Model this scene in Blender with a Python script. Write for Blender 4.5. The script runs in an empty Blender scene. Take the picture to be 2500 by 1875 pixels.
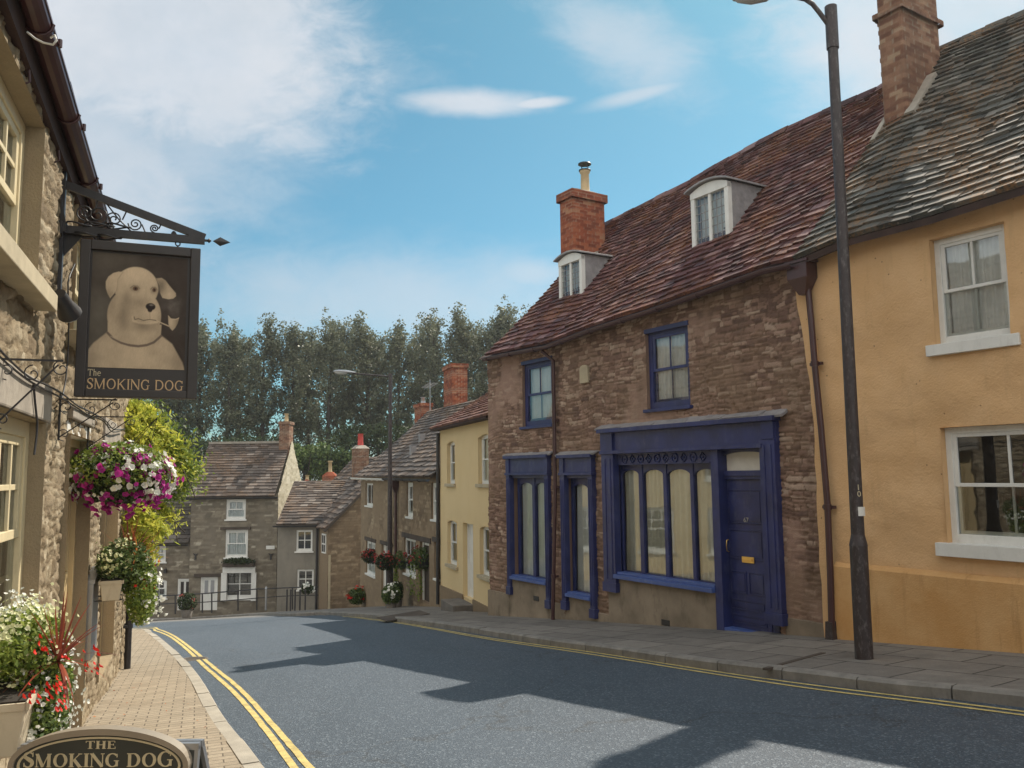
import bpy, math, random
import numpy as np
from mathutils import Vector, Matrix
random.seed(7)
rng = np.random.default_rng(11)
R = math.radians
scene = bpy.context.scene

# ------------------------------------------------------------------ camera, sky, sun, exposure
FPX = 2034.0                                    # focal length in pixels of the 2500 px wide photograph
TH, PH = R(6.2), R(-0.7)
cam_d = bpy.data.cameras.new('camera'); cam = bpy.data.objects.new('camera', cam_d)
scene.collection.objects.link(cam); scene.camera = cam
cam_d.sensor_width = 36; cam_d.lens = FPX / 2500 * 36
cam_d.clip_start = 0.05; cam_d.clip_end = 3000
CAMR = (Matrix.Rotation(math.pi / 2 + TH, 3, 'X') @ Matrix.Rotation(PH, 3, 'Z'))
cam.matrix_world = CAMR.to_4x4()

SUN_AZ, SUN_EL = R(40), R(48.5)                 # right of the street axis, ahead of the camera
sd = bpy.data.lights.new('sun', 'SUN'); sun = bpy.data.objects.new('sun', sd)
scene.collection.objects.link(sun)
sd.energy = 4.3; sd.angle = R(0.55); sd.color = (1.0, 0.90, 0.76)
sv = Vector((math.sin(SUN_AZ) * math.cos(SUN_EL), math.cos(SUN_AZ) * math.cos(SUN_EL), math.sin(SUN_EL)))
sun.rotation_euler = sv.to_track_quat('Z', 'Y').to_euler()
scene.view_settings.view_transform = 'Standard'; scene.view_settings.look = 'None'
scene.view_settings.exposure = 0.6; scene.view_settings.gamma = 1.0
scene.view_settings.use_curve_mapping = False
scene.cycles.max_bounces = 6; scene.cycles.transparent_max_bounces = 12

class NT:
    """tiny helper for node trees"""
    def __init__(s, nt): s.t = nt
    def n(s, typ, **kw):
        nd = s.t.nodes.new(typ)
        for k, v in kw.items():
            if k == 'inp':
                for i, x in v.items():
                    if isinstance(x, bpy.types.NodeSocket): s.t.links.new(x, nd.inputs[i])
                    else: nd.inputs[i].default_value = x
            else: setattr(nd, k, v)
        return nd
    def math(s, op, a, b=0.0, c=None, clamp=False):
        nd = s.n('ShaderNodeMath', operation=op, use_clamp=clamp)
        for i, x in enumerate((a, b) if c is None else (a, b, c)):
            if isinstance(x, bpy.types.NodeSocket): s.t.links.new(x, nd.inputs[i])
            else: nd.inputs[i].default_value = x
        return nd.outputs[0]
    def mix(s, f, a, b, blend='MIX'):
        nd = s.n('ShaderNodeMix', data_type='RGBA', blend_type=blend)
        for i, x in ((0, f), (6, a), (7, b)):
            if isinstance(x, bpy.types.NodeSocket): s.t.links.new(x, nd.inputs[i])
            else: nd.inputs[i].default_value = (*x, 1) if isinstance(x, tuple) and len(x) == 3 else x
        return nd.outputs[2]
    def ramp(s, f, stops):
        nd = s.n('ShaderNodeValToRGB'); s.t.links.new(f, nd.inputs[0])
        el = nd.color_ramp.elements
        while len(el) < len(stops): el.new(0.5)
        for e, (p, c) in zip(el, stops):
            e.position = p; e.color = (*c, 1) if not isinstance(c, float) else (c, c, c, 1)
        return nd.outputs[0]
    def noise(s, vec, scale, detail=4, rough=0.55, dist=0.0):
        nd = s.n('ShaderNodeTexNoise', inp={'Scale': scale, 'Detail': detail, 'Roughness': rough, 'Distortion': dist})
        if vec is not None: s.t.links.new(vec, nd.inputs['Vector'])
        return nd.outputs[0]

world = bpy.data.worlds.new('World'); scene.world = world; world.use_nodes = True
w = NT(world.node_tree); w.t.nodes.clear()
sky = w.n('ShaderNodeTexSky', sky_type='NISHITA', sun_disc=False, sun_elevation=SUN_EL, sun_rotation=SUN_AZ,
          altitude=80, air_density=1.0, dust_density=0.7, ozone_density=2.0)
tc = w.n('ShaderNodeTexCoord')
sep = w.n('ShaderNodeSeparateXYZ', inp={0: tc.outputs['Generated']})
hz = w.n('ShaderNodeMapRange', inp={0: sep.outputs[2], 1: 0.0, 2: 0.55}).outputs[0]
skyc = w.mix(1.0, sky.outputs[0], w.mix(hz, (0.33, 0.58, 0.62), (0.36, 0.68, 0.60)), 'MULTIPLY')
# clouds lie in a flat layer: coordinates on a plane one unit above the town
zc = w.math('MAXIMUM', sep.outputs[2], 0.03)
cx = w.math('DIVIDE', sep.outputs[0], zc); cy = w.math('DIVIDE', sep.outputs[1], zc)
cv = w.n('ShaderNodeCombineXYZ', inp={0: cx, 1: cy, 2: 0.0}).outputs[0]
# bearing (x/y) and height (z/y) of a cloud bank in the sky
yy = w.math('MAXIMUM', sep.outputs[1], 0.05)
az = w.math('DIVIDE', sep.outputs[0], yy); el = w.math('DIVIDE', sep.outputs[2], yy)
av = w.n('ShaderNodeCombineXYZ', inp={0: az, 1: el, 2: 0.0}).outputs[0]
scaled_av = w.n('ShaderNodeVectorMath', operation='MULTIPLY', inp={0: av, 1: (1.0, 1.7, 1.0)}).outputs[0]
wob = w.noise(scaled_av, 4.0, 9, 0.62, 0.3); wob2 = w.noise(av, 2.6, 7, 0.65); wobf = w.noise(scaled_av, 13.0, 8, 0.65, 0.5)
def bank(px, py, rx, ry, rot=0.0, soft=0.5, dens=1.0, warp=0.25):
    d = CAMR @ Vector(((px - 1250) / FPX, (937.5 - py) / FPX, -1))
    ax, ez = d.x / d.y, d.z / d.y
    dx = w.math('SUBTRACT', az, ax); dy = w.math('SUBTRACT', el, ez)
    c, s_ = math.cos(rot), math.sin(rot)
    u = w.math('ADD', w.math('MULTIPLY', dx, c / rx), w.math('MULTIPLY', dy, s_ / rx))
    v = w.math('ADD', w.math('MULTIPLY', dx, -s_ / ry), w.math('MULTIPLY', dy, c / ry))
    r = w.math('SQRT', w.math('ADD', w.math('MULTIPLY', u, u), w.math('MULTIPLY', v, v)))
    r = w.math('ADD', r, w.math('MULTIPLY', w.math('SUBTRACT', wob, 0.5), warp * 4)); r = w.math('ADD', r, w.math('MULTIPLY', w.math('SUBTRACT', wobf, 0.5), warp * 3))
    m = w.n('ShaderNodeMapRange', interpolation_type='SMOOTHSTEP', inp={0: r, 1: 1.0 + soft, 2: 1.0 - soft, 3: 0.0, 4: dens})
    return m.outputs[0]
banks = [bank(360, 40, 0.27, 0.17, -0.40, 0.40, 1.0, 0.28), bank(170, 400, 0.17, 0.17, 0.2, 0.7, 0.8, 0.35), bank(470, 320, 0.13, 0.10, -0.3, 0.8, 0.6, 0.4),
         bank(560, 290, 0.17, 0.07, 0.35, 0.9, 0.6, 0.6), bank(1150, 250, 0.080, 0.016, -0.03, 0.6, 0.9, 0.3), bank(1310, 252, 0.035, 0.007, 0.08, 0.6, 0.9, 0.2),
         bank(1530, 105, 0.085, 0.04, -0.5, 0.9, 0.6, 0.5), bank(1560, 230, 0.05, 0.008, 0.25, 0.9, 0.7, 0.2),
         bank(1050, 740, 0.24, 0.055, -0.05, 0.95, 0.6, 0.4), bank(2150, 90, 0.12, 0.12, 0.3, 0.8, 1.0, 0.4),
         bank(2350, 20, 0.14, 0.06, 0.2, 0.9, 0.85, 0.4), bank(1300, 670, 0.05, 0.02, 0, 0.9, 0.6, 0.4)]
cl = banks[0]
for b in banks[1:]:
    cl = w.math('MAXIMUM', cl, b)
back = w.ramp(w.noise(cv, 0.9, 6, 0.6), [(0.38, 0.25), (0.58, 1.0)])      # broken cloud added out of view, overhead and behind, for fill
backm = w.n('ShaderNodeMapRange', inp={0: sep.outputs[1], 1: 0.30, 2: -0.05, 3: 0.0, 4: 1.0}).outputs[0]
cl = w.math('MAXIMUM', cl, w.math('MULTIPLY', w.n('ShaderNodeSeparateColor', inp={0: back}).outputs[0], backm))
cl = w.math('MULTIPLY', cl, w.math('ADD', 0.45, w.math('MULTIPLY', wob2, 0.95)), clamp=True)
ccol = w.mix(wob, (3.3, 3.6, 3.9), (4.7, 4.8, 5.1))
ccol = w.mix(backm, ccol, w.mix(wob, (8.5, 8.0, 7.4), (12.5, 11.8, 10.7)))   # unseen bright warm cloud, added to fill the shaded facades
fin = w.mix(cl, skyc, ccol)
bg = w.n('ShaderNodeBackground', inp={0: fin, 1: 0.12})
wo = w.n('ShaderNodeOutputWorld', inp={0: bg.outputs[0]})

# ------------------------------------------------------------------ the lie of the land
def clamp(v, a, b): return max(a, min(b, v))
def gz(X, Y):
    X = clamp(X, -16, 13); Y = clamp(Y, -14, 47)
    return -1.55 + 0.041 * X - 0.0815 * Y - 0.0015 * max(0.0, Y - 12) ** 2 + (0.0016 * max(0.0, Y - 36) ** 2 if Y > 36 else 0)
def ray(x, y): return CAMR @ Vector(((x - 1250) / FPX, (937.5 - y) / FPX, -1))
def on_ground(x, y, dz=0.0):
    d = ray(x, y); t = 0.5
    while t < 90 and d.z * t > gz(d.x * t, d.y * t) + dz: t += 0.02
    return Vector((d.x * t, d.y * t, gz(d.x * t, d.y * t) + dz))

class Frame:
    """a facade: local x runs along it (left to right as seen from the street), local y goes into the building"""
    def __init__(s, ox, oy, ang, z0):
        s.o = Vector((ox, oy, z0)); s.a = ang
        s.x = Vector((math.cos(ang), math.sin(ang), 0)); s.y = Vector((-math.sin(ang), math.cos(ang), 0))
    def px(s, x, y, d=0.0):                     # where a line of sight meets the plane local y = d -> (x, z)
        r = ray(x, y); t = (s.o.dot(s.y) + d) / r.dot(s.y)
        p = r * t - s.o
        return p.dot(s.x), p.z
    def w(s, x, y, z): return s.o + s.x * x + s.y * y + Vector((0, 0, z))
    def g(s, x, y=0.0):
        p = s.w(x, y, 0); return gz(p.x, p.y) - s.o.z
    def loc(s, p):
        q = Vector(p) - s.o; return q.dot(s.x), q.dot(s.y), q.z

# ------------------------------------------------------------------ mesh helpers
def link(o, parent=None):
    scene.collection.objects.link(o)
    if parent is not None: o.parent = parent
    return o
def thing(name, label, cat, loc=(0, 0, 0), rot=0.0, group=None):
    o = bpy.data.objects.new(name, None); o.empty_display_size = 0.3
    link(o); o.location = loc; o.rotation_euler = (0, 0, rot)
    o['label'] = label; o['category'] = cat
    if group: o['group'] = group
    return o
def thing_f(name, label, cat, fr, group=None): return thing(name, label, cat, fr.o, fr.a, group)
def np_mesh(name, V, Fq, mat, parent=None, tint=None, smooth=False, kind=None):
    """vertices, quads (or triangles) and an optional per-vertex tint -> one mesh object"""
    me = bpy.data.meshes.new(name); V = np.asarray(V, dtype=np.float32); Fq = np.asarray(Fq, dtype=np.int32)
    k = Fq.shape[1]
    me.vertices.add(len(V)); me.vertices.foreach_set('co', V.ravel())
    me.loops.add(Fq.size); me.loops.foreach_set('vertex_index', Fq.ravel())
    me.polygons.add(len(Fq)); me.polygons.foreach_set('loop_start', np.arange(len(Fq), dtype=np.int32) * k)
    try: me.polygons.foreach_set('loop_total', np.full(len(Fq), k, dtype=np.int32))
    except Exception: pass
    me.update(calc_edges=True)
    if tint is not None:
        a = me.color_attributes.new('tint', 'FLOAT_COLOR', 'POINT')
        T = np.ones((len(V), 4), dtype=np.float32); T[:, :tint.shape[1]] = tint
        a.data.foreach_set('color', T.ravel())
    if smooth: me.polygons.foreach_set('use_smooth', np.ones(len(Fq), dtype=bool))
    me.materials.append(mat); me.validate()
    o = bpy.data.objects.new(name, me); link(o, parent)
    if kind: o['kind'] = kind
    return o
class MB:
    def __init__(s): s.v = []; s.f = []; s.m = []; s.mi = 0; s.t = []; s.tc = (0.5, 0.0, 0.5)
    def add(s, vs, fs, smooth=False):
        n = len(s.v); s.v += [tuple(v) for v in vs]; s.t += [s.tc] * len(vs)
        for f in fs: s.f.append(tuple(i + n for i in f)); s.m.append((s.mi, smooth))
    def box(s, x0, x1, y0, y1, z0, z1):
        s.add([(x, y, z) for z in (z0, z1) for y in (y0, y1) for x in (x0, x1)],
              [(0, 2, 3, 1), (4, 5, 7, 6), (0, 1, 5, 4), (2, 6, 7, 3), (0, 4, 6, 2), (1, 3, 7, 5)]); return s
    def hexa(s, p):                             # eight corners, order as in box
        s.add(p, [(0, 2, 3, 1), (4, 5, 7, 6), (0, 1, 5, 4), (2, 6, 7, 3), (0, 4, 6, 2), (1, 3, 7, 5)]); return s
    def beam(s, a, b, w, h, up=(0, 0, 1)):
        a, b = Vector(a), Vector(b); d = (b - a).normalized(); u = Vector(up)
        r = d.cross(u)
        if r.length < 1e-4: r = d.cross(Vector((0, 1, 0)))
        r.normalize(); u = r.cross(d)
        P = [q + r * (sx * w / 2) + u * (sz * h / 2) for sz in (-1, 1) for q in (a, b) for sx in (-1, 1)]
        s.hexa(P); return s
    def tube(s, pts, r, n=8, caps=True, closed=False):
        pts = [Vector(p) for p in pts]; rs = r if isinstance(r, (list, tuple)) else [r] * len(pts)
        ring = []; prev = None; base = len(s.v); N = len(pts)
        for i, p in enumerate(pts):
            if closed: d = pts[(i + 1) % N] - pts[i - 1]
            else: d = pts[min(i + 1, N - 1)] - pts[max(i - 1, 0)]
            d.normalize()
            if prev is None:
                u = d.orthogonal().normalized()
            else:
                u = (prev - d * prev.dot(d)); u = u.normalized() if u.length > 1e-5 else d.orthogonal().normalized()
            prev = u; v = d.cross(u)
            ring += [p + (u * math.cos(2 * math.pi * k / n) + v * math.sin(2 * math.pi * k / n)) * rs[i] for k in range(n)]
        fs = []
        for i in range(N if closed else N - 1):
            j = (i + 1) % N
            for k in range(n): fs.append((i * n + k, i * n + (k + 1) % n, j * n + (k + 1) % n, j * n + k))
        s.add(ring, fs, True)
        if caps and not closed:
            s.add(ring[:n], [tuple(range(n))[::-1]]); s.add(ring[-n:], [tuple(range(n))])
        return s
    def lathe(s, prof, cx=0, cy=0, n=16, cz=0):
        V = []; fs = []
        for (r, z) in prof: V += [(cx + r * math.cos(2 * math.pi * k / n), cy + r * math.sin(2 * math.pi * k / n), cz + z) for k in range(n)]
        for i in range(len(prof) - 1):
            for k in range(n): fs.append((i * n + k, i * n + (k + 1) % n, (i + 1) * n + (k + 1) % n, (i + 1) * n + k))
        s.add(V, fs, True); s.add(V[:n], [tuple(range(n))[::-1]]); s.add(V[-n:], [tuple(range(n))]); return s
    def prism(s, poly, y0, y1):                 # polygon in x,z pushed along y
        n = len(poly)
        V = [(x, y0, z) for x, z in poly] + [(x, y1, z) for x, z in poly]
        s.add(V, [tuple(range(n)), tuple(range(2 * n - 1, n - 1, -1))] + [(i, i + n, (i + 1) % n + n, (i + 1) % n) for i in range(n)]); return s
    def build(s, name, mats, parent=None, bevel=0.0, kind=None, fix=True):
        if not isinstance(mats, (list, tuple)): mats = [mats]
        me = bpy.data.meshes.new(name); me.from_pydata(s.v, [], s.f)
        for m in mats: me.materials.append(m)
        me.polygons.foreach_set('material_index', [a for a, b in s.m]); me.polygons.foreach_set('use_smooth', [b for a, b in s.m])
        a = me.color_attributes.new('tint', 'FLOAT_COLOR', 'POINT')
        T = np.ones((len(s.v), 4), dtype=np.float32); T[:, :3] = np.array(s.t, dtype=np.float32).reshape(-1, 3)
        a.data.foreach_set('color', T.ravel())
        me.update()
        if fix:
            import bmesh
            bm = bmesh.new(); bm.from_mesh(me); bmesh.ops.recalc_face_normals(bm, faces=bm.faces); bm.to_mesh(me); bm.free()
        o = bpy.data.objects.new(name, me); link(o, parent)
        if bevel:
            b = o.modifiers.new('bevel', 'BEVEL'); b.width = bevel; b.segments = 2; b.limit_method = 'ANGLE'
        if kind: o['kind'] = kind
        return o

def hsh(a, b, seed=0):
    a = np.asarray(a, dtype=np.int64); b = np.asarray(b, dtype=np.int64)
    h = (a * 374761393 + b * 668265263 + seed * 974634777) & 0x7fffffff
    h = ((h ^ (h >> 13)) * 1274126177) & 0x7fffffff
    h = ((h ^ (h >> 15)) * 2246822519) & 0x7fffffff
    return ((h ^ (h >> 16)) & 0xffffff) / float(0xffffff)
def vn(x, y, seed=0):
    xi = np.floor(x).astype(np.int64); yi = np.floor(y).astype(np.int64); fx = x - xi; fy = y - yi
    fx = fx * fx * (3 - 2 * fx); fy = fy * fy * (3 - 2 * fy)
    a, b, c, d = hsh(xi, yi, seed), hsh(xi + 1, yi, seed), hsh(xi, yi + 1, seed), hsh(xi + 1, yi + 1, seed)
    return (a * (1 - fx) + b * fx) * (1 - fy) + (c * (1 - fx) + d * fx) * fy
def fbm(x, y, seed=0, o=3):
    r = 0; a = 0.5; t = 0
    for k in range(o): r = r + a * vn(x * 2 ** k, y * 2 ** k, seed + k * 7); t += a; a *= 0.55
    return r / t
def sst(x): x = np.clip(x, 0, 1); return x * x * (3 - 2 * x)

def masonry(x, z, p):
    """stone courses: relief height, random tint and mortar mask for each point of a wall"""
    ch, cw, sd = p.get('ch', 0.11), p.get('cw', 0.28), p.get('seed', 1)
    wz = p.get('wz', 0.04); wx = p.get('wx', 0.03)
    zz = z + wz * (fbm(x * 1.3, z * 0.7, sd + 50) - 0.5) * 2 + p.get('wf', 0.02) * (vn(x * 6, z * 6, sd + 51) - 0.5)
    xx = x + wx * (vn(x * 5, z * 7, sd + 52) - 0.5) * 2
    v = zz / ch; r = np.floor(v).astype(np.int64); jit = p.get('jit', 0.5)
    e0 = r + jit * (hsh(r, r * 0, sd) - 0.5); e1 = r + 1 + jit * (hsh(r + 1, r * 0, sd) - 0.5)
    lo = v < e0; hi = v > e1; r = r - lo + hi
    e0 = r + jit * (hsh(r, r * 0, sd) - 0.5); e1 = r + 1 + jit * (hsh(r + 1, r * 0, sd) - 0.5)
    dz = np.minimum(v - e0, e1 - v) * ch
    rw = cw * (0.7 + p.get('wv', 0.7) * hsh(r, r * 0 + 3, sd))
    u = xx / rw + hsh(r, r * 0 + 5, sd) * 7 if not p.get('brick') else xx / cw + 0.5 * (r % 2)
    if p.get('brick'): rw = cw
    i = np.floor(u).astype(np.int64); jx = 0.0 if p.get('brick') else 0.75
    f0 = i + jx * (hsh(i, r, sd + 2) - 0.5); f1 = i + 1 + jx * (hsh(i + 1, r, sd + 2) - 0.5)
    i = i - (u < f0) + (u > f1)
    f0 = i + jx * (hsh(i, r, sd + 2) - 0.5); f1 = i + 1 + jx * (hsh(i + 1, r, sd + 2) - 0.5)
    dx = np.minimum(u - f0, f1 - u) * rw
    mw = p.get('mw', 0.012)
    d = np.minimum(dx, dz); d = d + mw * 0.7 * (vn(x * 30, z * 30, sd + 9) - 0.5)
    face = sst(d / mw)
    t1 = hsh(i, r, sd + 3); t2 = hsh(i, r, sd + 4)
    amp = p.get('amp', 0.02)
    h = amp * face * (0.35 + 0.65 * t2) + amp * p.get('rough', 0.5) * (fbm(x * 14, z * 14, sd + 20) - 0.5) + p.get('big', 0.03) * (fbm(x * 0.9, z * 0.9, sd + 30) - 0.5)
    k = h * 0; sm = p.get('smear')                        # areas of worn render over the stone
    if sm:
        k = sst((fbm(x * 1.1, z * 0.9, sd + 40, 4) - (1 - sm)) * 6)
        h = h * (1 - 0.75 * k) + amp * 0.55 * k
    return h, np.stack([t1, (1 - face) * (1 - .8 * k), k], -1)

def axis_pts(a, b, res, cuts):
    c = sorted(set([a, b] + [q for q in cuts if a < q < b])); out = []
    for p, q in zip(c[:-1], c[1:]):
        n = max(1, int(math.ceil((q - p) / res))); out += list(np.linspace(p, q, n, endpoint=False))
    return np.array(out + [b])
def wall(name, parent, mat, x0, x1, z0, z1, openings=(), res=0.03, style=None, rev=0.22, zt=None, zb=None, y=0.0, smooth=True, xl=None):
    """a wall face at local y with real openings and reveals; zt(x)/zb(x) trim its top and bottom"""
    xs = axis_pts(x0, x1, res, [q for o in openings for q in o[:2]]); zs = axis_pts(z0, z1, res, [q for o in openings for q in o[2:4]])
    X, Z = np.meshgrid(xs, zs); st = style or {'amp': 0.0, 'flat': True}
    if st.get('flat'):
        h = st.get('big', 0.01) * (fbm(X * 1.5, Z * 1.5, 3) - 0.5) + st.get('amp', 0) * (fbm(X * 9, Z * 9, 5) - 0.5); T = np.stack([X * 0 + 0.5, X * 0, fbm(X, Z, 9)], -1)
    else: h, T = masonry(X, Z, st)
    Yv = y - h
    V = np.stack([X, Yv, Z], -1).reshape(-1, 3); T = T.reshape(-1, 3)
    nx = len(xs); I, J = np.meshgrid(np.arange(nx - 1), np.arange(len(zs) - 1)); I = I.ravel(); J = J.ravel()
    cxm = (xs[I] + xs[I + 1]) / 2; czm = (zs[J] + zs[J + 1]) / 2
    keep = np.ones(len(I), bool)
    for o in openings: keep &= ~((cxm > o[0]) & (cxm < o[1]) & (czm > o[2]) & (czm < o[3]))
    if zt is not None: keep &= czm < np.array([zt(q) for q in cxm])
    if zb is not None: keep &= czm > np.array([zb(q) for q in cxm])
    if xl is not None: keep &= cxm > np.array([xl(q) for q in czm])
    I, J = I[keep], J[keep]; a = J * nx + I
    Fq = np.stack([a, a + 1, a + nx + 1, a + nx], -1)
    # reveals
    EV = []; EF = []; ET = []; n0 = len(V)
    ro_ = 0.012 if st.get('flat') else st.get('lip', 0.012)
    for o in openings:
        ox0, ox1, oz0, oz1 = o[:4]; f = y + 0.004; b = y + rev
        arch = o[4] if len(o) > 4 else 0
        for q in ([(ox0, f, oz0), (ox0, b, oz0), (ox0, b, oz1), (ox0, f, oz1)], [(ox1, b, oz0), (ox1, f, oz0), (ox1, f, oz1), (ox1, b, oz1)],
                  [(ox0, f, oz1), (ox0, b, oz1), (ox1, b, oz1), (ox1, f, oz1)], [(ox0, b, oz0), (ox0, f, oz0), (ox1, f, oz0), (ox1, b, oz0)]):
            k = n0 + len(EV)
            EV += [(v[0], v[1] - (ro_ if v[1] == f else 0), v[2]) for v in q]; ET += [(0.5, 0.1, 0.5)] * 4; EF.append((k, k + 1, k + 2, k + 3))
        if arch:                                # segmental head: the two spandrels are filled
            m = (ox0 + ox1) / 2; N = 6; hw = (ox1 - ox0) / 2
            for sgn in (-1, 1):
                for q in range(N):
                    ta, tb = q / N, (q + 1) / N
                    xa, xb = m + sgn * hw * ta, m + sgn * hw * tb
                    za, zb_ = oz1 - arch * ta * ta, oz1 - arch * tb * tb
                    k = n0 + len(EV)
                    quad = [(xa, y, za), (xb, y, zb_), (xb, y, oz1 + 0.004), (xa, y, oz1 + 0.004)]
                    if sgn < 0: quad = quad[::-1]
                    EV += quad; ET += [(0.5, 0.1, 0.5)] * 4; EF.append((k, k + 1, k + 2, k + 3))
                    k = n0 + len(EV)
                    EV += [(xa, y, za), (xa, y + rev, za), (xb, y + rev, zb_), (xb, y, zb_)]; ET += [(0.5, 0.1, 0.5)] * 4; EF.append((k, k + 1, k + 2, k + 3))
    if EV:
        V = np.vstack([V, np.array(EV)]); T = np.vstack([T, np.array(ET)]); Fq = np.vstack([Fq, np.array(EF)])
    return np_mesh(name, V, Fq, mat, parent, T, smooth=not st.get('crisp', False))
def masonry_box(name, parent, mat, x0, x1, y0, y1, z0, z1, style, res=0.03, top=True):
    """four masonry faces (a chimney stack or pier) with a top"""
    Vs, Fs, Ts, n = [], [], [], 0
    zs = axis_pts(z0, z1, res, []); per = 0.0
    for (ax, ay, bx, by) in ((x0, y0, x1, y0), (x1, y0, x1, y1), (x1, y1, x0, y1), (x0, y1, x0, y0)):
        L = math.hypot(bx - ax, by - ay); ds = axis_pts(0, L, res, []); D, Z = np.meshgrid(ds, zs)
        h, T = masonry(D + per, Z, style); nxn, nyn = (by - ay) / L, -(bx - ax) / L
        edge = sst(np.minimum(D, L - D) / 0.03); h = h * edge
        X = ax + (bx - ax) * D / L + nxn * h; Y = ay + (by - ay) * D / L + nyn * h
        V = np.stack([X, Y, Z], -1).reshape(-1, 3); k = len(ds)
        I, J = np.meshgrid(np.arange(k - 1), np.arange(len(zs) - 1)); a = (J * k + I).ravel() + n
        Fs.append(np.stack([a, a + 1, a + k + 1, a + k], -1)); Vs.append(V); Ts.append(T.reshape(-1, 3)); n += len(V); per += L
    if top:
        Vs.append(np.array([(x0, y0, z1), (x1, y0, z1), (x1, y1, z1), (x0, y1, z1)])); Ts.append(np.full((4, 3), 0.5)); Fs.append(np.array([[n, n + 1, n + 2, n + 3]]))
    return np_mesh(name, np.vstack(Vs), np.vstack(Fs), mat, parent, np.vstack(Ts), smooth=False)

def lerp(a, b, t): return a + (b - a) * t
def curve(pts):
    """piecewise linear function through (x, value) pairs"""
    xs = [p[0] for p in pts]; ys = [p[1] for p in pts]
    return lambda q: float(np.interp(q, xs, ys))
def roof(name, parent, mat, f, L, S, rows, tw=0.26, th=0.03, seed=1, sag=0.0, wild=1.0):
    """stone tiles laid in courses on the patch f(u, t): u along the roof, t from eaves (0) to ridge (1)"""
    r = random.Random(seed); V = []; Fq = []; T = []
    lens = [lerp(1.35, 0.7, i / rows) for i in range(rows)]; tot = sum(lens); t0 = 0.0
    for i in range(rows):
        dt = lens[i] / tot; t1 = min(1.0, t0 + dt * 1.35); x = -r.random() * tw
        wv = [r.uniform(-1, 1) * 0.004 * wild for _ in range(9)]
        while x < L:
            wd = tw * r.uniform(0.55, 1.45) * lerp(1.15, 0.8, i / rows); a = max(0, x) / L; b = min(L, x + wd - 0.006) / L; x += wd
            if b <= a: continue
            dj = dt * r.uniform(-0.10, 0.10) * wild; lift = r.uniform(0, 0.012) * wild; tc_ = r.random(), r.random() * 0.3, r.random()
            if r.random() < 0.012 * wild: dj -= dt * 0.25
            p00, p10, p11, p01 = f(a, max(0, t0 + dj)), f(b, max(0, t0 + dj)), f(b, t1), f(a, t1)
            nrm = (p10 - p00).cross(p01 - p00)
            if nrm.length < 1e-9: continue
            nrm.normalize()
            if nrm.z < 0: nrm.negate()
            la, lb = th + lift + r.uniform(0, .006) * wild, th + lift + r.uniform(0, .006) * wild
            k = len(V)
            V += [p00 + nrm * la, p10 + nrm * lb, p11 + nrm * 0.004, p01 + nrm * 0.004, p00 - nrm * 0.01, p10 - nrm * 0.01]
            T += [tc_] * 6
            Fq += [(k, k + 1, k + 2, k + 3), (k + 4, k + 5, k + 1, k), (k + 4, k, k + 3, k + 3), (k + 5, k + 2, k + 1, k + 1)]
        t0 += dt
    # under-slope sheet so nothing shows through
    n = 24; k = len(V)
    for j in range(5):
        for i in range(n + 1): p = f(i / n, j / 4); V.append(p - Vector((0, 0, 0.012))); T.append((0.2, 0, 0.5))
    for j in range(4):
        for i in range(n): a = k + j * (n + 1) + i; Fq.append((a, a + 1, a + n + 2, a + n + 1))
    me = bpy.data.meshes.new(name)
    me.from_pydata([tuple(v) for v in V], [], [tuple(dict.fromkeys(q)) for q in Fq]); me.materials.append(mat)
    at = me.color_attributes.new('tint', 'FLOAT_COLOR', 'POINT'); A = np.ones((len(V), 4), np.float32); A[:, :3] = np.array(T); at.data.foreach_set('color', A.ravel())
    me.update(); o = bpy.data.objects.new(name, me); link(o, parent); return o

# ------------------------------------------------------------------ materials
def new_mat(name):
    m = bpy.data.materials.new(name); m.use_nodes = True; t = NT(m.node_tree); t.t.nodes.clear()
    out = t.n('ShaderNodeOutputMaterial'); b = t.n('ShaderNodeBsdfPrincipled'); t.t.links.new(b.outputs[0], out.inputs[0])
    return m, t, b
def setin(t, b, k, v):
    if isinstance(v, bpy.types.NodeSocket): t.t.links.new(v, b.inputs[k])
    else: b.inputs[k].default_value = (*v, 1) if isinstance(v, tuple) and len(v) == 3 else v
def bump(t, b, h, strength=0.3, dist=0.01):
    nd = t.n('ShaderNodeBump', inp={'Strength': strength, 'Distance': dist, 'Height': h}); t.t.links.new(nd.outputs[0], b.inputs['Normal'])
def obj_co(t): return t.n('ShaderNodeTexCoord').outputs['Object']
def scaled(t, vec, s): return t.n('ShaderNodeVectorMath', operation='MULTIPLY', inp={0: vec, 1: s}).outputs[0]
def plain(name, col, rough=0.6, var=0.12, scale=6.0, metal=0.0, bmp=0.0, spec=0.5, dirt=None):
    m, t, b = new_mat(name); co = obj_co(t)
    n1 = t.noise(co, scale, 6, 0.6)
    c = t.mix(t.ramp(n1, [(0.3, 0.0), (0.7, 1.0)]), tuple(x * (1 - var) for x in col), tuple(min(1, x * (1 + var)) for x in col))
    if dirt:
        dm = t.ramp(t.noise(scaled(t, co, (1, 1, 0.4)), scale * 2.3, 8, 0.7), [(0.52, 0.0), (0.72, 1.0)])
        c = t.mix(t.math('MULTIPLY', dm, dirt[1]), c, dirt[0])
    setin(t, b, 'Base Color', c); setin(t, b, 'Metallic', metal); b.inputs['Specular IOR Level'].default_value = spec
    setin(t, b, 'Roughness', t.math('ADD', rough - 0.08, t.math('MULTIPLY', n1, 0.16)))
    if bmp: bump(t, b, t.noise(co, scale * 8, 4, 0.6), bmp, 0.006)
    return m
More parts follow.
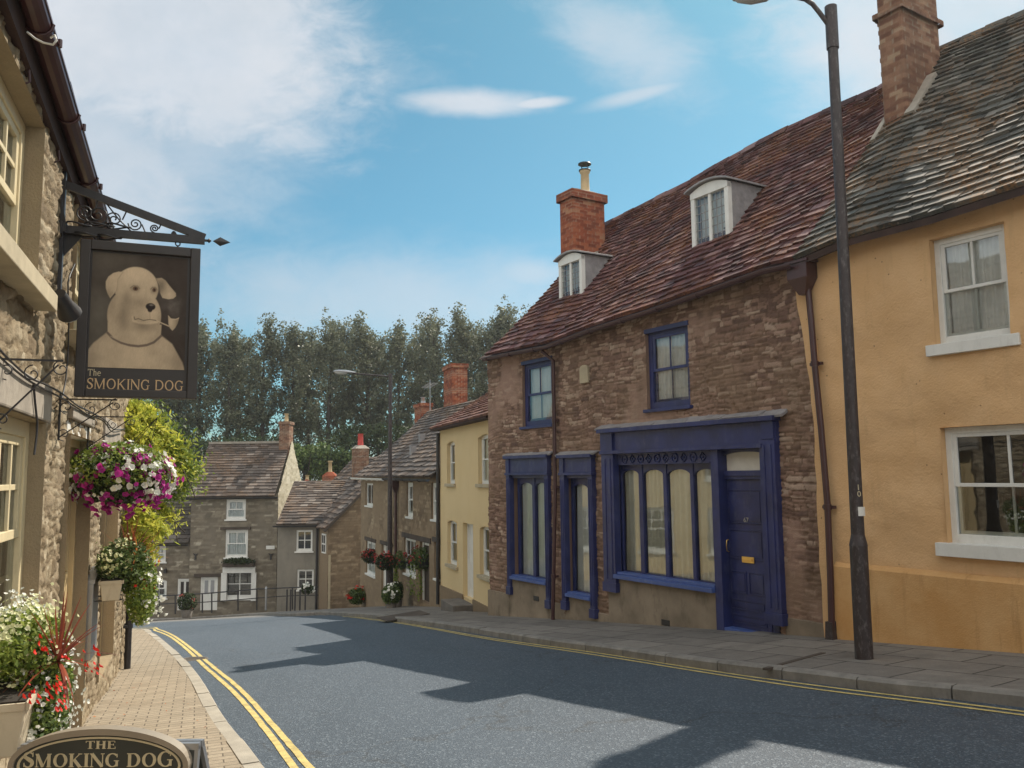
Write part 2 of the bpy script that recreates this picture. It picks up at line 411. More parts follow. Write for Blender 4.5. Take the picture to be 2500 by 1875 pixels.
def stone(name, stops, mortar, patch=None, patchcol=None, rough=0.92, fine=40.0, streak=None, mix_mortar=1.0, bs=0.5, smearcol=None):
    m, t, b = new_mat(name); co = obj_co(t)
    at = t.n('ShaderNodeVertexColor', layer_name='tint'); sp = t.n('ShaderNodeSeparateColor', inp={0: at.outputs[0]})
    c = t.ramp(sp.outputs[0], stops)
    c = t.mix(0.55, c, t.ramp(t.noise(co, 9, 6, 0.65), [(0.25, 0.55), (0.75, 1.0)]), 'MULTIPLY')
    c = t.mix(0.6, c, t.ramp(t.noise(co, fine, 5, 0.7), [(0.3, 0.6), (0.7, 1.0)]), 'MULTIPLY')
    c = t.mix(t.math('MULTIPLY', sp.outputs[1], mix_mortar, clamp=True), c, mortar)
    if smearcol: c = t.mix(t.math('MULTIPLY', sp.outputs[2], 0.7), c, t.mix(t.noise(co, 5, 5, 0.6), tuple(x * .75 for x in smearcol), smearcol))
    if patch:
        k = t.ramp(t.noise(co, patch, 6, 0.6), [(0.45, 0.0), (0.62, 1.0)])
        c = t.mix(t.math('MULTIPLY', k, 0.6), c, patchcol)
    if streak:
        k = t.ramp(t.noise(scaled(t, co, (2.2, 2.2, 0.35)), 1.0, 7, 0.65), [(0.5, 0.0), (0.72, 1.0)])
        c = t.mix(t.math('MULTIPLY', k, streak[1]), c, streak[0])
    setin(t, b, 'Base Color', c); setin(t, b, 'Roughness', rough); b.inputs['Specular IOR Level'].default_value = 0.2
    bump(t, b, t.noise(co, fine * 1.2, 5, 0.7), bs, 0.01)
    return m
def tiles_mat(name, stops, moss, mosscol, lichen=None, blend=None, rough=0.75):
    m, t, b = new_mat(name); co = obj_co(t)
    at = t.n('ShaderNodeVertexColor', layer_name='tint'); sp = t.n('ShaderNodeSeparateColor', inp={0: at.outputs[0]})
    c = t.ramp(sp.outputs[0], stops)
    if blend:                                   # lens-flare red put into the tile colour fades out along the roof
        c2 = t.ramp(sp.outputs[0], blend[2]); sx = t.n('ShaderNodeSeparateXYZ', inp={0: co})
        f = t.n('ShaderNodeMapRange', inp={0: t.math('ADD', sx.outputs[0], t.math('MULTIPLY', t.noise(co, 0.8, 4, 0.6), 3.0)), 1: blend[0], 2: blend[1]}).outputs[0]
        c = t.mix(f, c, c2)
    c = t.mix(0.6, c, t.ramp(t.noise(co, 14, 6, 0.7), [(0.25, 0.45), (0.75, 1.0)]), 'MULTIPLY')
    k = t.ramp(t.noise(co, moss, 7, 0.7), [(0.46, 0.0), (0.62, 1.0)])
    k = t.math('MULTIPLY', k, t.ramp(t.noise(co, 24, 5, 0.7), [(0.42, 0.0), (0.6, 1.0)]))
    c = t.mix(t.math('MULTIPLY', k, 0.9), c, mosscol)
    if lichen:
        k = t.ramp(t.noise(co, 22, 4, 0.7), [(0.62, 0.0), (0.7, 1.0)]); c = t.mix(t.math('MULTIPLY', k, 0.7), c, lichen)
    setin(t, b, 'Base Color', c); setin(t, b, 'Roughness', t.math('ADD', rough - 0.15, t.math('MULTIPLY', sp.outputs[2], 0.25)))
    b.inputs['Specular IOR Level'].default_value = 0.45
    bump(t, b, t.noise(co, 45, 5, 0.7), 0.5, 0.012)
    return m
def leafmat(name, a, b_, trans=0.25, rough=0.55):
    m, t, b = new_mat(name)
    at = t.n('ShaderNodeVertexColor', layer_name='tint'); sp = t.n('ShaderNodeSeparateColor', inp={0: at.outputs[0]})
    c = t.mix(sp.outputs[0], a, b_); setin(t, b, 'Base Color', c); setin(t, b, 'Roughness', rough)
    b.inputs['Specular IOR Level'].default_value = 0.3
    tr = t.n('ShaderNodeBsdfTranslucent', inp={0: c}); mx = t.n('ShaderNodeMixShader', inp={0: trans, 1: b.outputs[0], 2: tr.outputs[0]})
    t.t.links.new(mx.outputs[0], [n for n in t.t.nodes if n.type == 'OUTPUT_MATERIAL'][0].inputs[0])
    return m
def glassmat(name, tint=(0.9, 0.95, 0.95), refl=0.08, rough=0.02):
    m, t, b = new_mat(name)
    gl = t.n('ShaderNodeBsdfGlossy', inp={0: (0.9, 0.95, 1, 1), 1: rough}); tp = t.n('ShaderNodeBsdfTransparent', inp={0: (*tint, 1)})
    lw = t.n('ShaderNodeFresnel', inp={0: 1.5}); f = t.math('ADD', lw.outputs[0], refl, clamp=True)
    co = obj_co(t); bn = t.n('ShaderNodeBump', inp={'Strength': 0.05, 'Distance': 0.02, 'Height': t.noise(co, 2.5, 2, 0.5)}); t.t.links.new(bn.outputs[0], gl.inputs['Normal'])
    mx = t.n('ShaderNodeMixShader', inp={0: f, 1: tp.outputs[0], 2: gl.outputs[0]})
    t.t.links.new(mx.outputs[0], [n for n in t.t.nodes if n.type == 'OUTPUT_MATERIAL'][0].inputs[0])
    return m

M = {}
M['white'] = plain('white_paint', (0.72, 0.72, 0.69), 0.45, 0.06, 5, bmp=0.1, dirt=((0.35, 0.33, 0.28), 0.25))
M['cream'] = plain('cream_paint', (0.62, 0.53, 0.34), 0.5, 0.07, 4, bmp=0.15, dirt=((0.33, 0.25, 0.14), 0.35))
M['beige'] = plain('beige_door_paint', (0.52, 0.40, 0.22), 0.5, 0.06, 3, bmp=0.1, dirt=((0.36, 0.26, 0.13), 0.3))
M['blue'] = plain('shop_blue_paint', (0.022, 0.030, 0.118), 0.42, 0.3, 3, bmp=0.2, dirt=((0.085, 0.095, 0.17), 0.6))
M['blue2'] = plain('faded_blue_paint', (0.055, 0.10, 0.30), 0.4, 0.15, 4, bmp=0.12, dirt=((0.2, 0.25, 0.36), 0.35))
M['black'] = plain('black_iron', (0.022, 0.022, 0.026), 0.45, 0.3, 9, bmp=0.2, dirt=((0.10, 0.07, 0.05), 0.25))
M['post'] = plain('post_paint', (0.035, 0.026, 0.028), 0.5, 0.3, 12, bmp=0.25, dirt=((0.25, 0.24, 0.23), 0.45))
M['lead'] = plain('lead_sheet', (0.27, 0.26, 0.27), 0.55, 0.25, 7, bmp=0.5, dirt=((0.42, 0.38, 0.32), 0.4))
M['metal'] = plain('grey_metal', (0.35, 0.36, 0.38), 0.35, 0.1, 5, metal=0.7)
M['brass'] = plain('brass', (0.75, 0.5, 0.16), 0.3, 0.1, 8, metal=0.9)
M['curtain'] = plain('net_curtain', (0.76, 0.745, 0.72), 0.9, 0.10, 3, bmp=0.1)
M['curtain2'] = plain('cream_curtain', (0.78, 0.75, 0.67), 0.9, 0.12, 3, bmp=0.1)
M['dark'] = plain('dark_room', (0.035, 0.03, 0.028), 0.9, 0.5, 1.2)
M['dim'] = plain('dim_room', (0.10, 0.085, 0.07), 0.9, 0.4, 1.5)
M['glass'] = glassmat('window_glass')
M['render'] = plain('cement_render', (0.25, 0.205, 0.155), 0.95, 0.28, 1.6, bmp=0.5, dirt=((0.10, 0.085, 0.065), 0.75), spec=0.2)
M['cement'] = plain('cement_flaunching', (0.3, 0.27, 0.23), 0.95, 0.2, 6, bmp=0.5)
M['pot'] = plain('buff_chimney_pot', (0.5, 0.38, 0.22), 0.8, 0.15, 5, bmp=0.2)
M['redpot'] = plain('red_chimney_pot', (0.5, 0.06, 0.05), 0.7, 0.15, 5, bmp=0.2)
M['wood'] = plain('weathered_oak', (0.30, 0.265, 0.22), 0.9, 0.3, 2.5, bmp=0.7, dirt=((0.12, 0.10, 0.085), 0.6))
M['woodd'] = plain('dark_timber', (0.07, 0.055, 0.045), 0.9, 0.3, 3, bmp=0.5)
M['gutter'] = plain('dark_gutter', (0.06, 0.026, 0.028), 0.35, 0.2, 4, bmp=0.05)
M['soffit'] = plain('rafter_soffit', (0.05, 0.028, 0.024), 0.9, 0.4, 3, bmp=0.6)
M['sillstone'] = plain('sill_stone', (0.42, 0.36, 0.25), 0.9, 0.15, 5, bmp=0.3)
def rendermat(name, col, shade, sc=1.2, bscale=60, bst=0.35, pits=None, spots=0.5):
    m, t, b = new_mat(name); co = obj_co(t)
    n = t.noise(co, sc, 7, 0.65); c = t.mix(t.ramp(n, [(0.35, 0.0), (0.68, 1.0)]), col, shade)
    n3 = t.noise(scaled(t, co, (4.5, 4.5, 0.45)), 1.4, 8, 0.7)
    c = t.mix(t.math('MULTIPLY', t.ramp(n3, [(0.55, 0.0), (0.75, 1.0)]), spots), c, tuple(x * 0.62 for x in col))
    if pits:
        v = t.n('ShaderNodeTexVoronoi', inp={'Vector': co, 'Scale': pits}); k = t.ramp(v.outputs['Distance'], [(0.05, 1.0), (0.12, 0.0)])
        k = t.math('MULTIPLY', k, t.ramp(t.noise(co, 3, 3, 0.5), [(0.5, 0.0), (0.6, 1.0)]))
        c = t.mix(t.math('MULTIPLY', k, 0.8), c, (0.12, 0.07, 0.03))
    setin(t, b, 'Base Color', c); setin(t, b, 'Roughness', 0.9); b.inputs['Specular IOR Level'].default_value = 0.2
    h = t.math('ADD', t.noise(co, bscale, 4, 0.6), t.math('MULTIPLY', t.noise(co, 7, 4, 0.6), 1.6))
    bump(t, b, h, bst, 0.012); return m
M['orange'] = rendermat('ochre_render', (0.64, 0.40, 0.20), (0.70, 0.46, 0.25), 1.3, 38, 0.7, pits=9.0, spots=0.40)
M['orange_low'] = rendermat('ochre_plinth_render', (0.54, 0.30, 0.115), (0.64, 0.40, 0.19), 1.5, 50, 0.5, spots=0.8)
M['yellow'] = rendermat('pale_yellow_render', (0.66, 0.51, 0.285), (0.70, 0.55, 0.32), 0.8, 50, 0.15, spots=0.15)
M['greyrender'] = rendermat('grey_cement_render', (0.20, 0.185, 0.16), (0.27, 0.25, 0.21), 1.2, 40, 0.4, spots=0.6)
M['pub'] = stone('pub_rubble_stone', [(0.0, (0.20, 0.15, 0.095)), (0.35, (0.31, 0.245, 0.16)), (0.7, (0.42, 0.345, 0.235)), (1.0, (0.54, 0.465, 0.34))], (0.20, 0.15, 0.09), patch=2.3, patchcol=(0.28, 0.22, 0.15), fine=55, mix_mortar=0.9, bs=0.9, smearcol=(0.42, 0.34, 0.225))
M['mainstone'] = stone('coursed_rubble', [(0.0, (0.16, 0.10, 0.082)), (0.3, (0.29, 0.18, 0.14)), (0.7, (0.42, 0.275, 0.21)), (1.0, (0.60, 0.46, 0.36))], (0.115, 0.075, 0.05), patch=0.8, patchcol=(0.22, 0.15, 0.10), streak=((0.15, 0.105, 0.075), 0.5), fine=45, mix_mortar=0.9, bs=0.8, smearcol=(0.42, 0.28, 0.22))  # joints darkened to stand for recess shade, stones pinkened for the flare tint
M['farstone'] = stone('grey_rubble', [(0.0, (0.16, 0.14, 0.11)), (0.45, (0.25, 0.215, 0.165)), (0.85, (0.34, 0.30, 0.23)), (1.0, (0.60, 0.55, 0.45))], (0.15, 0.125, 0.095), smearcol=(0.27, 0.235, 0.18), patch=0.6, patchcol=(0.20, 0.175, 0.14), fine=20, mix_mortar=0.7, bs=0.3)
M['palestone'] = stone('pale_rubble', [(0.0, (0.42, 0.37, 0.27)), (0.5, (0.56, 0.50, 0.38)), (1.0, (0.68, 0.62, 0.50))], (0.48, 0.43, 0.32), fine=20, mix_mortar=0.7, bs=0.3)
M['rowstone'] = stone('buff_rubble', [(0.0, (0.19, 0.14, 0.095)), (0.45, (0.28, 0.21, 0.14)), (0.85, (0.38, 0.29, 0.195)), (1.0, (0.55, 0.45, 0.31))], (0.15, 0.11, 0.075), smearcol=(0.31, 0.235, 0.155), patch=0.7, patchcol=(0.22, 0.165, 0.11), fine=25, mix_mortar=0.8, bs=0.3)
M['brick'] = stone('red_brick', [(0.0, (0.20, 0.055, 0.032)), (0.5, (0.34, 0.095, 0.05)), (0.9, (0.42, 0.14, 0.07)), (1.0, (0.45, 0.24, 0.14))], (0.34, 0.24, 0.17), fine=60, mix_mortar=0.75, streak=((0.12, 0.06, 0.045), 0.5))
M['brick2'] = stone('brown_brick', [(0.0, (0.17, 0.08, 0.055)), (0.5, (0.27, 0.14, 0.09)), (0.9, (0.36, 0.21, 0.14)), (1.0, (0.42, 0.30, 0.2))], (0.30, 0.25, 0.19), fine=60, mix_mortar=0.75, streak=((0.10, 0.08, 0.06), 0.5))
RT = [(0.0, (0.045, 0.015, 0.018)), (0.4, (0.088, 0.029, 0.031)), (0.8, (0.145, 0.052, 0.052)), (1.0, (0.25, 0.15, 0.15))]  # tile colours reddened to carry the lens-flare tint
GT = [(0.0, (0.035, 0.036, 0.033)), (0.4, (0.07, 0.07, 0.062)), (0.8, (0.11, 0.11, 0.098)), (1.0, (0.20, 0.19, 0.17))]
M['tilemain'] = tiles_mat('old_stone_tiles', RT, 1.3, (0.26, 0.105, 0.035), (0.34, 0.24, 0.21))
M['tileright'] = tiles_mat('flare_tinted_mossy_tiles', RT, 1.3, (0.26, 0.13, 0.045), (0.30, 0.24, 0.20), blend=(2.6, 6.2, GT), rough=0.8)
BT = [(0.0, (0.055, 0.044, 0.038)), (0.4, (0.095, 0.075, 0.066)), (0.8, (0.15, 0.122, 0.106)), (1.0, (0.25, 0.215, 0.19))]
M['tilebrown'] = tiles_mat('brown_stone_tiles', BT, 1.0, (0.20, 0.11, 0.05), (0.28, 0.25, 0.21))
M['tiledark'] = tiles_mat('dark_stone_tiles', [(a, tuple(x * 0.75 for x in b)) for a, b in BT], 1.0, (0.10, 0.09, 0.05), (0.2, 0.19, 0.17))
M['tilered'] = tiles_mat('clay_tiles', [(0.0, (0.09, 0.035, 0.028)), (0.5, (0.17, 0.065, 0.048)), (1.0, (0.27, 0.14, 0.10))], 1.3, (0.22, 0.11, 0.05), None)
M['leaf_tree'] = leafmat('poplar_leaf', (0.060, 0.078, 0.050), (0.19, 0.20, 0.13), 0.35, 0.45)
M['leaf_bush'] = leafmat('shrub_leaf', (0.05, 0.09, 0.03), (0.16, 0.22, 0.07), 0.3)
M['leaf_bright'] = leafmat('bright_green_leaf', (0.10, 0.17, 0.035), (0.32, 0.38, 0.08), 0.35)
M['leaf_vine'] = leafmat('golden_vine_leaf', (0.30, 0.36, 0.05), (0.75, 0.72, 0.13), 0.5)
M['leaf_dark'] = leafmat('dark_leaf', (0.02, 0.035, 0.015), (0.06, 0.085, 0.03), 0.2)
M['red_leaf'] = leafmat('cordyline_leaf', (0.13, 0.03, 0.025), (0.33, 0.09, 0.05), 0.25, 0.35)
M['orange_leaf'] = leafmat('bronze_leaf', (0.35, 0.09, 0.03), (0.65, 0.25, 0.08), 0.35, 0.4)
M['petal_w'] = leafmat('white_petal', (0.78, 0.80, 0.74), (0.95, 0.95, 0.90), 0.3, 0.6)
M['petal_m'] = leafmat('magenta_petal', (0.25, 0.015, 0.16), (0.62, 0.05, 0.38), 0.3, 0.6)
M['petal_r'] = leafmat('red_petal', (0.45, 0.012, 0.012), (0.85, 0.05, 0.03), 0.25, 0.6)
M['petal_y'] = leafmat('cream_petal', (0.60, 0.62, 0.33), (0.85, 0.84, 0.58), 0.3, 0.6)
M['petal_p'] = leafmat('dusky_red_petal', (0.26, 0.03, 0.03), (0.50, 0.10, 0.08), 0.25, 0.6)
M['bark'] = plain('bark', (0.055, 0.045, 0.038), 0.95, 0.3, 2.5, bmp=0.8)
M['soil'] = plain('soil', (0.02, 0.016, 0.012), 0.95, 0.3, 8, bmp=0.8)
M['trough'] = plain('trough_cream', (0.50, 0.44, 0.33), 0.5, 0.06, 5, bmp=0.1, dirt=((0.25, 0.19, 0.12), 0.4))
M['signblack'] = plain('sign_black', (0.030, 0.026, 0.026), 0.45, 0.2, 5, bmp=0.1)
M['gold'] = plain('gilt_lettering', (0.58, 0.40, 0.22), 0.5, 0.12, 20)
M['goldpale'] = plain('pale_gilt_lettering', (0.52, 0.45, 0.30), 0.5, 0.1, 20)
M['rim'] = plain('oval_rim', (0.26, 0.22, 0.17), 0.4, 0.1, 5)
M['boardface'] = plain('board_face', (0.035, 0.040, 0.038), 0.3, 0.2, 4)
M['concrete'] = plain('old_concrete', (0.15, 0.135, 0.12), 0.95, 0.25, 4, bmp=0.6, dirt=((0.10, 0.09, 0.075), 0.6))

# ground materials (object space = world space for the sheets)
def asphalt():
    m, t, b = new_mat('asphalt'); co = obj_co(t)
    big = t.noise(scaled(t, co, (1, 0.35, 1)), 0.5, 6, 0.6); fine = t.noise(co, 95, 3, 0.7); mid = t.noise(co, 22, 4, 0.7)
    c = t.mix(t.ramp(big, [(0.35, 0.0), (0.7, 1.0)]), (0.050, 0.073, 0.102), (0.069, 0.093, 0.125))
    c = t.mix(0.6, c, t.ramp(fine, [(0.38, 0.4), (0.62, 1.0)]), 'MULTIPLY')
    tr_ = t.n('ShaderNodeMapping', inp={'Vector': co, 'Rotation': (0, 0, R(-28))}); tk = t.noise(scaled(t, tr_.outputs[0], (1.1, 0.06, 1)), 1.0, 4, 0.5); c = t.mix(0.5, c, t.ramp(tk, [(0.38, 0.78), (0.62, 1.0)]), 'MULTIPLY')
    vc = t.n('ShaderNodeTexVoronoi', feature='DISTANCE_TO_EDGE', inp={'Vector': t.n('ShaderNodeVectorMath', operation='ADD', inp={0: co, 1: t.n('ShaderNodeTexNoise', inp={'Vector': co, 'Scale': 1.2, 'Detail': 6.0}).outputs['Color']}).outputs[0], 'Scale': 0.16})
    ck_ = t.ramp(vc.outputs['Distance'], [(0.0, 1.0), (0.0035, 0.0)]); c = t.mix(t.math('MULTIPLY', ck_, 0.6), c, (0.02, 0.022, 0.025))
    st_ = t.ramp(t.noise(co, 1.7, 6, 0.7), [(0.60, 0.0), (0.74, 1.0)]); c = t.mix(t.math('MULTIPLY', st_, 0.35), c, (0.03, 0.034, 0.04))
    v = t.n('ShaderNodeTexVoronoi', inp={'Vector': co, 'Scale': 70.0}); sp = t.n('ShaderNodeSeparateColor', inp={0: v.outputs['Color']})
    k = t.ramp(sp.outputs[0], [(0.80, 0.0), (0.95, 1.0)]); c = t.mix(t.math('MULTIPLY', k, 0.6), c, (0.18, 0.22, 0.26))
    # sunlight on the asphalt near the junction, painted as a paler colour
    sx = t.n('ShaderNodeSeparateXYZ', inp={0: co}); dd = t.math('ADD', sx.outputs[1], t.math('MULTIPLY', t.noise(co, 0.5, 5, 0.6), 4.0))
    far = t.n('ShaderNodeMapRange', inp={0: dd, 1: 29.5, 2: 33.0}).outputs[0]
    c = t.mix(t.math('MULTIPLY', far, 0.75), c, (0.21, 0.19, 0.165))
    setin(t, b, 'Base Color', c); setin(t, b, 'Roughness', t.math('ADD', 0.5, t.math('MULTIPLY', mid, 0.35)))
    b.inputs['Specular IOR Level'].default_value = 0.55
    h = t.math('ADD', fine, t.math('MULTIPLY', v.outputs['Distance'], 0.9)); bump(t, b, h, 0.55, 0.012); return m
def slabs(name, ang, bw, rh, c1, c2, mort, msz=0.012, off=0.5, bs=0.5, dirt=(0.5, (0.1, 0.09, 0.08)), wobble=0.03):
    m, t, b = new_mat(name); co = obj_co(t)
    mp = t.n('ShaderNodeMapping', inp={'Vector': co, 'Rotation': (0, 0, ang)})
    nv = t.n('ShaderNodeTexNoise', inp={'Vector': co, 'Scale': 1.5, 'Detail': 3.0})
    wv = t.n('ShaderNodeVectorMath', operation='MULTIPLY_ADD', inp={0: nv.outputs['Color'], 1: (wobble, wobble, 0), 2: mp.outputs[0]}).outputs[0]
    br = t.n('ShaderNodeTexBrick', offset=off, inp={'Vector': wv, 'Color1': (*c1, 1), 'Color2': (*c2, 1), 'Mortar': (*mort, 1), 'Scale': 1.0, 'Mortar Size': msz, 'Mortar Smooth': 0.3, 'Bias': 0.0, 'Brick Width': bw, 'Row Height': rh})
    c = t.mix(0.6, br.outputs[0], t.ramp(t.noise(co, 6, 7, 0.7), [(0.3, 0.6), (0.7, 1.0)]), 'MULTIPLY')
    k = t.ramp(t.noise(co, 1.3, 7, 0.7), [(0.5, 0.0), (0.7, 1.0)]); c = t.mix(t.math('MULTIPLY', k, dirt[0]), c, dirt[1])
    v = t.ramp(t.noise(co, 60, 3, 0.7), [(0.3, 0.7), (0.7, 1.0)]); c = t.mix(0.7, c, v, 'MULTIPLY')
    setin(t, b, 'Base Color', c); setin(t, b, 'Roughness', 0.85); b.inputs['Specular IOR Level'].default_value = 0.3
    h = t.math('ADD', t.math('MULTIPLY', br.outputs['Fac'], -1.0), t.math('MULTIPLY', t.noise(co, 25, 5, 0.7), 0.5)); bump(t, b, h, bs, 0.012); return m
M['asphalt'] = asphalt()
PUB_ANG = R(20.4)
M['pavers'] = slabs('brick_pavers', -PUB_ANG, 0.21, 0.105, (0.33, 0.275, 0.205), (0.41, 0.345, 0.26), (0.15, 0.125, 0.095), 0.006, 0.5, 0.6, (0.3, (0.24, 0.18, 0.12)), 0.012)
M['slabs'] = slabs('paving_slabs', R(57.3), 0.9, 0.62, (0.20, 0.185, 0.17), (0.28, 0.26, 0.235), (0.05, 0.048, 0.045), 0.012, 0.5, 0.6, (0.55, (0.085, 0.082, 0.078)), 0.05)
M['kerb'] = plain('kerb_granite', (0.20, 0.19, 0.175), 0.85, 0.25, 5, bmp=0.5, dirt=((0.08, 0.075, 0.07), 0.5))
M['kerbpale'] = plain('pale_kerb_stone', (0.33, 0.30, 0.25), 0.85, 0.15, 5, bmp=0.4, dirt=((0.2, 0.18, 0.15), 0.4))
M['line'] = plain('yellow_road_paint', (0.52, 0.41, 0.15), 0.7, 0.25, 7, bmp=0.4, dirt=((0.14, 0.13, 0.10), 0.8))
M['lineworn'] = plain('worn_white_paint', (0.5, 0.48, 0.42), 0.8, 0.2, 7, dirt=((0.2, 0.18, 0.16), 0.6))
M['earth'] = plain('far_grass', (0.07, 0.09, 0.035), 0.95, 0.35, 0.05, bmp=0.2)

# ------------------------------------------------------------------ ground, road, pavements
def structure(o, name=None):
    o['kind'] = 'structure'; return o
def sheet(name, mat, xs, ys, zf):
    X, Y = np.meshgrid(xs, ys); Z = np.vectorize(zf)(X, Y); V = np.stack([X, Y, Z], -1).reshape(-1, 3); n = len(xs)
    I, J = np.meshgrid(np.arange(n - 1), np.arange(len(ys) - 1)); a = (J * n + I).ravel()
    return structure(np_mesh(name, V, np.stack([a, a + 1, a + n + 1, a + n], -1), mat, smooth=True))
def farz(x, y):
    z = gz(x, y) - 0.25
    return z - 0.4 * min(1, max(0, (abs(x) - 30) / 100))
sheet('ground', M['earth'], np.concatenate([np.linspace(-1400, -60, 18), np.linspace(-50, 50, 41), np.linspace(60, 1400, 18)]),
      np.concatenate([np.linspace(-800, -40, 12), np.linspace(-30, 60, 46), np.linspace(75, 2000, 24)]), farz)
sheet('road', M['asphalt'], np.linspace(-34, 24, 117), np.linspace(-14, 43.0, 115), gz)

def catmull(pts, step=0.25):
    P = [Vector(p) for p in pts]; P = [P[0] * 2 - P[1]] + P + [P[-1] * 2 - P[-2]]; out = []
    for i in range(1, len(P) - 2):
        n = max(1, int((P[i + 1] - P[i]).length / step))
        for k in range(n):
            t = k / n; a, b, c, d = P[i - 1], P[i], P[i + 1], P[i + 2]
            out.append(0.5 * ((2 * b) + (c - a) * t + (2 * a - 5 * b + 4 * c - d) * t * t + (3 * b - a - 3 * c + d) * t ** 3))
    out.append(P[-2]); return out
def resample(pts, n):
    P = [Vector(p) for p in pts]; L = [0]
    for a, b in zip(P[:-1], P[1:]): L.append(L[-1] + (b - a).length)
    out = []
    for q in np.linspace(0, L[-1], n):
        i = min(len(P) - 2, max(0, int(np.searchsorted(L, q) - 1))); f = (q - L[i]) / max(1e-9, L[i + 1] - L[i]); out.append(P[i].lerp(P[i + 1], f))
    return out
def flat(v): return Vector((v[0], v[1], 0))
def offs(path, d):
    out = []
    for i, p in enumerate(path):
        t = flat(path[min(i + 1, len(path) - 1)]) - flat(path[max(i - 1, 0)]); t.normalize(); out.append(flat(p) + Vector((-t.y, t.x, 0)) * d)
    return out
def ribbon(name, mat, path, wd, dz, dash=None, breaks=()):
    a = offs(path, wd / 2); b = offs(path, -wd / 2); V = []; Fq = []; s = 0
    for i in range(len(path)):
        j = 0.008 * (random.random() - 0.5)
        for q in (a[i], b[i]): V.append((q.x + j, q.y, gz(q.x, q.y) + dz))
        if i:
            s += (flat(path[i]) - flat(path[i - 1])).length
            if (dash is None or (s % (dash[0] + dash[1])) < dash[0]) and not any(l < s < h for l, h in breaks): Fq.append((2 * i - 2, 2 * i - 1, 2 * i + 1, 2 * i))
    return structure(np_mesh(name, V, Fq, mat))
def loft(name, mat, outer, inner, n, m, dz):
    A = resample(outer, n); B = resample(inner, n); V = []; Fq = []
    for i in range(n):
        for j in range(m + 1):
            p = A[i].lerp(B[i], j / m); V.append((p.x, p.y, gz(p.x, p.y) + dz))
    for i in range(n - 1):
        for j in range(m): a = i * (m + 1) + j; Fq.append((a, a + 1, a + m + 2, a + m + 1))
    o = np_mesh(name, V, Fq, mat, smooth=True)
    return structure(o)
def kerb(name, mat, path, wd, dz, side, length=0.9):
    """kerb stones: path = street-side top edge, side = +1/-1 towards the pavement"""
    mb = MB(); pts = resample(path, max(3, int(sum((path[i + 1] - path[i]).length for i in range(len(path) - 1)) / (length / 3)) // 3 * 3 + 1))
    out = offs(pts, 0); inn = offs(pts, side * wd)
    for i in range(0, len(pts) - 3, 3):
        hj = random.uniform(-0.006, 0.006)
        for k in range(3):
            a0, a1, b0, b1 = out[i + k], out[i + k + 1], inn[i + k], inn[i + k + 1]
            if k == 2: a1 = a0.lerp(a1, 0.95); b1 = b0.lerp(b1, 0.95)
            z = lambda p, d: (p.x, p.y, gz(p.x, p.y) + d)
            c0, c1 = a0.lerp(b0, 0.16), a1.lerp(b1, 0.16); top = dz + hj
            V = [z(a0, -0.15), z(a1, -0.15), z(a1, top - 0.025), z(a0, top - 0.025), z(c0, top), z(c1, top), z(b1, top), z(b0, top), z(b0, -0.15), z(b1, -0.15)]
            Fs = [(0, 1, 2, 3), (3, 2, 5, 4), (4, 5, 6, 7), (7, 6, 9, 8)] + ([(0, 3, 4, 7, 8)] if k == 0 else []) + ([(1, 9, 6, 5, 2)] if k == 2 else [])
            mb.add(V, Fs)
    return structure(mb.build(name, mat))
KH = 0.11
pubdir = Vector((-math.sin(PUB_ANG), math.cos(PUB_ANG), 0))
# left pavement by the pub
lk = [on_ground(x, y, KH) for x, y in ((653, 1875), (600, 1808), (544, 1739), (481, 1639), (429, 1585), (375, 1544), (345, 1535))]
lk = [flat(p) for p in lk]
near = [lk[0] - (lk[1] - lk[0]).normalized() * k for k in (9, 4)]
kd = (lk[0] - lk[2]).normalized(); near[0] = lk[0] + kd * 4.5 + Vector((1.0, -7, 0)); near[1] = lk[0] + kd * 3.5
tip = lk[-1]
lkerb = catmull(near + lk + [tip + Vector((-2.2, 0.9, 0)), tip + Vector((-9, 1.6, 0)), tip + Vector((-16, 1.6, 0))], 0.3)
kerb('kerb', M['kerbpale'], lkerb, 0.14, KH, 1)
inner = [Vector((-2.2 + 1.3, -12, 0))] + [flat(Vector((-1.6 / math.cos(PUB_ANG), 0, 0)) + pubdir * s) for s in (-10, -4, 0, 4, 8, 12, 14)] + [tip + Vector((-4.5, -3.5, 0)), tip + Vector((-9, -3, 0)), tip + Vector((-16, -2, 0))]
loft('pavement', M['pavers'], offs(lkerb, 0.13), inner, 150, 10, KH - 0.003)
# yellow lines, left
for nm, pl in (('yellow_line', ((720, 1875), (648, 1780), (571, 1689), (499, 1626), (456, 1585), (413, 1553), (380, 1540), (354, 1534))),
               ('yellow_line', ((757, 1875), (675, 1780), (589, 1685), (512, 1621), (468, 1584), (422, 1551), (388, 1537), (356, 1531)))):
    P = [flat(on_ground(x, y, 0.005)) for x, y in pl]
    kd = (P[0] - P[2]).normalized(); P = [P[0] + kd * 4.5 + Vector((1.0, -7, 0)), P[0] + kd * 3.5] + P + [P[-1] + Vector((-2.4, 0.7, 0)), P[-1] + Vector((-9, 1.3, 0))]
    ribbon(nm, M['line'], catmull(P, 0.2), 0.058, 0.005)
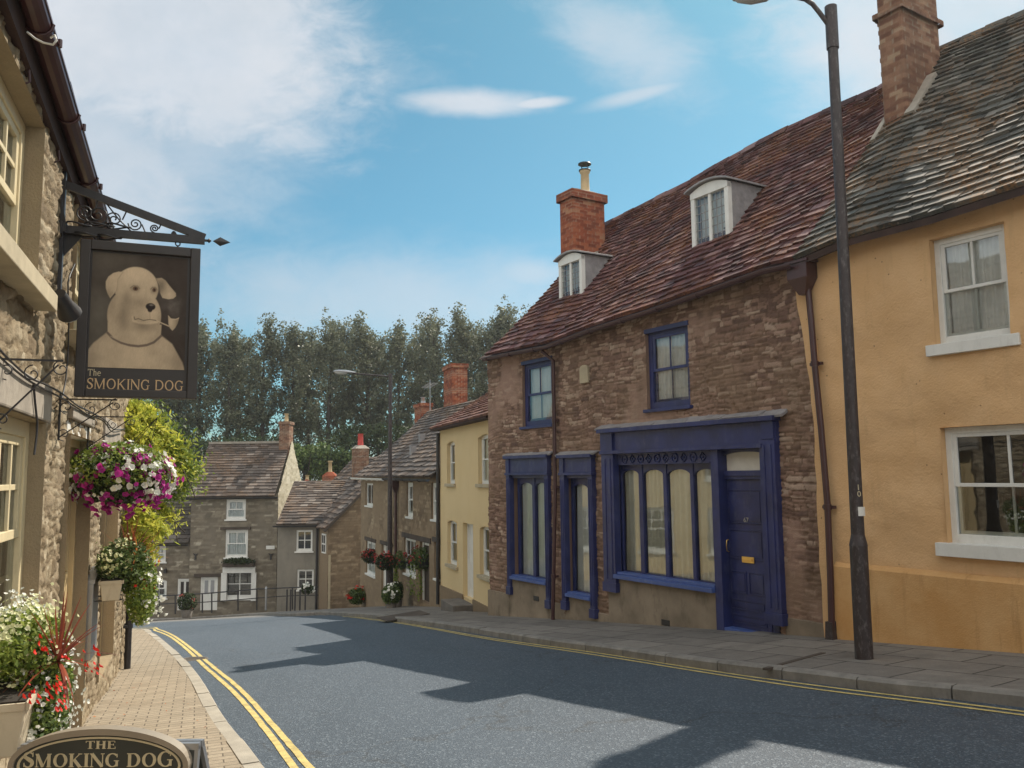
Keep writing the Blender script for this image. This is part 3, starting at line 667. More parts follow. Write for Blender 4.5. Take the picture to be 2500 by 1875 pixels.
# right pavement below the houses
rk = [(2500, 1695), (2187, 1666), (2023, 1645), (1758, 1615), (1564, 1590), (1476, 1576), (1341, 1559), (1200, 1538), (1061, 1518), (1004, 1512), (917, 1500), (850, 1495.5), (790, 1493)]
rk = [flat(on_ground(x, y, KH)) for x, y in rk]
facedir = Vector((math.sin(R(32.7)), -math.cos(R(32.7)), 0))
rk = [rk[0] + facedir * 12, rk[0] + facedir * 5] + rk
e = rk[-1]
rk += [Vector((e.x - 1.6, e.y + 1.3, 0)), Vector((-12, 36.6, 0)), Vector((-20, 38.6, 0)), Vector((-33, 40, 0))]
rkerb = catmull(rk, 0.3)
kerb('kerb', M['kerb'], rkerb, 0.15, KH, -1)
FC = 9.62; nrm_r = Vector((math.cos(R(32.7)), math.sin(R(32.7)), 0))
inner_r = [nrm_r * (FC + 0.5) + facedir * s for s in (14, 6, 0, -4, -8, -15.6)] + [Vector((-1.2, 20.8, 0)), Vector((-2.0, 25.5, 0)), Vector((-5.5, 35, 0)), Vector((-7.5, 40, 0)), Vector((-13, 43.4, 0)), Vector((-22, 43.6, 0)), Vector((-33, 43.6, 0))]
loft('pavement', M['slabs'], offs(rkerb, -0.14), inner_r, 220, 12, KH - 0.003)
for pl, nm in ((((2500, 1737.5), (2023, 1678), (1758, 1641), (1476, 1597), (1200, 1558), (1061, 1534), (955, 1516.5), (900, 1510), (835, 1503)), 'yellow_line'),
               (((2500, 1747), (2023, 1686.5), (1758, 1648), (1476, 1602.5), (1200, 1561.5), (1061, 1536.5), (955, 1518.5), (900, 1512), (835, 1504.5)), 'yellow_line')):
    P = [flat(on_ground(x, y, 0.005)) for x, y in pl]; P = [P[0] + facedir * 12, P[0] + facedir * 5] + P
    ribbon(nm, M['line'], catmull(P, 0.25), 0.05, 0.005)
ribbon('give_way_line', M['lineworn'], catmull([Vector((-10.0, 34.6, 0)), Vector((-15, 35.9, 0)), Vector((-20, 37, 0)), Vector((-28, 38, 0))], 0.1), 0.22, 0.005, dash=(0.7, 0.5))
def disc(name, label, cat, p, r, mat, dz):
    t = MB(); t.lathe([(r, 0), (r, 0.008), (r * 0.93, 0.010), (r * 0.9, 0.004), (0.001, 0.005)], 0, 0, 20)
    for k in range(-4, 5): t.box(-0.8 * r * math.cos(k / 5), 0.8 * r * math.cos(k / 5), k * r / 5.2 - 0.008, k * r / 5.2 + 0.008, 0.004, 0.009)
    o = t.build(name, mat); o.location = (p.x, p.y, gz(p.x, p.y) + dz); o['label'] = label; o['category'] = cat; return o
pc = on_ground(470, 1612)
o = disc('drain_cover', 'worn round iron cover set in the road across the left double yellow lines', 'drain cover', pc, 0.24, M['concrete'], 0.001)
pc = on_ground(985, 1504, KH)
t = MB(); t.box(-0.55, 0.55, -0.3, 0.3, 0, 0.012); o = t.build('manhole_cover', M['woodd']); o.location = (pc.x, pc.y, gz(pc.x, pc.y) + KH); o.rotation_euler = (0, -0.06, R(30)); o['label'] = 'dark rectangular cover in the pavement in front of the stone cottages'; o['category'] = 'manhole cover'

# ------------------------------------------------------------------ windows and doors
def folds(name, mat, parent, x0, x1, z0, z1, y, amp=0.018, wl=0.09, seed=0):
    xs = np.linspace(x0, x1, max(8, int((x1 - x0) / 0.012))); zs = np.linspace(z0, z1, 5); X, Z = np.meshgrid(xs, zs)
    ph = fbm(X * 3, Z * 0.3, seed) * 9; Y = y + amp * np.sin(X / wl * 6.28 + ph)
    V = np.stack([X, Y, Z], -1).reshape(-1, 3); n = len(xs); I, J = np.meshgrid(np.arange(n - 1), np.arange(4)); a = (J * n + I).ravel()
    return np_mesh(name, V, np.stack([a, a + 1, a + n + 1, a + n], -1), mat, parent, smooth=True)
def quad(name, mat, parent, x0, x1, z0, z1, y):
    return np_mesh(name, [(x0, y, z0), (x1, y, z0), (x1, y, z1), (x0, y, z1)], [(0, 1, 2, 3)], mat, parent)
def window(parent, x0, x1, z0, z1, fm, cols=2, rows=2, rec=0.08, fw=0.05, bw=0.022, curtain=None, sill=None, arch=0.0, sash=True, back='dim', bev=0.004, seed=0, sill_m=None, bays=1):
    mb = MB(); d = 0.07; m = (z0 + z1) / 2
    mb.box(x0, x0 + fw, rec, rec + d, z0, z1); mb.box(x1 - fw, x1, rec, rec + d, z0, z1)
    mb.box(x0 + fw, x1 - fw, rec, rec + d, z1 - fw, z1); mb.box(x0 + fw, x1 - fw, rec, rec + d, z0, z0 + fw * 1.4)
    ix0, ix1, iz0, iz1 = x0 + fw, x1 - fw, z0 + fw * 1.4, z1 - fw
    if arch: mb.prism([(ix0, iz1 + .001), (ix0, iz1 - arch)] + [(lerp(ix0, ix1, k / 8), iz1 - arch * (2 * k / 8 - 1) ** 2) for k in range(9)] + [(ix1, iz1 + .001)], rec + 0.01, rec + d - 0.01)
    if sash:
        sw = fw * 0.7
        for (a, b, yy_) in ((m - sw * 0.4, iz1, rec + 0.012), (iz0, m + sw * 0.4, rec + 0.04)):
            mb.box(ix0, ix0 + sw, yy_, yy_ + 0.028, a, b); mb.box(ix1 - sw, ix1, yy_, yy_ + 0.028, a, b)
            mb.box(ix0 + sw, ix1 - sw, yy_, yy_ + 0.028, b - sw * 0.8, b); mb.box(ix0 + sw, ix1 - sw, yy_, yy_ + 0.028, a, a + sw * 0.8)
            for k in range(1, cols): x = lerp(ix0, ix1, k / cols); mb.box(x - bw / 2, x + bw / 2, yy_ + 0.003, yy_ + 0.024, a + sw * 0.8, b - sw * 0.8)
            rr = rows // 2
            for k in range(1, rr): z = lerp(a, b, k / rr); mb.box(ix0 + sw, ix1 - sw, yy_ + 0.005, yy_ + 0.022, z - bw / 2, z + bw / 2)
    else:
        for k in range(1, cols): x = lerp(ix0, ix1, k / cols); mb.box(x - bw / 2, x + bw / 2, rec + 0.02, rec + 0.05, iz0, iz1)
        for k in range(1, rows): z = lerp(iz0, iz1, k / rows); mb.box(ix0, ix1, rec + 0.022, rec + 0.047, z - bw / 2, z + bw / 2)
        for k in range(1, bays): x = lerp(ix0, ix1, k / bays); mb.box(x - fw / 2, x + fw / 2, rec + 0.005, rec + 0.06, iz0, iz1)
    wo_ = mb.build('window', fm, parent, bevel=bev)
    quad('pane', M['glass'], wo_, ix0, ix1, iz0, iz1, rec + 0.035)
    if curtain: folds('curtain', M[curtain], wo_, ix0, ix1, iz0, iz1, rec + 0.095, seed=seed)
    quad('backing', M[back], wo_, x0 - 0.03, x1 + 0.03, z0 - 0.03, z1 + 0.03, rec + 0.19)
    if sill:
        h, pr, ov = sill; s = MB(); s.box(x0 - ov, x1 + ov, -pr, rec + 0.02, z0 - h, z0 + 0.003); s.build('sill', sill_m or fm, wo_, bevel=0.006)
    return wo_
def panel_door(parent, x0, x1, z0, z1, mat, rec=0.1, frame=None, fw=0.06, panels=(), name='door'):
    fm = frame or mat; mb = MB(); mb.box(x0, x0 + fw, rec - 0.03, rec + 0.05, z0, z1); mb.box(x1 - fw, x1, rec - 0.03, rec + 0.05, z0, z1); mb.box(x0 + fw, x1 - fw, rec - 0.03, rec + 0.05, z1 - fw, z1)
    d = MB(); a, b, c, e_ = x0 + fw, x1 - fw, z0, z1 - fw
    d.box(a, b, rec + 0.012, rec + 0.05, c, e_)
    W, H = b - a, e_ - c
    for (u0, u1, v0, v1) in panels:
        px0, px1, pz0, pz1 = a + u0 * W, a + u1 * W, c + v0 * H, c + v1 * H; q = 0.018
        d.box(px0, px1, rec - 0.002, rec + 0.0125, pz0, pz0 + q); d.box(px0, px1, rec - 0.002, rec + 0.0125, pz1 - q, pz1)
        d.box(px0, px0 + q, rec - 0.002, rec + 0.0125, pz0 + q, pz1 - q); d.box(px1 - q, px1, rec - 0.002, rec + 0.0125, pz0 + q, pz1 - q)
        d.box(px0 + 0.035, px1 - 0.035, rec + 0.002, rec + 0.0125, pz0 + 0.035, pz1 - 0.035)
    do = d.build(name, mat, parent, bevel=0.003); mb.build('door_frame', fm, do, bevel=0.004); return do

def scroll(c, r, a0, turns, plane, n=26, grow=0.12):
    """a spiral in the plane (ux, uz)"""
    ux, uz = plane; out = []
    for i in range(n + 1):
        t = i / n; a = a0 + turns * 2 * math.pi * t; rr = r * (1 - (1 - grow) * t)
        out.append(c + ux * (rr * math.cos(a)) + uz * (rr * math.sin(a)))
    return out

# ================================================================== the stone house with the blue shopfront
AM = R(32.7) - math.pi / 2
n_m = Vector((math.cos(R(32.7)), math.sin(R(32.7)), 0))
def plane_pt(x, y, n, c):
    r = ray(x, y); return r * (c / r.dot(n))
p0 = plane_pt(1198, 1500, n_m, FC)
FM = Frame(p0.x, p0.y, AM, gz(p0.x, p0.y))
G0 = FM.g
bnd_px = [(1943, 691), (1973, 870), (1991, 1019), (2003, 1311), (2020, 1588)]
bnd = [FM.px(x, y) for x, y in bnd_px]; bnd = [(bnd[0][0] - 0.1, bnd[0][1] + 1.2)] + bnd + [(bnd[-1][0] + 0.02, bnd[-1][1] - 1.2)]
bx = curve(sorted([(z, x) for x, z in bnd]))                       # boundary x as a function of height
XB = max(p[0] for p in bnd)                                        # right end of the stone wall
eave_px = [(1184, 868), (1260, 852), (1340, 836), (1445, 796), (1600, 745), (1750, 692), (1870, 648), (1937, 634), (2050, 585), (2261, 528), (2500, 450)]
OV = -0.30
eav = [FM.px(x, y, OV) for x, y in eave_px]
sl = (eav[-1][1] - eav[-4][1]) / (eav[-1][0] - eav[-4][0]); eav.append((eav[-1][0] + 12, eav[-1][1] + 0.1))
ez = curve(eav)
RY = 3.1
ridge_px = [(1476, 549), (1557, 508), (1693, 440), (1760, 400), (1854, 349), (1930, 312), (2033, 266), (2147, 217), (2299, 117), (2500, 33)]
rid = [FM.px(x, y, RY) for x, y in ridge_px]; rid = [(eav[0][0], rid[0][1] - 0.02)] + rid + [(rid[-1][0] + 12, rid[-1][1] + 0.05)]
rz = curve(rid)
X0 = eav[0][0]
def slope_pt(x, t, k=0.0):
    """point of the front roof slope: t 0 eaves, 1 ridge; slight hollow near the eaves"""
    zc = lerp(ez(x), rz(x), t) - 0.16 * math.sin(math.pi * min(1, t)) * (1 - t * 0.5) + 0.05 * (math.sin(x * 1.3) * math.sin(x * 0.37 + 1)) * math.sin(math.pi * t)
    return Vector((x, lerp(OV, RY, t), zc))
def dz_wall(x): return slope_pt(x, 0.075).z - 0.05
house = thing_f('stone_house', 'old coursed rubble house with navy blue shopfronts, two dormers and a sagging stone tiled roof', 'house', FM)

STM = dict(crisp=True, ch=0.062, cw=0.145, amp=0.026, mw=0.012, big=0.05, rough=0.8, seed=3, wz=0.09, wf=.035, wx=.05, smear=0.42, jit=0.75, wv=1.0)
def rect(a, b, d=0.0):                                             # pixel corners -> x0, x1, z0, z1 on the facade
    (xa, za), (xb, zb) = FM.px(*a, d), FM.px(*b, d); return min(xa, xb), max(xa, xb), min(za, zb), max(za, zb)
w1 = rect((1276, 889), (1351, 1036)); w2 = rect((1577, 812), (1687, 990))
# the shop openings
a0, a1, _, _ = rect((1245, 1200), (1349, 1300)); az0 = FM.px(1300, 1412)[1]; az1 = FM.px(1290, 1112)[1]
b0, b1, _, _ = rect((1377, 1200), (1458, 1300)); bz0 = FM.px(1415, 1450)[1]; bz1 = FM.px(1415, 1110)[1]
c0 = FM.px(1482, 1200)[0]; c1 = FM.px(1909, 1200)[0]; cz1 = FM.px(1690, 1032)[1]; cz0 = FM.px(1630, 1422)[1]
dx0 = FM.px(1757, 1300)[0]; dz0 = FM.px(1822, 1548)[1]
ops = [w1, w2, (a0 + .1, a1 - .1, az0, az1 - .1), (b0 + .08, b1 - .08, bz0, bz1 - .1), (c0 + .1, dx0, cz0, cz1 - .1), (dx0, c1 - .12, dz0, cz1 - .1)]
wall('wall', house, M['mainstone'], 0, XB + 0.05, -1.6, 6.6, ops, 0.019, STM, zt=dz_wall)
# rendered plinth
pz = FM.px(1198, 1440)[1]; pzr = FM.px(1990, 1519)[1]
pr = MB(); cr = MB()
def plinth(xa, xb, zt, pj=0.035):
    n = max(1, int((xb - xa) / 0.25))
    for k in range(n):
        u, v = lerp(xa, xb, k / n), lerp(xa, xb, (k + 1) / n)
        pr.hexa([(u, -pj, G0(u) - 0.3), (v, -pj, G0(v) - 0.3), (u, 0.05, G0(u) - 0.3), (v, 0.05, G0(v) - 0.3), (u, -pj + 0.008 * math.sin(u * 5), zt), (v, -pj + 0.008 * math.sin(v * 5), zt), (u, 0.05, zt + 0.02), (v, 0.05, zt + 0.02)])
plinth(-0.03, a0 + .01, pz, 0.05); plinth(a0 + .01, a1, az0, 0.045); plinth(a1, b0, pz + .02); plinth(b0, b1, bz0, 0.03); plinth(b1, c0 + .02, pz); plinth(c0 + .02, dx0 - .06, cz0 - .02, 0.045); plinth(c1 - .02, XB - 0.02, pzr)
po = pr.build('plinth', M['render'], house)
for (x, y) in ((1309, 1461), (1625, 1520)):
    vx, vz = FM.px(x, y, -.05); vt = MB(); vt.box(vx - .09, vx + .09, -0.058, -0.03, vz - .045, vz + .045); vt.build('air_vent', M['black'], po)

# sash windows, blue
def blue_window(r, seed):
    x0, x1, z0, z1 = r
    wobj = window(house, x0, x1, z0, z1, M['blue'], 2, 2, rec=0.05, fw=0.085, bw=0.02, curtain='curtain', sill=(0.05, 0.08, 0.05), back='dim', seed=seed)
    c = MB(); c.box(x0 - 0.02, x1 + 0.02, -0.035, 0.0, z1 - 0.03, z1 + 0.045); c.build('head', M['blue'], wobj, bevel=0.004)
blue_window(w1, 1); blue_window(w2, 2)
# date stone
q = rect((1420, 893), (1441, 934)); ds = MB(); m_ = (q[0] + q[1]) / 2; hw = (q[1] - q[0]) / 2
ds.prism([(q[0], q[2]), (q[1], q[2]), (q[1], q[3] - .08)] + [(m_ + hw * math.cos(a), q[3] - .08 + .08 * math.sin(a)) for a in np.linspace(0.3, 2.84, 6)] + [(q[0], q[3] - .08)], -0.06, 0.02)
ds.tc = (0.7, 0, 0.5); ds.build('tablet', M['sillstone'], house, bevel=0.008)

# shopfronts ---------------------------------------------------------
BL = M['blue']
def pilaster(mb, x0, x1, z0, z1, pj):
    mb.box(x0, x1, -pj, 0.02, z0, z1)
    mb.box(x0 - 0.02, x1 + 0.02, -pj - 0.02, 0.0, z0 - 0.001, z0 + 0.16)
    w_ = x1 - x0
    mb.box(x0 + w_ * .2, x0 + w_ * .36, -pj - 0.014, -pj + .002, z0 + .22, z1 - .08); mb.box(x1 - w_ * .36, x1 - w_ * .2, -pj - 0.014, -pj + .002, z0 + .22, z1 - .08)
def canopy(parent, x0, x1, z, pj, tilt=0.02):
    lm = MB(); n = max(3, int((x1 - x0) / 0.35))
    for k in range(n):
        u, v = lerp(x0, x1, k / n), lerp(x0, x1, (k + 1) / n) + 0.012; e1 = random.uniform(-.012, .012); e2 = random.uniform(-.03, .03)
        lm.hexa([(u, -pj - .035 + e2, z - .02 + e1), (v, -pj - .035 + e2, z - .02 + e1), (u, 0.02, z + .05), (v, 0.02, z + .05),
                 (u, -pj - .05 + e2, z + .012 + e1), (v, -pj - .05 + e2, z + .016 + e1), (u, 0.02, z + .05 + tilt + random.uniform(0, .025)), (v, 0.02, z + .05 + tilt + random.uniform(0, .025))])
    return lm.build('lead_flashing', M['lead'], parent, bevel=0.004)
def lights(parent, xs, z0, zs, rec, lastz=None, curt='curtain', seed=0, fill_top=None):
    """arched shop lights between mullions; xs = list of (x0, x1)"""
    mb = MB(); ztop = fill_top
    L, Rr = xs[0][0], xs[-1][1]
    for i, (u, v) in enumerate(xs):
        m = (u + v) / 2; hw = (v - u) / 2
        arc = [(u, ztop), (u, zs - .03)] + [(m + hw * math.sin(a), zs - .03 + 0.125 * (math.cos(a)) ** 0.8) for a in np.linspace(-1.4, 1.4, 11)] + [(v, zs - .03), (v, ztop)]
        mb.prism(arc, rec - .01, rec + .05)
        if i < len(xs) - 1: mb.box(v, xs[i + 1][0], rec - .025, rec + .06, z0, ztop)
    mb.box(L - .05, L, rec - .02, rec + .055, z0, ztop); mb.box(Rr, Rr + .05, rec - .02, rec + .055, z0, ztop); mb.box(L - .05, Rr + .05, rec - .02, rec + .056, z0 - .05, z0 + .012)
    wd = mb.build('window', BL, parent)
    quad('pane', M['glass'], wd, L - .01, Rr + .01, z0, ztop - .02, rec + .02)
    folds('curtain', M[curt], wd, L - .02, Rr + .02, z0, ztop, rec + .09, amp=0.034, wl=0.11, seed=seed)
    quad('backing', M['dim'], wd, L - .15, Rr + .15, z0 - .1, ztop + .1, rec + .38)
    return wd
def shop(x0, x1, zb_l, zb_r, ztop, open_, springs, lts, sillz, seed, zf):
    g = MB(); pj = 0.10; pw = 0.13
    pilaster(g, x0, x0 + pw, zb_l, zf, pj); pilaster(g, x1 - pw, x1, zb_r, zf, pj)
    g.box(x0 - .015, x1 + .015, -pj - .03, 0.02, zf, zf + .05)                # bed moulding
    g.box(x0 + .01, x1 - .01, -pj + .02, 0.02, zf + .05, ztop - .06)          # fascia
    g.box(x0, x0 + pw, -pj - .01, 0.01, zf + .05, ztop - .06); g.box(x1 - pw, x1, -pj - .01, 0.01, zf + .05, ztop - .06)
    g.box(x0 - .03, x1 + .03, -pj - .06, 0.02, ztop - .06, ztop)
    g.box(x0 + pw, x1 - pw, -0.03, 0.10, zf - .06, zf)
    s = g.build('shopfront', BL, house, bevel=0.004)
    sl_ = MB(); sl_.box(x0 + pw - .01, x1 - pw + .01, -pj - .02, 0.1, sillz - .09, sillz - .03); sl_.box(x0 + pw, x1 - pw, -pj + .03, 0.1, sillz - .03, sillz); sl_.build('sill', M['blue2'], s, bevel=0.006)
    canopy(s, x0 - .1, x1 + .1, ztop, pj)
    return s
# left pair of lights
pA0 = FM.px(1252, 1453, -.1)[1]; pA1 = FM.px(1347, 1488, -.1)[1]
la = [FM.px(x, 1300, .1)[0] for x in (1270, 1303, 1309, 1339)]
zfA = FM.px(1290, 1160)[1]
shop(a0, a1, pA0, pA1, az1, None, None, None, az0 + .02, 4, zfA)
lights(house, [(la[0], la[1]), (la[2], la[3])], az0 + .02, FM.px(1300, 1190)[1], .10, fill_top=zfA - .02, seed=4)
pB0 = FM.px(1385, 1490, -.1)[1]; pB1 = FM.px(1450, 1510, -.1)[1]
lb = [FM.px(x, 1300, .1)[0] for x in (1402, 1439)]; zfB = FM.px(1415, 1160)[1]
shop(b0, b1, pB0, pB1, bz1, None, None, None, bz0 + .02, 5, zfB)
lights(house, [(lb[0], lb[1])], bz0 + .02, FM.px(1420, 1195)[1], .10, fill_top=zfB - .02, seed=5)
# the large shopfront with door
pj = 0.12; pw = FM.px(1512, 1200, -.1)[0] - FM.px(1483, 1200, -.1)[0]
pC0 = FM.px(1502, 1446, -.1)[1]; pC1 = FM.px(1902, 1527, -.1)[1]
zfC = FM.px(1640, 1103)[1]
dpl = dx0 - .02
g = MB(); wr = c1 - FM.px(1862, 1250, -.1)[0]
pilaster(g, c0, c0 + pw, pC0, zfC, pj); pilaster(g, c1 - wr, c1, pC1, zfC + .12, pj)
g.box(c0 - .01, c1 + .01, -pj + .03, .02, zfC + .06, cz1 - .07)              # fascia board
g.box(c0, c0 + pw, -pj - .015, .01, zfC + .02, cz1 - .07); g.box(c1 - wr * .8, c1, -pj - .015, .01, zfC + .12, cz1 - .07)
g.box(c0 - .04, c1 + .04, -pj - .07, .02, cz1 - .07, cz1); g.box(c0 - .02, c1 - wr * .8, -pj - .03, .0, zfC, zfC + .06)
g.box(c0 + pw, dpl, -.02, .10, zfC - .19, zfC)                           # frieze board
dpl = dx0 - .02; g.box(dpl - .05, dpl + .10, -.07, .14, dz0 - .15, zfC - .0)  # post between window and door
shopC = g.build('shopfront', BL, house, bevel=0.004)
fr_ = MB(); nfr = 10; xa, xb_ = c0 + pw + .1, dpl - .15
for k in range(nfr):                                                         # pierced frieze: rings and lozenges
    xc = lerp(xa, xb_, (k + .5) / nfr); zc_ = zfC - .10; rr_ = 0.07
    if k % 2: fr_.tube([(xc - rr_, -.03, zc_), (xc, -.03, zc_ + rr_), (xc + rr_, -.03, zc_), (xc, -.03, zc_ - rr_)], .013, 5, closed=True)
    else: fr_.tube([(xc + rr_ * math.cos(a), -.03, zc_ + rr_ * math.sin(a)) for a in np.linspace(0, 2 * math.pi, 14)[:-1]], .013, 5, closed=True)
    fr_.lathe([(.001, 0), (.022, 0), (.018, .012), (.001, .014)], xc, 0, 8); 
    for q in range(len(fr_.v) - 4 * 8 - 16, len(fr_.v)):
        pass
fr_.box(xa - .05, xb_ + .05, -.035, -.015, zfC - .195, zfC - .175); fr_.box(xa - .05, xb_ + .05, -.035, -.015, zfC - .02, zfC - .002)
for i, v in enumerate(fr_.v):
    if v[1] > -0.4 and abs(v[2]) < .02 and v[2] >= 0 and zfC > .5: fr_.v[i] = (v[0], -.03 - v[2], zfC - .10 + v[1])
fr_.build('frieze', BL, shopC)
sl_ = MB(); sx0, sx1 = c0 + pw - .04, dpl - .05
zsl = FM.px(1560, 1397, 0)[1]; zsr = FM.px(1730, 1430, 0)[1]; zsm = (zsl + zsr) / 2; cz0 = zsm
sl_.box(sx0, sx1, -pj - .03, .1, cz0 - .11, cz0 - .04); sl_.box(sx0 + .02, sx1, -pj + .03, .1, cz0 - .04, cz0); sl_.build('sill', M['blue2'], shopC, bevel=0.006)
canopy(shopC, c0 - .12, c1 + .16, cz1, pj, 0.04)
lc = [FM.px(x, 1250, .1)[0] for x in (1521, 1564, 1573, 1624, 1632, 1690, 1698, 1754)]
wC = lights(house, [(lc[0], lc[1]), (lc[2], lc[3]), (lc[4], lc[5]), (lc[6], lc[7])], cz0, FM.px(1640, 1160)[1], .10, fill_top=zfC - .17, seed=6, curt='curtain2')
# shop door with arched transom light
ddx0, ddx1 = FM.px(1772, 1300, .1)[0], FM.px(1876, 1300, .1)[0]
ztp = FM.px(1820, 1170, .1)[1]; zdt = FM.px(1820, 1100, .1)[1]
dr = panel_door(house, ddx0 - .06, ddx1 + .02, dz0 + .05, ztp + .06, BL, rec=.1, panels=[(.08, .92, .70, .93), (.08, .92, .46, .66), (.08, .47, .23, .38), (.53, .92, .23, .38), (.08, .92, .12, .19), (.08, .92, .03, .09)])
tb = MB(); ta, tb_ = ddx0 - .03, c1 - wr + .02
tb.box(dpl + .08, ta, .05, .14, ztp + .05, zfC); tb.box(tb_ - .05, tb_ + .06, .05, .14, dz0 - .1, zfC)
tb.box(dpl + .08, tb_, .045, .15, ztp + .05, ztp + .13)
m_ = (ta + tb_) / 2; hw = (tb_ - ta) / 2 - .04
tb.prism([(ta - .02, zfC)] + [(ta + .02, zfC - .2)] + [(m_ + hw * math.sin(a), zfC - .15 + .11 * math.cos(a) ** .6) for a in np.linspace(-1.5, 1.5, 13)] + [(tb_ - .03, zfC - .2), (tb_ + .02, zfC)], .06, .12)
tb.box(ddx1 + .02, tb_ + .02, .08, .14, dz0, ztp + .05)
tr = tb.build('transom', BL, dr, bevel=0.003)
quad('transom_light', M['curtain2'], dr, ta - .05, tb_ + .05, ztp + .1, zfC - .02, .13)
st = MB(); st.box(dpl + .06, c1 - wr + .05, -.09, .14, dz0 - .06, dz0 + .0); st.box(dpl + .06, c1 - wr + .05, -.06, .14, dz0, dz0 + .05); st.build('threshold', M['blue2'], dr, bevel=0.006)
sp_ = MB(); sp_.box(dpl - .05, c1 - wr + .1, -.05, .14, G0(dx0) - .3, dz0 - .06); sp_.build('step', M['render'], dr)
lx, lz = FM.px(1827, 1367, .1); lt = MB(); lt.box(lx - .115, lx + .115, .088, .101, lz - .045, lz + .045); lt.box(lx - .085, lx + .085, .078, .09, lz - .02, lz + .02); lt.build('letter_plate', M['brass'], dr, bevel=.003)
hx, hz = FM.px(1778, 1332, .08); hd = MB(); hd.tube([(hx, .09, hz + .09), (hx, .05, hz + .08), (hx, .04, hz), (hx, .05, hz - .08), (hx, .09, hz - .09)], .009, 6); hd.build('handle', M['brass'], dr)
def text(body, name, mat, parent, size, loc, rot, ext=0.002, align='CENTER'):
    c = bpy.data.curves.new(name, 'FONT'); c.body = body; c.size = size; c.extrude = ext; c.align_x = align; c.align_y = 'CENTER'; c.materials.append(mat)
    tmp = bpy.data.objects.new('tmp', c); scene.collection.objects.link(tmp); bpy.context.view_layer.update()
    me = bpy.data.meshes.new_from_object(tmp); bpy.data.objects.remove(tmp)
    o = bpy.data.objects.new(name, me); link(o, parent); o.location = loc; o.rotation_euler = rot; return o
nx_, nz_ = FM.px(1822, 1270, .1); text('67', 'house_number', M['metal'], dr, .10, (nx_, .094, nz_), (math.pi / 2, 0, 0))

# roof ---------------------------------------------------------------
XJ = FM.px(1937, 634, OV)[0]
def fmain(u, t):
    v = bez_verge(t); return slope_pt(lerp(v, XJ, u), t)
def bez_verge(t): return X0 + 0.02 * math.sin(6 * t)
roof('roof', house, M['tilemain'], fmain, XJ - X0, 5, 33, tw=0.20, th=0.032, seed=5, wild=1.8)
bk = MB()
def backslope(mb, xa, xb):
    n = 14
    for k in range(n):
        u, v = lerp(xa, xb, k / n), lerp(xa, xb, (k + 1) / n)
        mb.add([(u, RY, rz(u)), (v, RY, rz(v)), (v, 6.6, ez(v)), (u, 6.6, ez(u))], [(0, 3, 2, 1)])
backslope(bk, X0, XJ); bk.build('back_roof', M['tiledark'], house)
rt = MB(); n = 22
for k in range(n):                                                           # ridge stones
    u, v = lerp(X0 + .1, XJ, k / n), lerp(X0 + .1, XJ, (k + 1) / n) - .02; rt.tc = (random.random(), 0, .5); e_ = random.uniform(-.01, .015)
    rt.hexa([(u, RY - .14, rz(u) - .10 + e_), (v, RY - .14, rz(v) - .10 + e_), (u, RY + .14, rz(u) - .10), (v, RY + .14, rz(v) - .10), (u, RY - .03, rz(u) + .045 + e_), (v, RY - .03, rz(v) + .045 + e_), (u, RY + .03, rz(u) + .045), (v, RY + .03, rz(v) + .045)])
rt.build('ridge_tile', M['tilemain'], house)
def gutter(parent, pts, r=0.06, mat=None, brk=0.9):
    mb = MB(); P = [Vector(p) for p in pts]
    for a, b in zip(P[:-1], P[1:]):
        for k in range(7):
            t0, t1 = math.pi + math.pi * k / 7, math.pi + math.pi * (k + 1) / 7
            q = lambda p, t, rr: (p.x, p.y + rr * math.cos(t), p.z + rr * math.sin(t))
            mb.add([q(a, t0, r), q(b, t0, r), q(b, t1, r), q(a, t1, r)], [(0, 1, 2, 3)], True); mb.add([q(a, t0, r - .008), q(b, t0, r - .008), q(b, t1, r - .008), q(a, t1, r - .008)], [(3, 2, 1, 0)], True)
        mb.beam((a.x, a.y - r, a.z + .004), (b.x, b.y - r, b.z + .004), .010, .016)
    L = P[-1].x - P[0].x; k = 0.2
    cz = curve([(p.x, p.z) for p in P])
    while k < L:
        x = P[0].x + k; mb.tube([(x, P[0].y + (r + .008) * math.cos(t), cz(x) + (r + .008) * math.sin(t)) for t in np.linspace(math.pi, 2 * math.pi, 7)], .009, 5); k += brk
    return mb.build('gutter', mat or M['gutter'], parent)
gp = [(x, OV - .03, z - .07) for x, z in [FM.px(a, b, OV) for a, b in eave_px[:8]]]
gutter(house, gp, .06)
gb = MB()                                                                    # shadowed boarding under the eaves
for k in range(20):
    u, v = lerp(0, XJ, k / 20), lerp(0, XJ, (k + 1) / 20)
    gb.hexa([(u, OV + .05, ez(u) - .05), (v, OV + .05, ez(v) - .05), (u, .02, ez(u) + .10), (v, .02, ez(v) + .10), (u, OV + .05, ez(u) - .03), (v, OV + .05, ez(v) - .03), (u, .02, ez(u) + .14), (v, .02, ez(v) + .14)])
gb.build('eaves_board', M['soffit'], house)
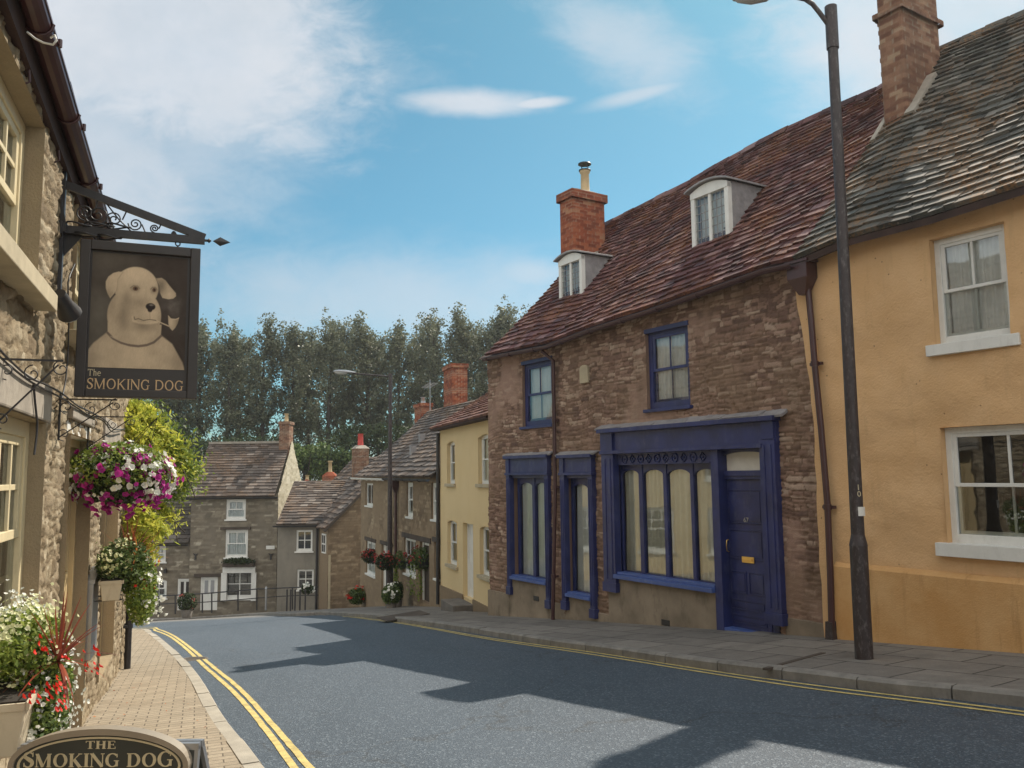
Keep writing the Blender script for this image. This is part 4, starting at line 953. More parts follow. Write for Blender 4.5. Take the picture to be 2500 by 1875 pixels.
# solid body with gables
def body(name, parent, mat, x0, x1, y0, y1, zb, ze0, ze1, ry, rz0, rz1):
    mb = MB()
    V = [(x0, y0, zb), (x0, y1, zb), (x0, y1, ze0), (x0, ry, rz0), (x0, y0, ze0), (x1, y0, zb), (x1, y1, zb), (x1, y1, ze1), (x1, ry, rz1), (x1, y0, ze1)]
    mb.add(V, [(0, 4, 3, 2, 1), (5, 6, 7, 8, 9), (0, 5, 9, 4), (1, 2, 7, 6), (4, 9, 8, 3), (2, 3, 8, 7), (0, 1, 6, 5)])
    return mb.build(name, mat, parent)
body('side_wall', house, M['mainstone'], 0.005, XB, .5, 6.2, -1.6, ez(0) - .0, ez(XB) - .2, RY, rz(0) - .22, rz(XB) - .25)
ee = MB(); ee.box(0, .3, .0, .52, -1.6, ez(0) + .1); ee.build('quoin', M['mainstone'], house)

# chimney: nearest corner at (1400), far edges at 1370 / 1476
def chim_solve():
    best = None
    for k in range(60):
        yc = 1.8 + k * .03
        xr = FM.px(1400, 560, yc - .45)[0]; xr2 = FM.px(1476, 540, yc + .45)[0]; e = abs(xr - xr2)
        if best is None or e < best[0]: best = (e, yc, xr)
    return best
_, cyc, cxr = chim_solve()
cxl = FM.px(1368, 560, cyc - .45)[0]
ztc = FM.px(1400, 475, cyc - .5)[1]
BS = dict(brick=True, ch=.075, cw=.225, amp=.012, mw=.012, jit=0, wz=.01, wf=.0, wx=.003, big=.02, seed=8)
ch = masonry_box('chimney', house, M['brick'], cxl, cxr, cyc - .45, cyc + .45, ez(0) + 1.2, ztc, BS, .025)
masonry_box('cap', ch, M['brick'], cxl - .06, cxr + .06, cyc - .51, cyc + .51, ztc - .02, ztc + .17, BS, .025)
fl = MB(); fl.hexa([(cxl - .03, cyc - .48, ztc + .16), (cxr + .03, cyc - .48, ztc + .16), (cxl - .03, cyc + .48, ztc + .16), (cxr + .03, cyc + .48, ztc + .16), (cxl + .12, cyc - .25, ztc + .26), (cxr - .12, cyc - .25, ztc + .26), (cxl + .12, cyc + .25, ztc + .26), (cxr - .12, cyc + .25, ztc + .26)]); fl.build('flaunching', M['cement'], ch)
px_, pzz = FM.px(1422, 448, cyc + .1); pot = MB(); pot.lathe([(.125, 0), (.105, .05), (.095, .45), (.12, .48), (.12, .53), (.08, .54)], (cxl + cxr) / 2, cyc + .1, 16, ztc + .24); pt = pot.build('chimney_pot', M['pot'], ch)
cw_ = MB(); zz = ztc + .77
for a in range(4): cw_.tube([((cxl + cxr) / 2 + .08 * math.cos(a * 1.57), cyc + .1 + .08 * math.sin(a * 1.57), zz), ((cxl + cxr) / 2 + .11 * math.cos(a * 1.57), cyc + .1 + .11 * math.sin(a * 1.57), zz + .16)], .008, 5)
cw_.lathe([(.14, zz), (.14, zz + .02), (.1, zz + .03)], (cxl + cxr) / 2, cyc + .1, 14); cw_.lathe([(.155, zz + .15), (.15, zz + .175), (.001, zz + .215)], (cxl + cxr) / 2, cyc + .1, 14); cw_.build('cowl', M['black'], pt)
fg = MB(); sz = lambda y: slope_pt(cxr, (y - OV) / (RY - OV)).z
fg.beam((cxr + .05, cyc - .45, sz(cyc - .45) + .06), (cxr + .05, cyc + .15, sz(cyc + .15) + .06), .12, .06); fg.build('flashing', M['cement'], ch)
# dormers
def dormer(bl, br, tl, tr, seed):
    """front face corners in the photograph, standing on the roof slope"""
    # depth: bottom left corner lies on the roof slope
    best = None
    for k in range(200):
        d = -.2 + k * .015; x, z = FM.px(*bl, d)
        t = (d - OV) / (RY - OV); e = abs(slope_pt(x, t).z - z)
        if best is None or e < best[0]: best = (e, d)
    d = best[1]; x0, zb = FM.px(*bl, d); x1, _ = FM.px(*br, d); zt0 = FM.px(*tl, d)[1]; zt1 = FM.px(*tr, d)[1]; zt = (zt0 + zt1) / 2; zb = min(zb, FM.px(*br, d)[1]) - .02
    D = 1.9; wdt = x1 - x0; fw = .085
    mb = MB(); mb.box(x0, x0 + fw, d, d + .1, zb, zt - .05); mb.box(x1 - fw, x1, d, d + .1, zb, zt - .05); mb.box(x0 + fw, x1 - fw, d, d + .1, zb, zb + .05)
    mb.prism([(x0, zt - .12), (x1, zt - .12)] + [(lerp(x1, x0, k / 8), zt - .02 + .10 * (1 - (2 * k / 8 - 1) ** 2)) for k in range(9)], d - .012, d + .09)
    m = (x0 + x1) / 2; mb.box(m - .03, m + .03, d + .01, d + .07, zb + .05, zt - .12)
    f = mb.build('dormer', M['white'], house, bevel=.004)
    quad('pane', M['glass'], f, x0 + fw, x1 - fw, zb + .05, zt - .12, d + .045)
    cmx = MB()                                                               # leading of the lights
    for (u, v) in ((x0 + fw, m - .03), (m + .03, x1 - fw)):
        for k in range(1, 3): xx = lerp(u, v, k / 3); cmx.box(xx - .005, xx + .005, d + .036, d + .043, zb + .05, zt - .12)
        for k in range(1, 6): zz = lerp(zb + .05, zt - .12, k / 6); cmx.box(u, v, d + .034, d + .0425, zz - .005, zz + .005)
    cmx.build('leading', M['lead'], f)
    quad('backing', M['dim'], f, x0 + .02, x1 - .02, zb, zt - .1, d + .3)
    folds('curtain', M['curtain'], f, x0 + fw, x1 - fw, zb + .05, zt - .12, d + .16, seed=seed)
    ck = MB()
    for x in (x0 + .012, x1 - .012): ck.prism([(0, 0)] * 0 or [(x - .01, zb), (x + .01, zb), (x + .01, zt), (x - .01, zt)], d + .1, d + D)
    ck.build('cheek', M['lead'], f)
    rf = MB(); nseg = 8; ov = .07
    P = [(lerp(x0 - ov, x1 + ov, k / nseg), zt + .10 * (1 - (2 * k / nseg - 1) ** 2)) for k in range(nseg + 1)]
    for k in range(nseg):
        (u, zu), (v, zv) = P[k], P[k + 1]
        rf.hexa([(u, d - .09, zu - .005), (v, d - .09, zv - .005), (u, d + D, zu + .02), (v, d + D, zv + .02), (u, d - .09, zu + .025), (v, d - .09, zv + .025), (u, d + D, zu + .05), (v, d + D, zv + .05)])
    rf.build('dormer_roof', M['lead'], f)
dormer((1365, 734), (1421, 712), (1358, 640), (1423, 617), 21)
dormer((1690, 611), (1780, 553), (1673, 482), (1780, 432), 22)

# drainpipes
def pipe(parent, pts, r=.04, name='drainpipe', mat=None, hopper=None, clips=()):
    mb = MB(); mb.tube(pts, r, 10)
    P = [Vector(p) for p in pts]
    for c in clips:
        for a, b in zip(P[:-1], P[1:]):
            if (a.z - c) * (b.z - c) <= 0 and abs(a.z - b.z) > .1:
                q = a.lerp(b, (a.z - c) / (a.z - b.z)); mb.tube([q + Vector((0, 0, -.035)), q + Vector((0, 0, .035))], r + .012, 10); mb.box(q.x - r - .05, q.x + r + .05, q.y + r * .3, q.y + r + .02, q.z - .02, q.z + .02)
    if hopper:
        q, wd = Vector(hopper[0]), hopper[1]
        mb.hexa([(q.x - .05, q.y - .04, q.z - .30), (q.x + .05, q.y - .04, q.z - .30), (q.x - .05, q.y + .06, q.z - .30), (q.x + .05, q.y + .06, q.z - .30), (q.x - wd, q.y - .13, q.z - .08), (q.x + wd, q.y - .13, q.z - .08), (q.x - wd, q.y + .1, q.z - .08), (q.x + wd, q.y + .1, q.z - .08)])
        mb.box(q.x - wd, q.x + wd, q.y - .13, q.y + .1, q.z - .081, q.z + .13); mb.box(q.x - wd - .025, q.x + wd + .025, q.y - .155, q.y + .1, q.z + .13, q.z + .165)
    return mb.build(name, mat or M['gutter'], parent)
ax_, at_ = FM.px(1350, 850, -.1); ab_ = G0(ax_) + .1
pipe(house, [(ax_ - .12, OV, at_ - .05), (ax_, -.10, at_ - .25), (FM.px(1352, 1000, -.1)[0], -.10, 2.8), (FM.px(1357, 1500, -.1)[0], -.17, ab_ + .1), (FM.px(1357, 1500, -.1)[0], -.17, ab_)], .038, clips=(4.2, 2.9, 1.2))

# ================================================================== the ochre house to the right
ochre = thing_f('ochre_house', 'ochre rendered house with white sash windows, mossy stone roof and tall brick chimney', 'house', FM)
XE = XB + 13
def orect(a, b, d=-.03): 
    (xa, za), (xb, zb) = FM.px(*a, d), FM.px(*b, d); return min(xa, xb), max(xa, xb), min(za, zb), max(za, zb)
ua = orect((2284, 590), (2475, 830)); 
u0, u1 = FM.px(2280, 700)[0], FM.px(2466, 700)[0]; uz1 = FM.px(2380, 560)[1]; uz0 = FM.px(2385, 830)[1]
l0 = FM.px(2308, 1180)[0]; l1 = l0 + 1.42; lz1 = FM.px(2400, 1039)[1]; lz0 = FM.px(2420, 1332)[1]
oops = [(u0, u1, uz0, uz1), (l0, l1, lz0, lz1), (l0 + 3.4, l1 + 3.4, lz0 + .2, lz1 + .2), (u0 + 3.6, u1 + 3.6, uz0 + .1, uz1 + .1)]
XW = XB + .06
# the wall starts on the leaning joint with the stone house
wl_ = wall('wall', ochre, M['orange'], XW, XE, -1.8, 6.8, oops, .06, dict(flat=True, big=.10, amp=.012), zt=dz_wall, y=-.03, rev=.2)
sv_ = MB(); zsn = np.linspace(-1.6, dz_wall(XW) + .0, 30)
for a, b in zip(zsn[:-1], zsn[1:]):
    sv_.hexa([(bx(a) + .012 * math.sin(a * 9), -.045, a), (XW + .03, -.045, a), (bx(a), .02, a), (XW + .03, .02, a), (bx(b) + .012 * math.sin(b * 9), -.045, b), (XW + .03, -.045, b), (bx(b), .02, b), (XW + .03, .02, b)])
sv_.build('wall_return', M['orange'], ochre)
opz = FM.px(2100, 1388, -.06)[1]; pl_ = MB(); n = 60
pxl = FM.px(2035, 1400, -.1)[0]
for k in range(n):
    u, v = lerp(pxl, XE, k / n), lerp(pxl, XE, (k + 1) / n); pj_ = .10; zz = opz + .0
    pl_.hexa([(u, -pj_, G0(u) - .3), (v, -pj_, G0(v) - .3), (u, .0, G0(u) - .3), (v, .0, G0(v) - .3), (u, -pj_, zz), (v, -pj_, zz), (u, .0, zz), (v, .0, zz)])
    pl_.hexa([(u, -pj_, zz), (v, -pj_, zz), (u, .0, zz), (v, .0, zz), (u, -.04, zz + .055), (v, -.04, zz + .055), (u, .0, zz + .055), (v, .0, zz + .055)])
pl_.build('plinth', M['orange_low'], ochre)
window(ochre, u0, u1, uz0, uz1, M['white'], 2, 2, rec=.06, fw=.07, bw=.028, curtain='curtain', sill=(.13, .10, .10), back='dark', seed=31)
window(ochre, l0, l1, lz0, lz1, M['white'], 2, 2, rec=.06, fw=.075, bw=.03, curtain=None, sill=(.15, .10, .12), back='dark', seed=32)
for o_ in oops[2:]: window(ochre, o_[0], o_[1], o_[2], o_[3], M['white'], 2, 2, rec=.06, fw=.075, bw=.03, sill=(.15, .10, .12), back='dark')
XR = XE + .1
def forange(u, t): return slope_pt(lerp(XJ + .01, XR, u), t)
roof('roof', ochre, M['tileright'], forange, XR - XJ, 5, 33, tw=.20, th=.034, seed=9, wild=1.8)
bk = MB(); backslope(bk, XJ, XR); bk.build('back_roof', M['tiledark'], ochre)
rt = MB(); n = 36
for k in range(n):
    u, v = lerp(XJ, XR, k / n), lerp(XJ, XR, (k + 1) / n) - .02; e_ = random.uniform(-.01, .015)
    rt.hexa([(u, RY - .14, rz(u) - .10 + e_), (v, RY - .14, rz(v) - .10 + e_), (u, RY + .14, rz(u) - .10), (v, RY + .14, rz(v) - .10), (u, RY - .03, rz(u) + .045 + e_), (v, RY - .03, rz(v) + .045 + e_), (u, RY + .03, rz(u) + .045), (v, RY + .03, rz(v) + .045)])
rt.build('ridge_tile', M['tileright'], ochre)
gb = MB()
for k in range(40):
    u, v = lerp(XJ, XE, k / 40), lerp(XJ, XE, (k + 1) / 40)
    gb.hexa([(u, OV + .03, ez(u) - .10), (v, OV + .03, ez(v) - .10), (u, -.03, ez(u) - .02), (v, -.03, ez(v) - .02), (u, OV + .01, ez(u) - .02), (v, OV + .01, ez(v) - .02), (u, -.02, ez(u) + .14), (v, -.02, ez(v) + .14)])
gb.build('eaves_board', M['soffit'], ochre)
body('side_wall', ochre, M['orange'], XW + .02, XE, .45, 6.2, -1.6, ez(XW) - .2, ez(XE) - .2, RY, rz(XW) - .25, rz(XE) - .25)
# tall chimney
best = None
for k in range(80):
    yc = 2.2 + k * .025; a = FM.px(2207, 150, yc - .5)[0]; b = FM.px(2296, 150, yc + .5)[0]
    if best is None or abs(a - b) < best[0]: best = (abs(a - b), yc, a)
_, yc2, kxr = best; kxl = FM.px(2150, 150, yc2 - .5)[0]
kz = 8.95 - FM.o.z - 0.45
ch2 = masonry_box('chimney', ochre, M['brick2'], kxl, kxr, yc2 - .5, yc2 + .5, rz(kxl) - 2.2, kz, dict(BS, seed=18, amp=.014), .025)
kk = FM.px(2207, 12, yc2 - .55)[1]
masonry_box('cap', ch2, M['brick2'], kxl - .06, kxr + .06, yc2 - .56, yc2 + .56, kk, kk + .08, dict(BS, seed=19), .03)
cpz = FM.px(2150, 75, yc2)[1]; sh = MB()                                      # broken shoulder on the left side
for k in range(22):
    zt_ = cpz - k * .075; wd_ = .05 + .02 * (k % 3 == 0) + (.03 if k < 2 else 0) - k * .0012; sh.tc = (random.random(), 0, .5)
    sh.box(kxl - wd_ - random.uniform(0, .02), kxl + .01, yc2 - .40, yc2 + .42, zt_ - .07, zt_)
sh.build('flue_shoulder', M['brick2'], ch2)
for q in (-.25, .25):
    pot = MB(); pot.lathe([(.14, 0), (.12, .05), (.10, .40), (.13, .43), (.09, .44)], (kxl + kxr) / 2, yc2 + q, 14, kz); pot.build('chimney_pot', M['pot'], ch2)
fg = MB(); sz2 = lambda x, y: slope_pt(x, (y - OV) / (RY - OV)).z
fg.beam((kxr + .07, yc2 - .55, sz2(kxr, yc2 - .55) + .07), (kxr + .07, yc2 + .1, sz2(kxr, yc2 + .1) + .07), .16, .07); fg.beam((kxl - .05, yc2 - .75, sz2(kxl, yc2 - .75) + .05), (kxl - .05, yc2 - .35, sz2(kxl, yc2 - .35) + .05), .08, .05); fg.build('flashing', M['cement'], ch2)
# leaning downpipe with hopper head
hp = FM.px(1962, 668, -.14)
pts = [FM.px(x, y, -.13) for x, y in ((1973, 707), (1982, 800), (1990, 900), (2005, 1050), (2020, 1229), (2027, 1400), (2032, 1585))]
P = [(hp[0] + .0, -.14, hp[1] - .25)] + [(x, -.13, z) for x, z in pts]
pipe(ochre, P, .042, hopper=((hp[0], -.16, hp[1]), .16), clips=(FM.px(1990, 888, -.13)[1], FM.px(2020, 1238, -.13)[1]))
ft = MB(); q = pts[-1]; ft.hexa([(q[0] - .06, -.20, q[1] - .03), (q[0] + .08, -.20, q[1] - .03), (q[0] - .06, -.02, q[1] - .03), (q[0] + .08, -.02, q[1] - .03), (q[0] - .05, -.18, q[1] + .35), (q[0] + .045, -.18, q[1] + .35), (q[0] - .05, -.05, q[1] + .35), (q[0] + .045, -.05, q[1] + .35)]); ft.build('pipe_boot', M['post'], ochre)
# gully slab across the pavement
ga, gb_ = on_ground(2010, 1594, KH), on_ground(1868, 1632, KH); gl = MB()
gl.hexa([(p.x + q.x, p.y + q.y, gz(p.x + q.x, p.y + q.y) + KH + dz_) for dz_ in (-.02, .004) for p, q in ((ga, -facedir * .035), (ga, facedir * .035), (gb_, -facedir * .035), (gb_, facedir * .035))])
o = gl.build('drainage_channel', M['woodd']); o['kind'] = 'structure'

# ================================================================== foliage helpers
def rand_unit(n):
    v = rng.normal(size=(n, 3)); return v / np.linalg.norm(v, axis=1)[:, None]
def leaf_quads(P, size, var=0.4, nrm=None, asp=0.55, tint=None, droop=0.0):
    """pointed four-sided leaves at points P"""
    n = len(P); a = rand_unit(n)
    if nrm is not None: a = a * 0.8 + nrm; a /= np.linalg.norm(a, axis=1)[:, None] + 1e-9
    b = np.cross(a, rand_unit(n)); b /= np.linalg.norm(b, axis=1)[:, None] + 1e-9
    b[:, 2] -= droop; b /= np.linalg.norm(b, axis=1)[:, None] + 1e-9
    c = np.cross(a, b); c /= np.linalg.norm(c, axis=1)[:, None] + 1e-9
    s = size * (1 - var + 2 * var * rng.random(n))[:, None]
    V = np.stack([P - b * s * .5, P + c * s * asp * .5, P + b * s * .5, P - c * s * asp * .5], 1).reshape(-1, 3)
    t = (tint if tint is not None else rng.random(n)); T = np.repeat(np.stack([t, t, t], -1), 4, 0)
    return V, np.arange(n * 4).reshape(-1, 4), T
def leaf_mesh(name, P, size, mat, parent, kind=None, **kw):
    V, F_, T = leaf_quads(np.asarray(P, float), size, **kw); return np_mesh(name, V, F_, mat, parent, T, kind=kind)
def blossom(name, P, N, size, mat, parent, kind=None, petals=5):
    """small funnel flowers facing along N"""
    P = np.asarray(P, float); N = np.asarray(N, float) + rand_unit(len(P)) * .45; N /= np.linalg.norm(N, axis=1)[:, None]
    V = []; Fq = []; T = []
    for p, n_ in zip(P, N):
        n_ = Vector(n_); u = n_.orthogonal().normalized(); v = n_.cross(u); s = size * random.uniform(.65, 1.15); ph = random.random() * 6; k0 = len(V); tt = random.random()
        V.append(Vector(p) - n_ * s * .35); T.append((tt * .4,) * 3)
        for k in range(petals * 2):
            a = ph + math.pi * k / petals; rr = s * (.5 if k % 2 == 0 else .40) * random.uniform(.85, 1.1)
            V.append(Vector(p) + u * rr * math.cos(a) + v * rr * math.sin(a) - n_ * s * random.uniform(0, .12)); T.append((tt,) * 3)
        for k in range(petals * 2): Fq.append((k0, k0 + 1 + k, k0 + 1 + (k + 1) % (petals * 2)))
    return np_mesh(name, V, Fq, mat, parent, np.array(T), kind=kind)
def blob_pts(c, rad, n, shell=0.55, zmin=None):
    d = rand_unit(n); r = (shell + (1 - shell) * rng.random(n) ** .6)[:, None]; return np.array(c) + d * r * np.array(rad), d
def clumps(c, rad, n, per, cr, keep=None):
    """points gathered in clumps over an ellipsoid"""
    P = []; N = []
    for _ in range(n):
        d = rand_unit(1)[0]; q = np.array(c) + d * np.array(rad) * random.uniform(.8, 1.08)
        if keep and not keep(q): continue
        m = random.randint(max(1, per - 2), per + 2); P.append(q + rng.normal(size=(m, 3)) * cr); N.append(np.tile(d, (m, 1)))
    return (np.vstack(P), np.vstack(N)) if P else (np.zeros((0, 3)), np.zeros((0, 3)))
def blade_plant(parent, name, c, n, L, mat, wd=.03, seed=0, spread=1.0, lift=0.7):
    r = random.Random(seed); V = []; Fq = []; T = []
    for i in range(n):
        a = r.uniform(0, 6.28); e_ = r.uniform(.15, 1.4) * spread; l = L * r.uniform(.6, 1.05); d = Vector((math.cos(a) * math.sin(e_), math.sin(a) * math.sin(e_), math.cos(e_) * lift + .15)).normalized()
        sde = d.cross(Vector((0, 0, 1))); sde = sde.normalized() if sde.length > .01 else Vector((1, 0, 0)); tt = r.random(); k0 = len(V); p = Vector(c)
        for k in range(7):
            t = k / 6; w_ = wd * (1 - t) ** .7 * (.5 + min(1, t * 4) * .5) + .0015; V += [p - sde * w_ / 2, p + sde * w_ / 2]; T += [(tt,) * 3] * 2
            d = (d + Vector((0, 0, -.10 * spread * e_ * .8))).normalized(); p = p + d * l / 6
            if k: Fq.append((k0 + 2 * k - 2, k0 + 2 * k - 1, k0 + 2 * k + 1, k0 + 2 * k))
    return np_mesh(name, V, Fq, mat, parent, np.array(T))

# ================================================================== the pub
n_p = Vector((math.cos(PUB_ANG), math.sin(PUB_ANG), 0)); PC = -1.0
FP_o = pubdir * 0 + n_p * PC
FP = Frame(FP_o.x, FP_o.y, PUB_ANG + math.pi / 2, gz(FP_o.x, FP_o.y))
pub = thing_f('pub_building', 'sunlit golden rubble stone pub with cream windows, oak lintels and a long dark gutter', 'pub', FP)
PX1 = FP.px(305, 1500)[0] + .03; PX0 = -9.0
ga_, gb__ = FP.px(105, 0, -.17), FP.px(282, 600, -.17)
def GZf(x): return lerp(ga_[1], gb__[1], (x - ga_[0]) / (gb__[0] - ga_[0]))
GZ = GZf(4.0); WT = 5.6
def prect(xa, xb, ya, yb, d=0.0):                                      # left px, right px, top point, bottom point
    return FP.px(xa, 900, d)[0], FP.px(xb, 900, d)[0], FP.px(*yb, d)[1], FP.px(*ya, d)[1]
uwx1 = FP.px(80, 500)[0]; uwx0 = uwx1 - 1.35; uwz1 = FP.px(85, 300)[1]; uwz0 = FP.px(72, 712)[1]
u2x0 = FP.px(172, 600)[0]; u2x1 = u2x0 + 1.35; u2z1 = uwz1; u2z0 = uwz0
lwx1 = FP.px(86, 1200)[0]; lwx0 = lwx1 - 1.75; lwz1 = FP.px(88, 1030)[1]; lwz0 = -FP.o.z - 1.02
d1x0, d1x1 = FP.px(146, 1300)[0], FP.px(206, 1300)[0]; d1z1 = FP.px(170, 1062)[1]; 
d2x0, d2x1 = FP.px(244, 1300)[0], FP.px(277, 1300)[0]; d2z1 = FP.px(260, 1085)[1]
gp_ = FP.g
pops = [(uwx0, uwx1, uwz0, uwz1), (u2x0, u2x1, u2z0, u2z1), (lwx0, lwx1, lwz0, lwz1), (d1x0, d1x1, gp_(d1x0) - .1, d1z1), (d2x0, d2x1, gp_(d2x0) + .35, d2z1)]
SP = dict(crisp=True, ch=.070, cw=.12, amp=.030, mw=.013, big=.06, rough=.9, seed=14, wz=.12, wf=.07, wx=.07, jit=.8, smear=.28, lip=.05)
wall('wall', pub, M['pub'], 1.6, PX1, gp_(PX1) - .3, WT, pops, .018, SP, rev=.24, zt=lambda x: GZf(x) + .1)
wall('wall', pub, M['pub'], PX0, 1.6, gp_(3) - .3, WT, [(-2.2, -.6, lwz0 + .3, lwz1 + .3)], .12, dict(SP, seed=15), rev=.24, zt=lambda x: GZf(x) + .1)
# end wall of the pub at the corner, facing away down the hill
masonry_box('end_wall', pub, M['pub'], PX1 - .6, PX1 - .002, .02, 5.8, gp_(PX1) - .5, GZf(PX1) + .05, SP, .08)
mb = MB(); mb.box(PX0, PX1 - .3, .5, 5.8, gp_(PX1) - .5, GZf(PX1)); mb.build('inner_wall', M['dim'], pub)
# roof of the pub
def fpub(u, t): x = lerp(PX0 - .2, PX1 + .18, u); return Vector((x, lerp(-.12, 3.0, t), lerp(GZf(x) + .09, GZf(x) + 3.2, t)))
roof('roof', pub, M['tilebrown'], fpub, PX1 + .38 - PX0, 4, 20, tw=.3, th=.035, seed=41)
mb = MB(); mb.add([(PX0, 3.0, GZf(PX0) + 3.2), (PX1 + .15, 3.0, GZf(PX1) + 3.2), (PX1 + .15, 6.2, GZf(PX1)), (PX0, 6.2, GZf(PX0))], [(0, 3, 2, 1)])
mb.add([(PX1 - .01, 0, GZf(PX1)), (PX1 - .01, 3, GZf(PX1) + 3.1), (PX1 - .01, 5.8, GZf(PX1))], [(0, 1, 2)]); mb.build('back_roof', M['tiledark'], pub)
sf = MB(); a_, b_ = GZf(PX0), GZf(PX1 + .1); X_a, X_b = PX0, PX1 + .1
sf.hexa([(X_a, -.055, a_ - .17), (X_b, -.055, b_ - .17), (X_a, .03, a_ - .17), (X_b, .03, b_ - .17), (X_a, -.055, a_ + .09), (X_b, -.055, b_ + .09), (X_a, .03, a_ + .12), (X_b, .03, b_ + .12)])
sf.build('fascia', M['soffit'], pub)
gt = gutter(pub, [(PX0, -.118, GZf(PX0)), (PX1 + .15, -.118, GZf(PX1 + .15))], .062, brk=1.05)
k = PX0 + .4
while k < PX1: gk = MB(); gk.tube([(k, -.03, GZf(k) - .02), (k, -.05, GZf(k) - .24), (k, -.02, GZf(k) - .26)], .007, 5); gk.tube([(k, -.19, GZf(k) - .015), (k, -.19, GZf(k) + .03)], .012, 6); k += 1.05; gk.build('gutter_bracket', M['gutter'], pub)
wr = MB(); lx, lz = FP.px(128, 95, -.48); 
wr.tube([FP.loc(ray(*q) * t_) for q, t_ in (((66, 78), 4.35), ((85, 94), 4.36), ((105, 104), 4.36), ((130, 109), 4.35), ((138, 98), 4.35), ((134, 86), 4.36), ((124, 92), 4.38))], .006, 5)
wr.build('loose_cable', M['white'], gt)
# upper windows
for i, (x0, x1, z0, z1) in enumerate(((uwx0, uwx1, uwz0, uwz1), (u2x0, u2x1, u2z0, u2z1))):
    wv = window(pub, x0, x1, z0, z1, M['cream'], 4, 2 * 2, rec=.06, fw=.085, bw=.03, curtain='curtain2' if i else None, back='dim', sill=(.10, .14, .12), seed=51 + i, sill_m=M['sillstone'])
# lower pub window
wv = window(pub, lwx0, lwx1, lwz0, lwz1, M['cream'], 5, 4, rec=.05, fw=.10, bw=.035, back='dim', sill=(.14, .14, .1), seed=55, sill_m=M['sillstone'])
window(pub, -2.2, -.6, lwz0 + .3, lwz1 + .3, M['cream'], 5, 4, rec=.05, fw=.10, bw=.035, back='dim', sill=(.14, .14, .1), sill_m=M['sillstone'])
# oak lintels
za, zb_ = FP.px(60, 921)[1], FP.px(60, 1021)[1]
l_ = MB(); l_.box(lwx0 - .5, FP.px(104, 1000)[0], -.055, .1, lwz1 + .005, FP.px(104, 945)[1]); l_.build('lintel', M['wood'], pub, bevel=.012)
l_ = MB(); l_.box(d1x0 - .02, FP.px(214, 1040)[0], -.06, .1, d1z1 + .12, FP.px(150, 972, -.06)[1]); l_.build('lintel', M['wood'], pub, bevel=.012)
l_ = MB(); l_.box(d2x0 - .15, d2x1 + .15, -.03, .1, d2z1 + .005, d2z1 + .28); l_.build('lintel', M['wood'], pub, bevel=.012)
l_ = MB(); l_.box(d1x0, d1x1, -.02, .12, d1z1 - .001, d1z1 + .118); l_.build('door_head', M['white'], pub, bevel=.006)
dd = panel_door(pub, d1x0, d1x1, gp_(d1x0) + .02, d1z1, M['beige'], rec=.10, fw=.07, panels=[(.1, .9, .55, .92), (.1, .9, .08, .45)])
dd = panel_door(pub, d2x0, d2x1, gp_(d2x0) + .35, d2z1, M['beige'], rec=.12, fw=.06, panels=[(.1, .9, .1, .9)], name='shutter')
# worn pillar between the window and the door
# cables slung along the front
cb = MB(); cps = [FP.px(x, y, -.06) for x, y in ((-40, 838), (0, 882), (60, 925), (105, 947), (145, 973), (180, 994), (212, 1010), (250, 1030), (272, 1052), (300, 1050))]
for k in range(2): cb.tube(catmull([(x, -.07 - .012 * k, z + .02 * k + .01 * math.sin(x * 3 + k)) for x, z in cps], .1), .0065, 6)
c2 = [FP.px(x, y, -.07) for x, y in ((84, 938), (88, 985), (93, 1030), (92, 1060), (86, 1110))]; cb.tube([(x, -.065, z) for x, z in c2], .007, 5)
c2 = [FP.px(x, y, -.07) for x, y in ((186, 645), (170, 690), (172, 760), (170, 850), (164, 930), (155, 975))]; cb.tube(catmull([(x, -.06, z) for x, z in c2], .1), .006, 5)
cb.build('cable', M['black'], pub)
# drainpipe on the corner
dpx = FP.px(310, 1645, -.09)[0]
pipe(pub, [(dpx, -.12, GZf(dpx) - .05), (dpx, -.09, GZf(dpx) - .4), (dpx, -.09, gp_(dpx) + .02)], .045, mat=M['black'], clips=(gp_(dpx) + .7, gp_(dpx) + 2.4))
# small floodlight under the window sill
fx, fz = FP.px(108, 738, -.05); fl = thing('wall_floodlight', 'small black floodlight on the pub wall just below the upper window sill', 'light', FP.w(fx, -.03, fz), FP.a)
mb = MB(); mb.box(-.03, .03, -.05, .03, -.04, .04); mb.tube([(0, -.04, 0), (.03, -.10, -.01)], .014, 6); mb.build('bracket', M['black'], fl)
mb = MB(); mb.tube([(-.03, -.10, .05), (.04, -.13, 0), (.11, -.15, -.045)], [.045, .05, .075], 12); mb.build('lamp_head', M['black'], fl)
mb = MB(); mb.tube([(.105, -.149, -.043), (.115, -.152, -.048)], [.068, .068], 12); mb.build('lens', M['metal'], fl)

# hanging sign and its bracket ----------------------------------------
bx0 = FP.px(150, 600, -.03)[0]
class SF(Frame): pass
so = FP.w(bx0, -.03, 0); SGN = Frame(so.x, so.y, PUB_ANG, FP.o.z)         # local x points out from the wall, y away from the camera
br_ = thing_f('sign_bracket', 'black wrought iron bracket with scrolls and spear finial above the hanging pub sign', 'sign bracket', SGN)
zt_, zb1 = SGN.px(158, 450)[1], SGN.px(160, 565)[1]; tip_x, tip_z = SGN.px(500, 587)
zmid = SGN.px(330, 576)[1]; zbm = SGN.px(440, 583)[1]
mb = MB(); mb.beam((0, 0, zt_), (tip_x, 0, tip_z + .02), .03, .055); mb.build('brace', M['black'], br_)
mb = MB(); mb.beam((-.02, 0, zbm), (tip_x, 0, zbm), .035, .055); mb.beam((-.02, .05, zbm + .01), (tip_x * .45, .05, zbm + .01), .02, .04); mb.build('beam', M['black'], br_)
mb = MB(); zp0, zp1 = SGN.px(142, 718)[1], SGN.px(153, 420)[1]; mb.box(-.012, .012, -.025, .025, zp0, zp1)
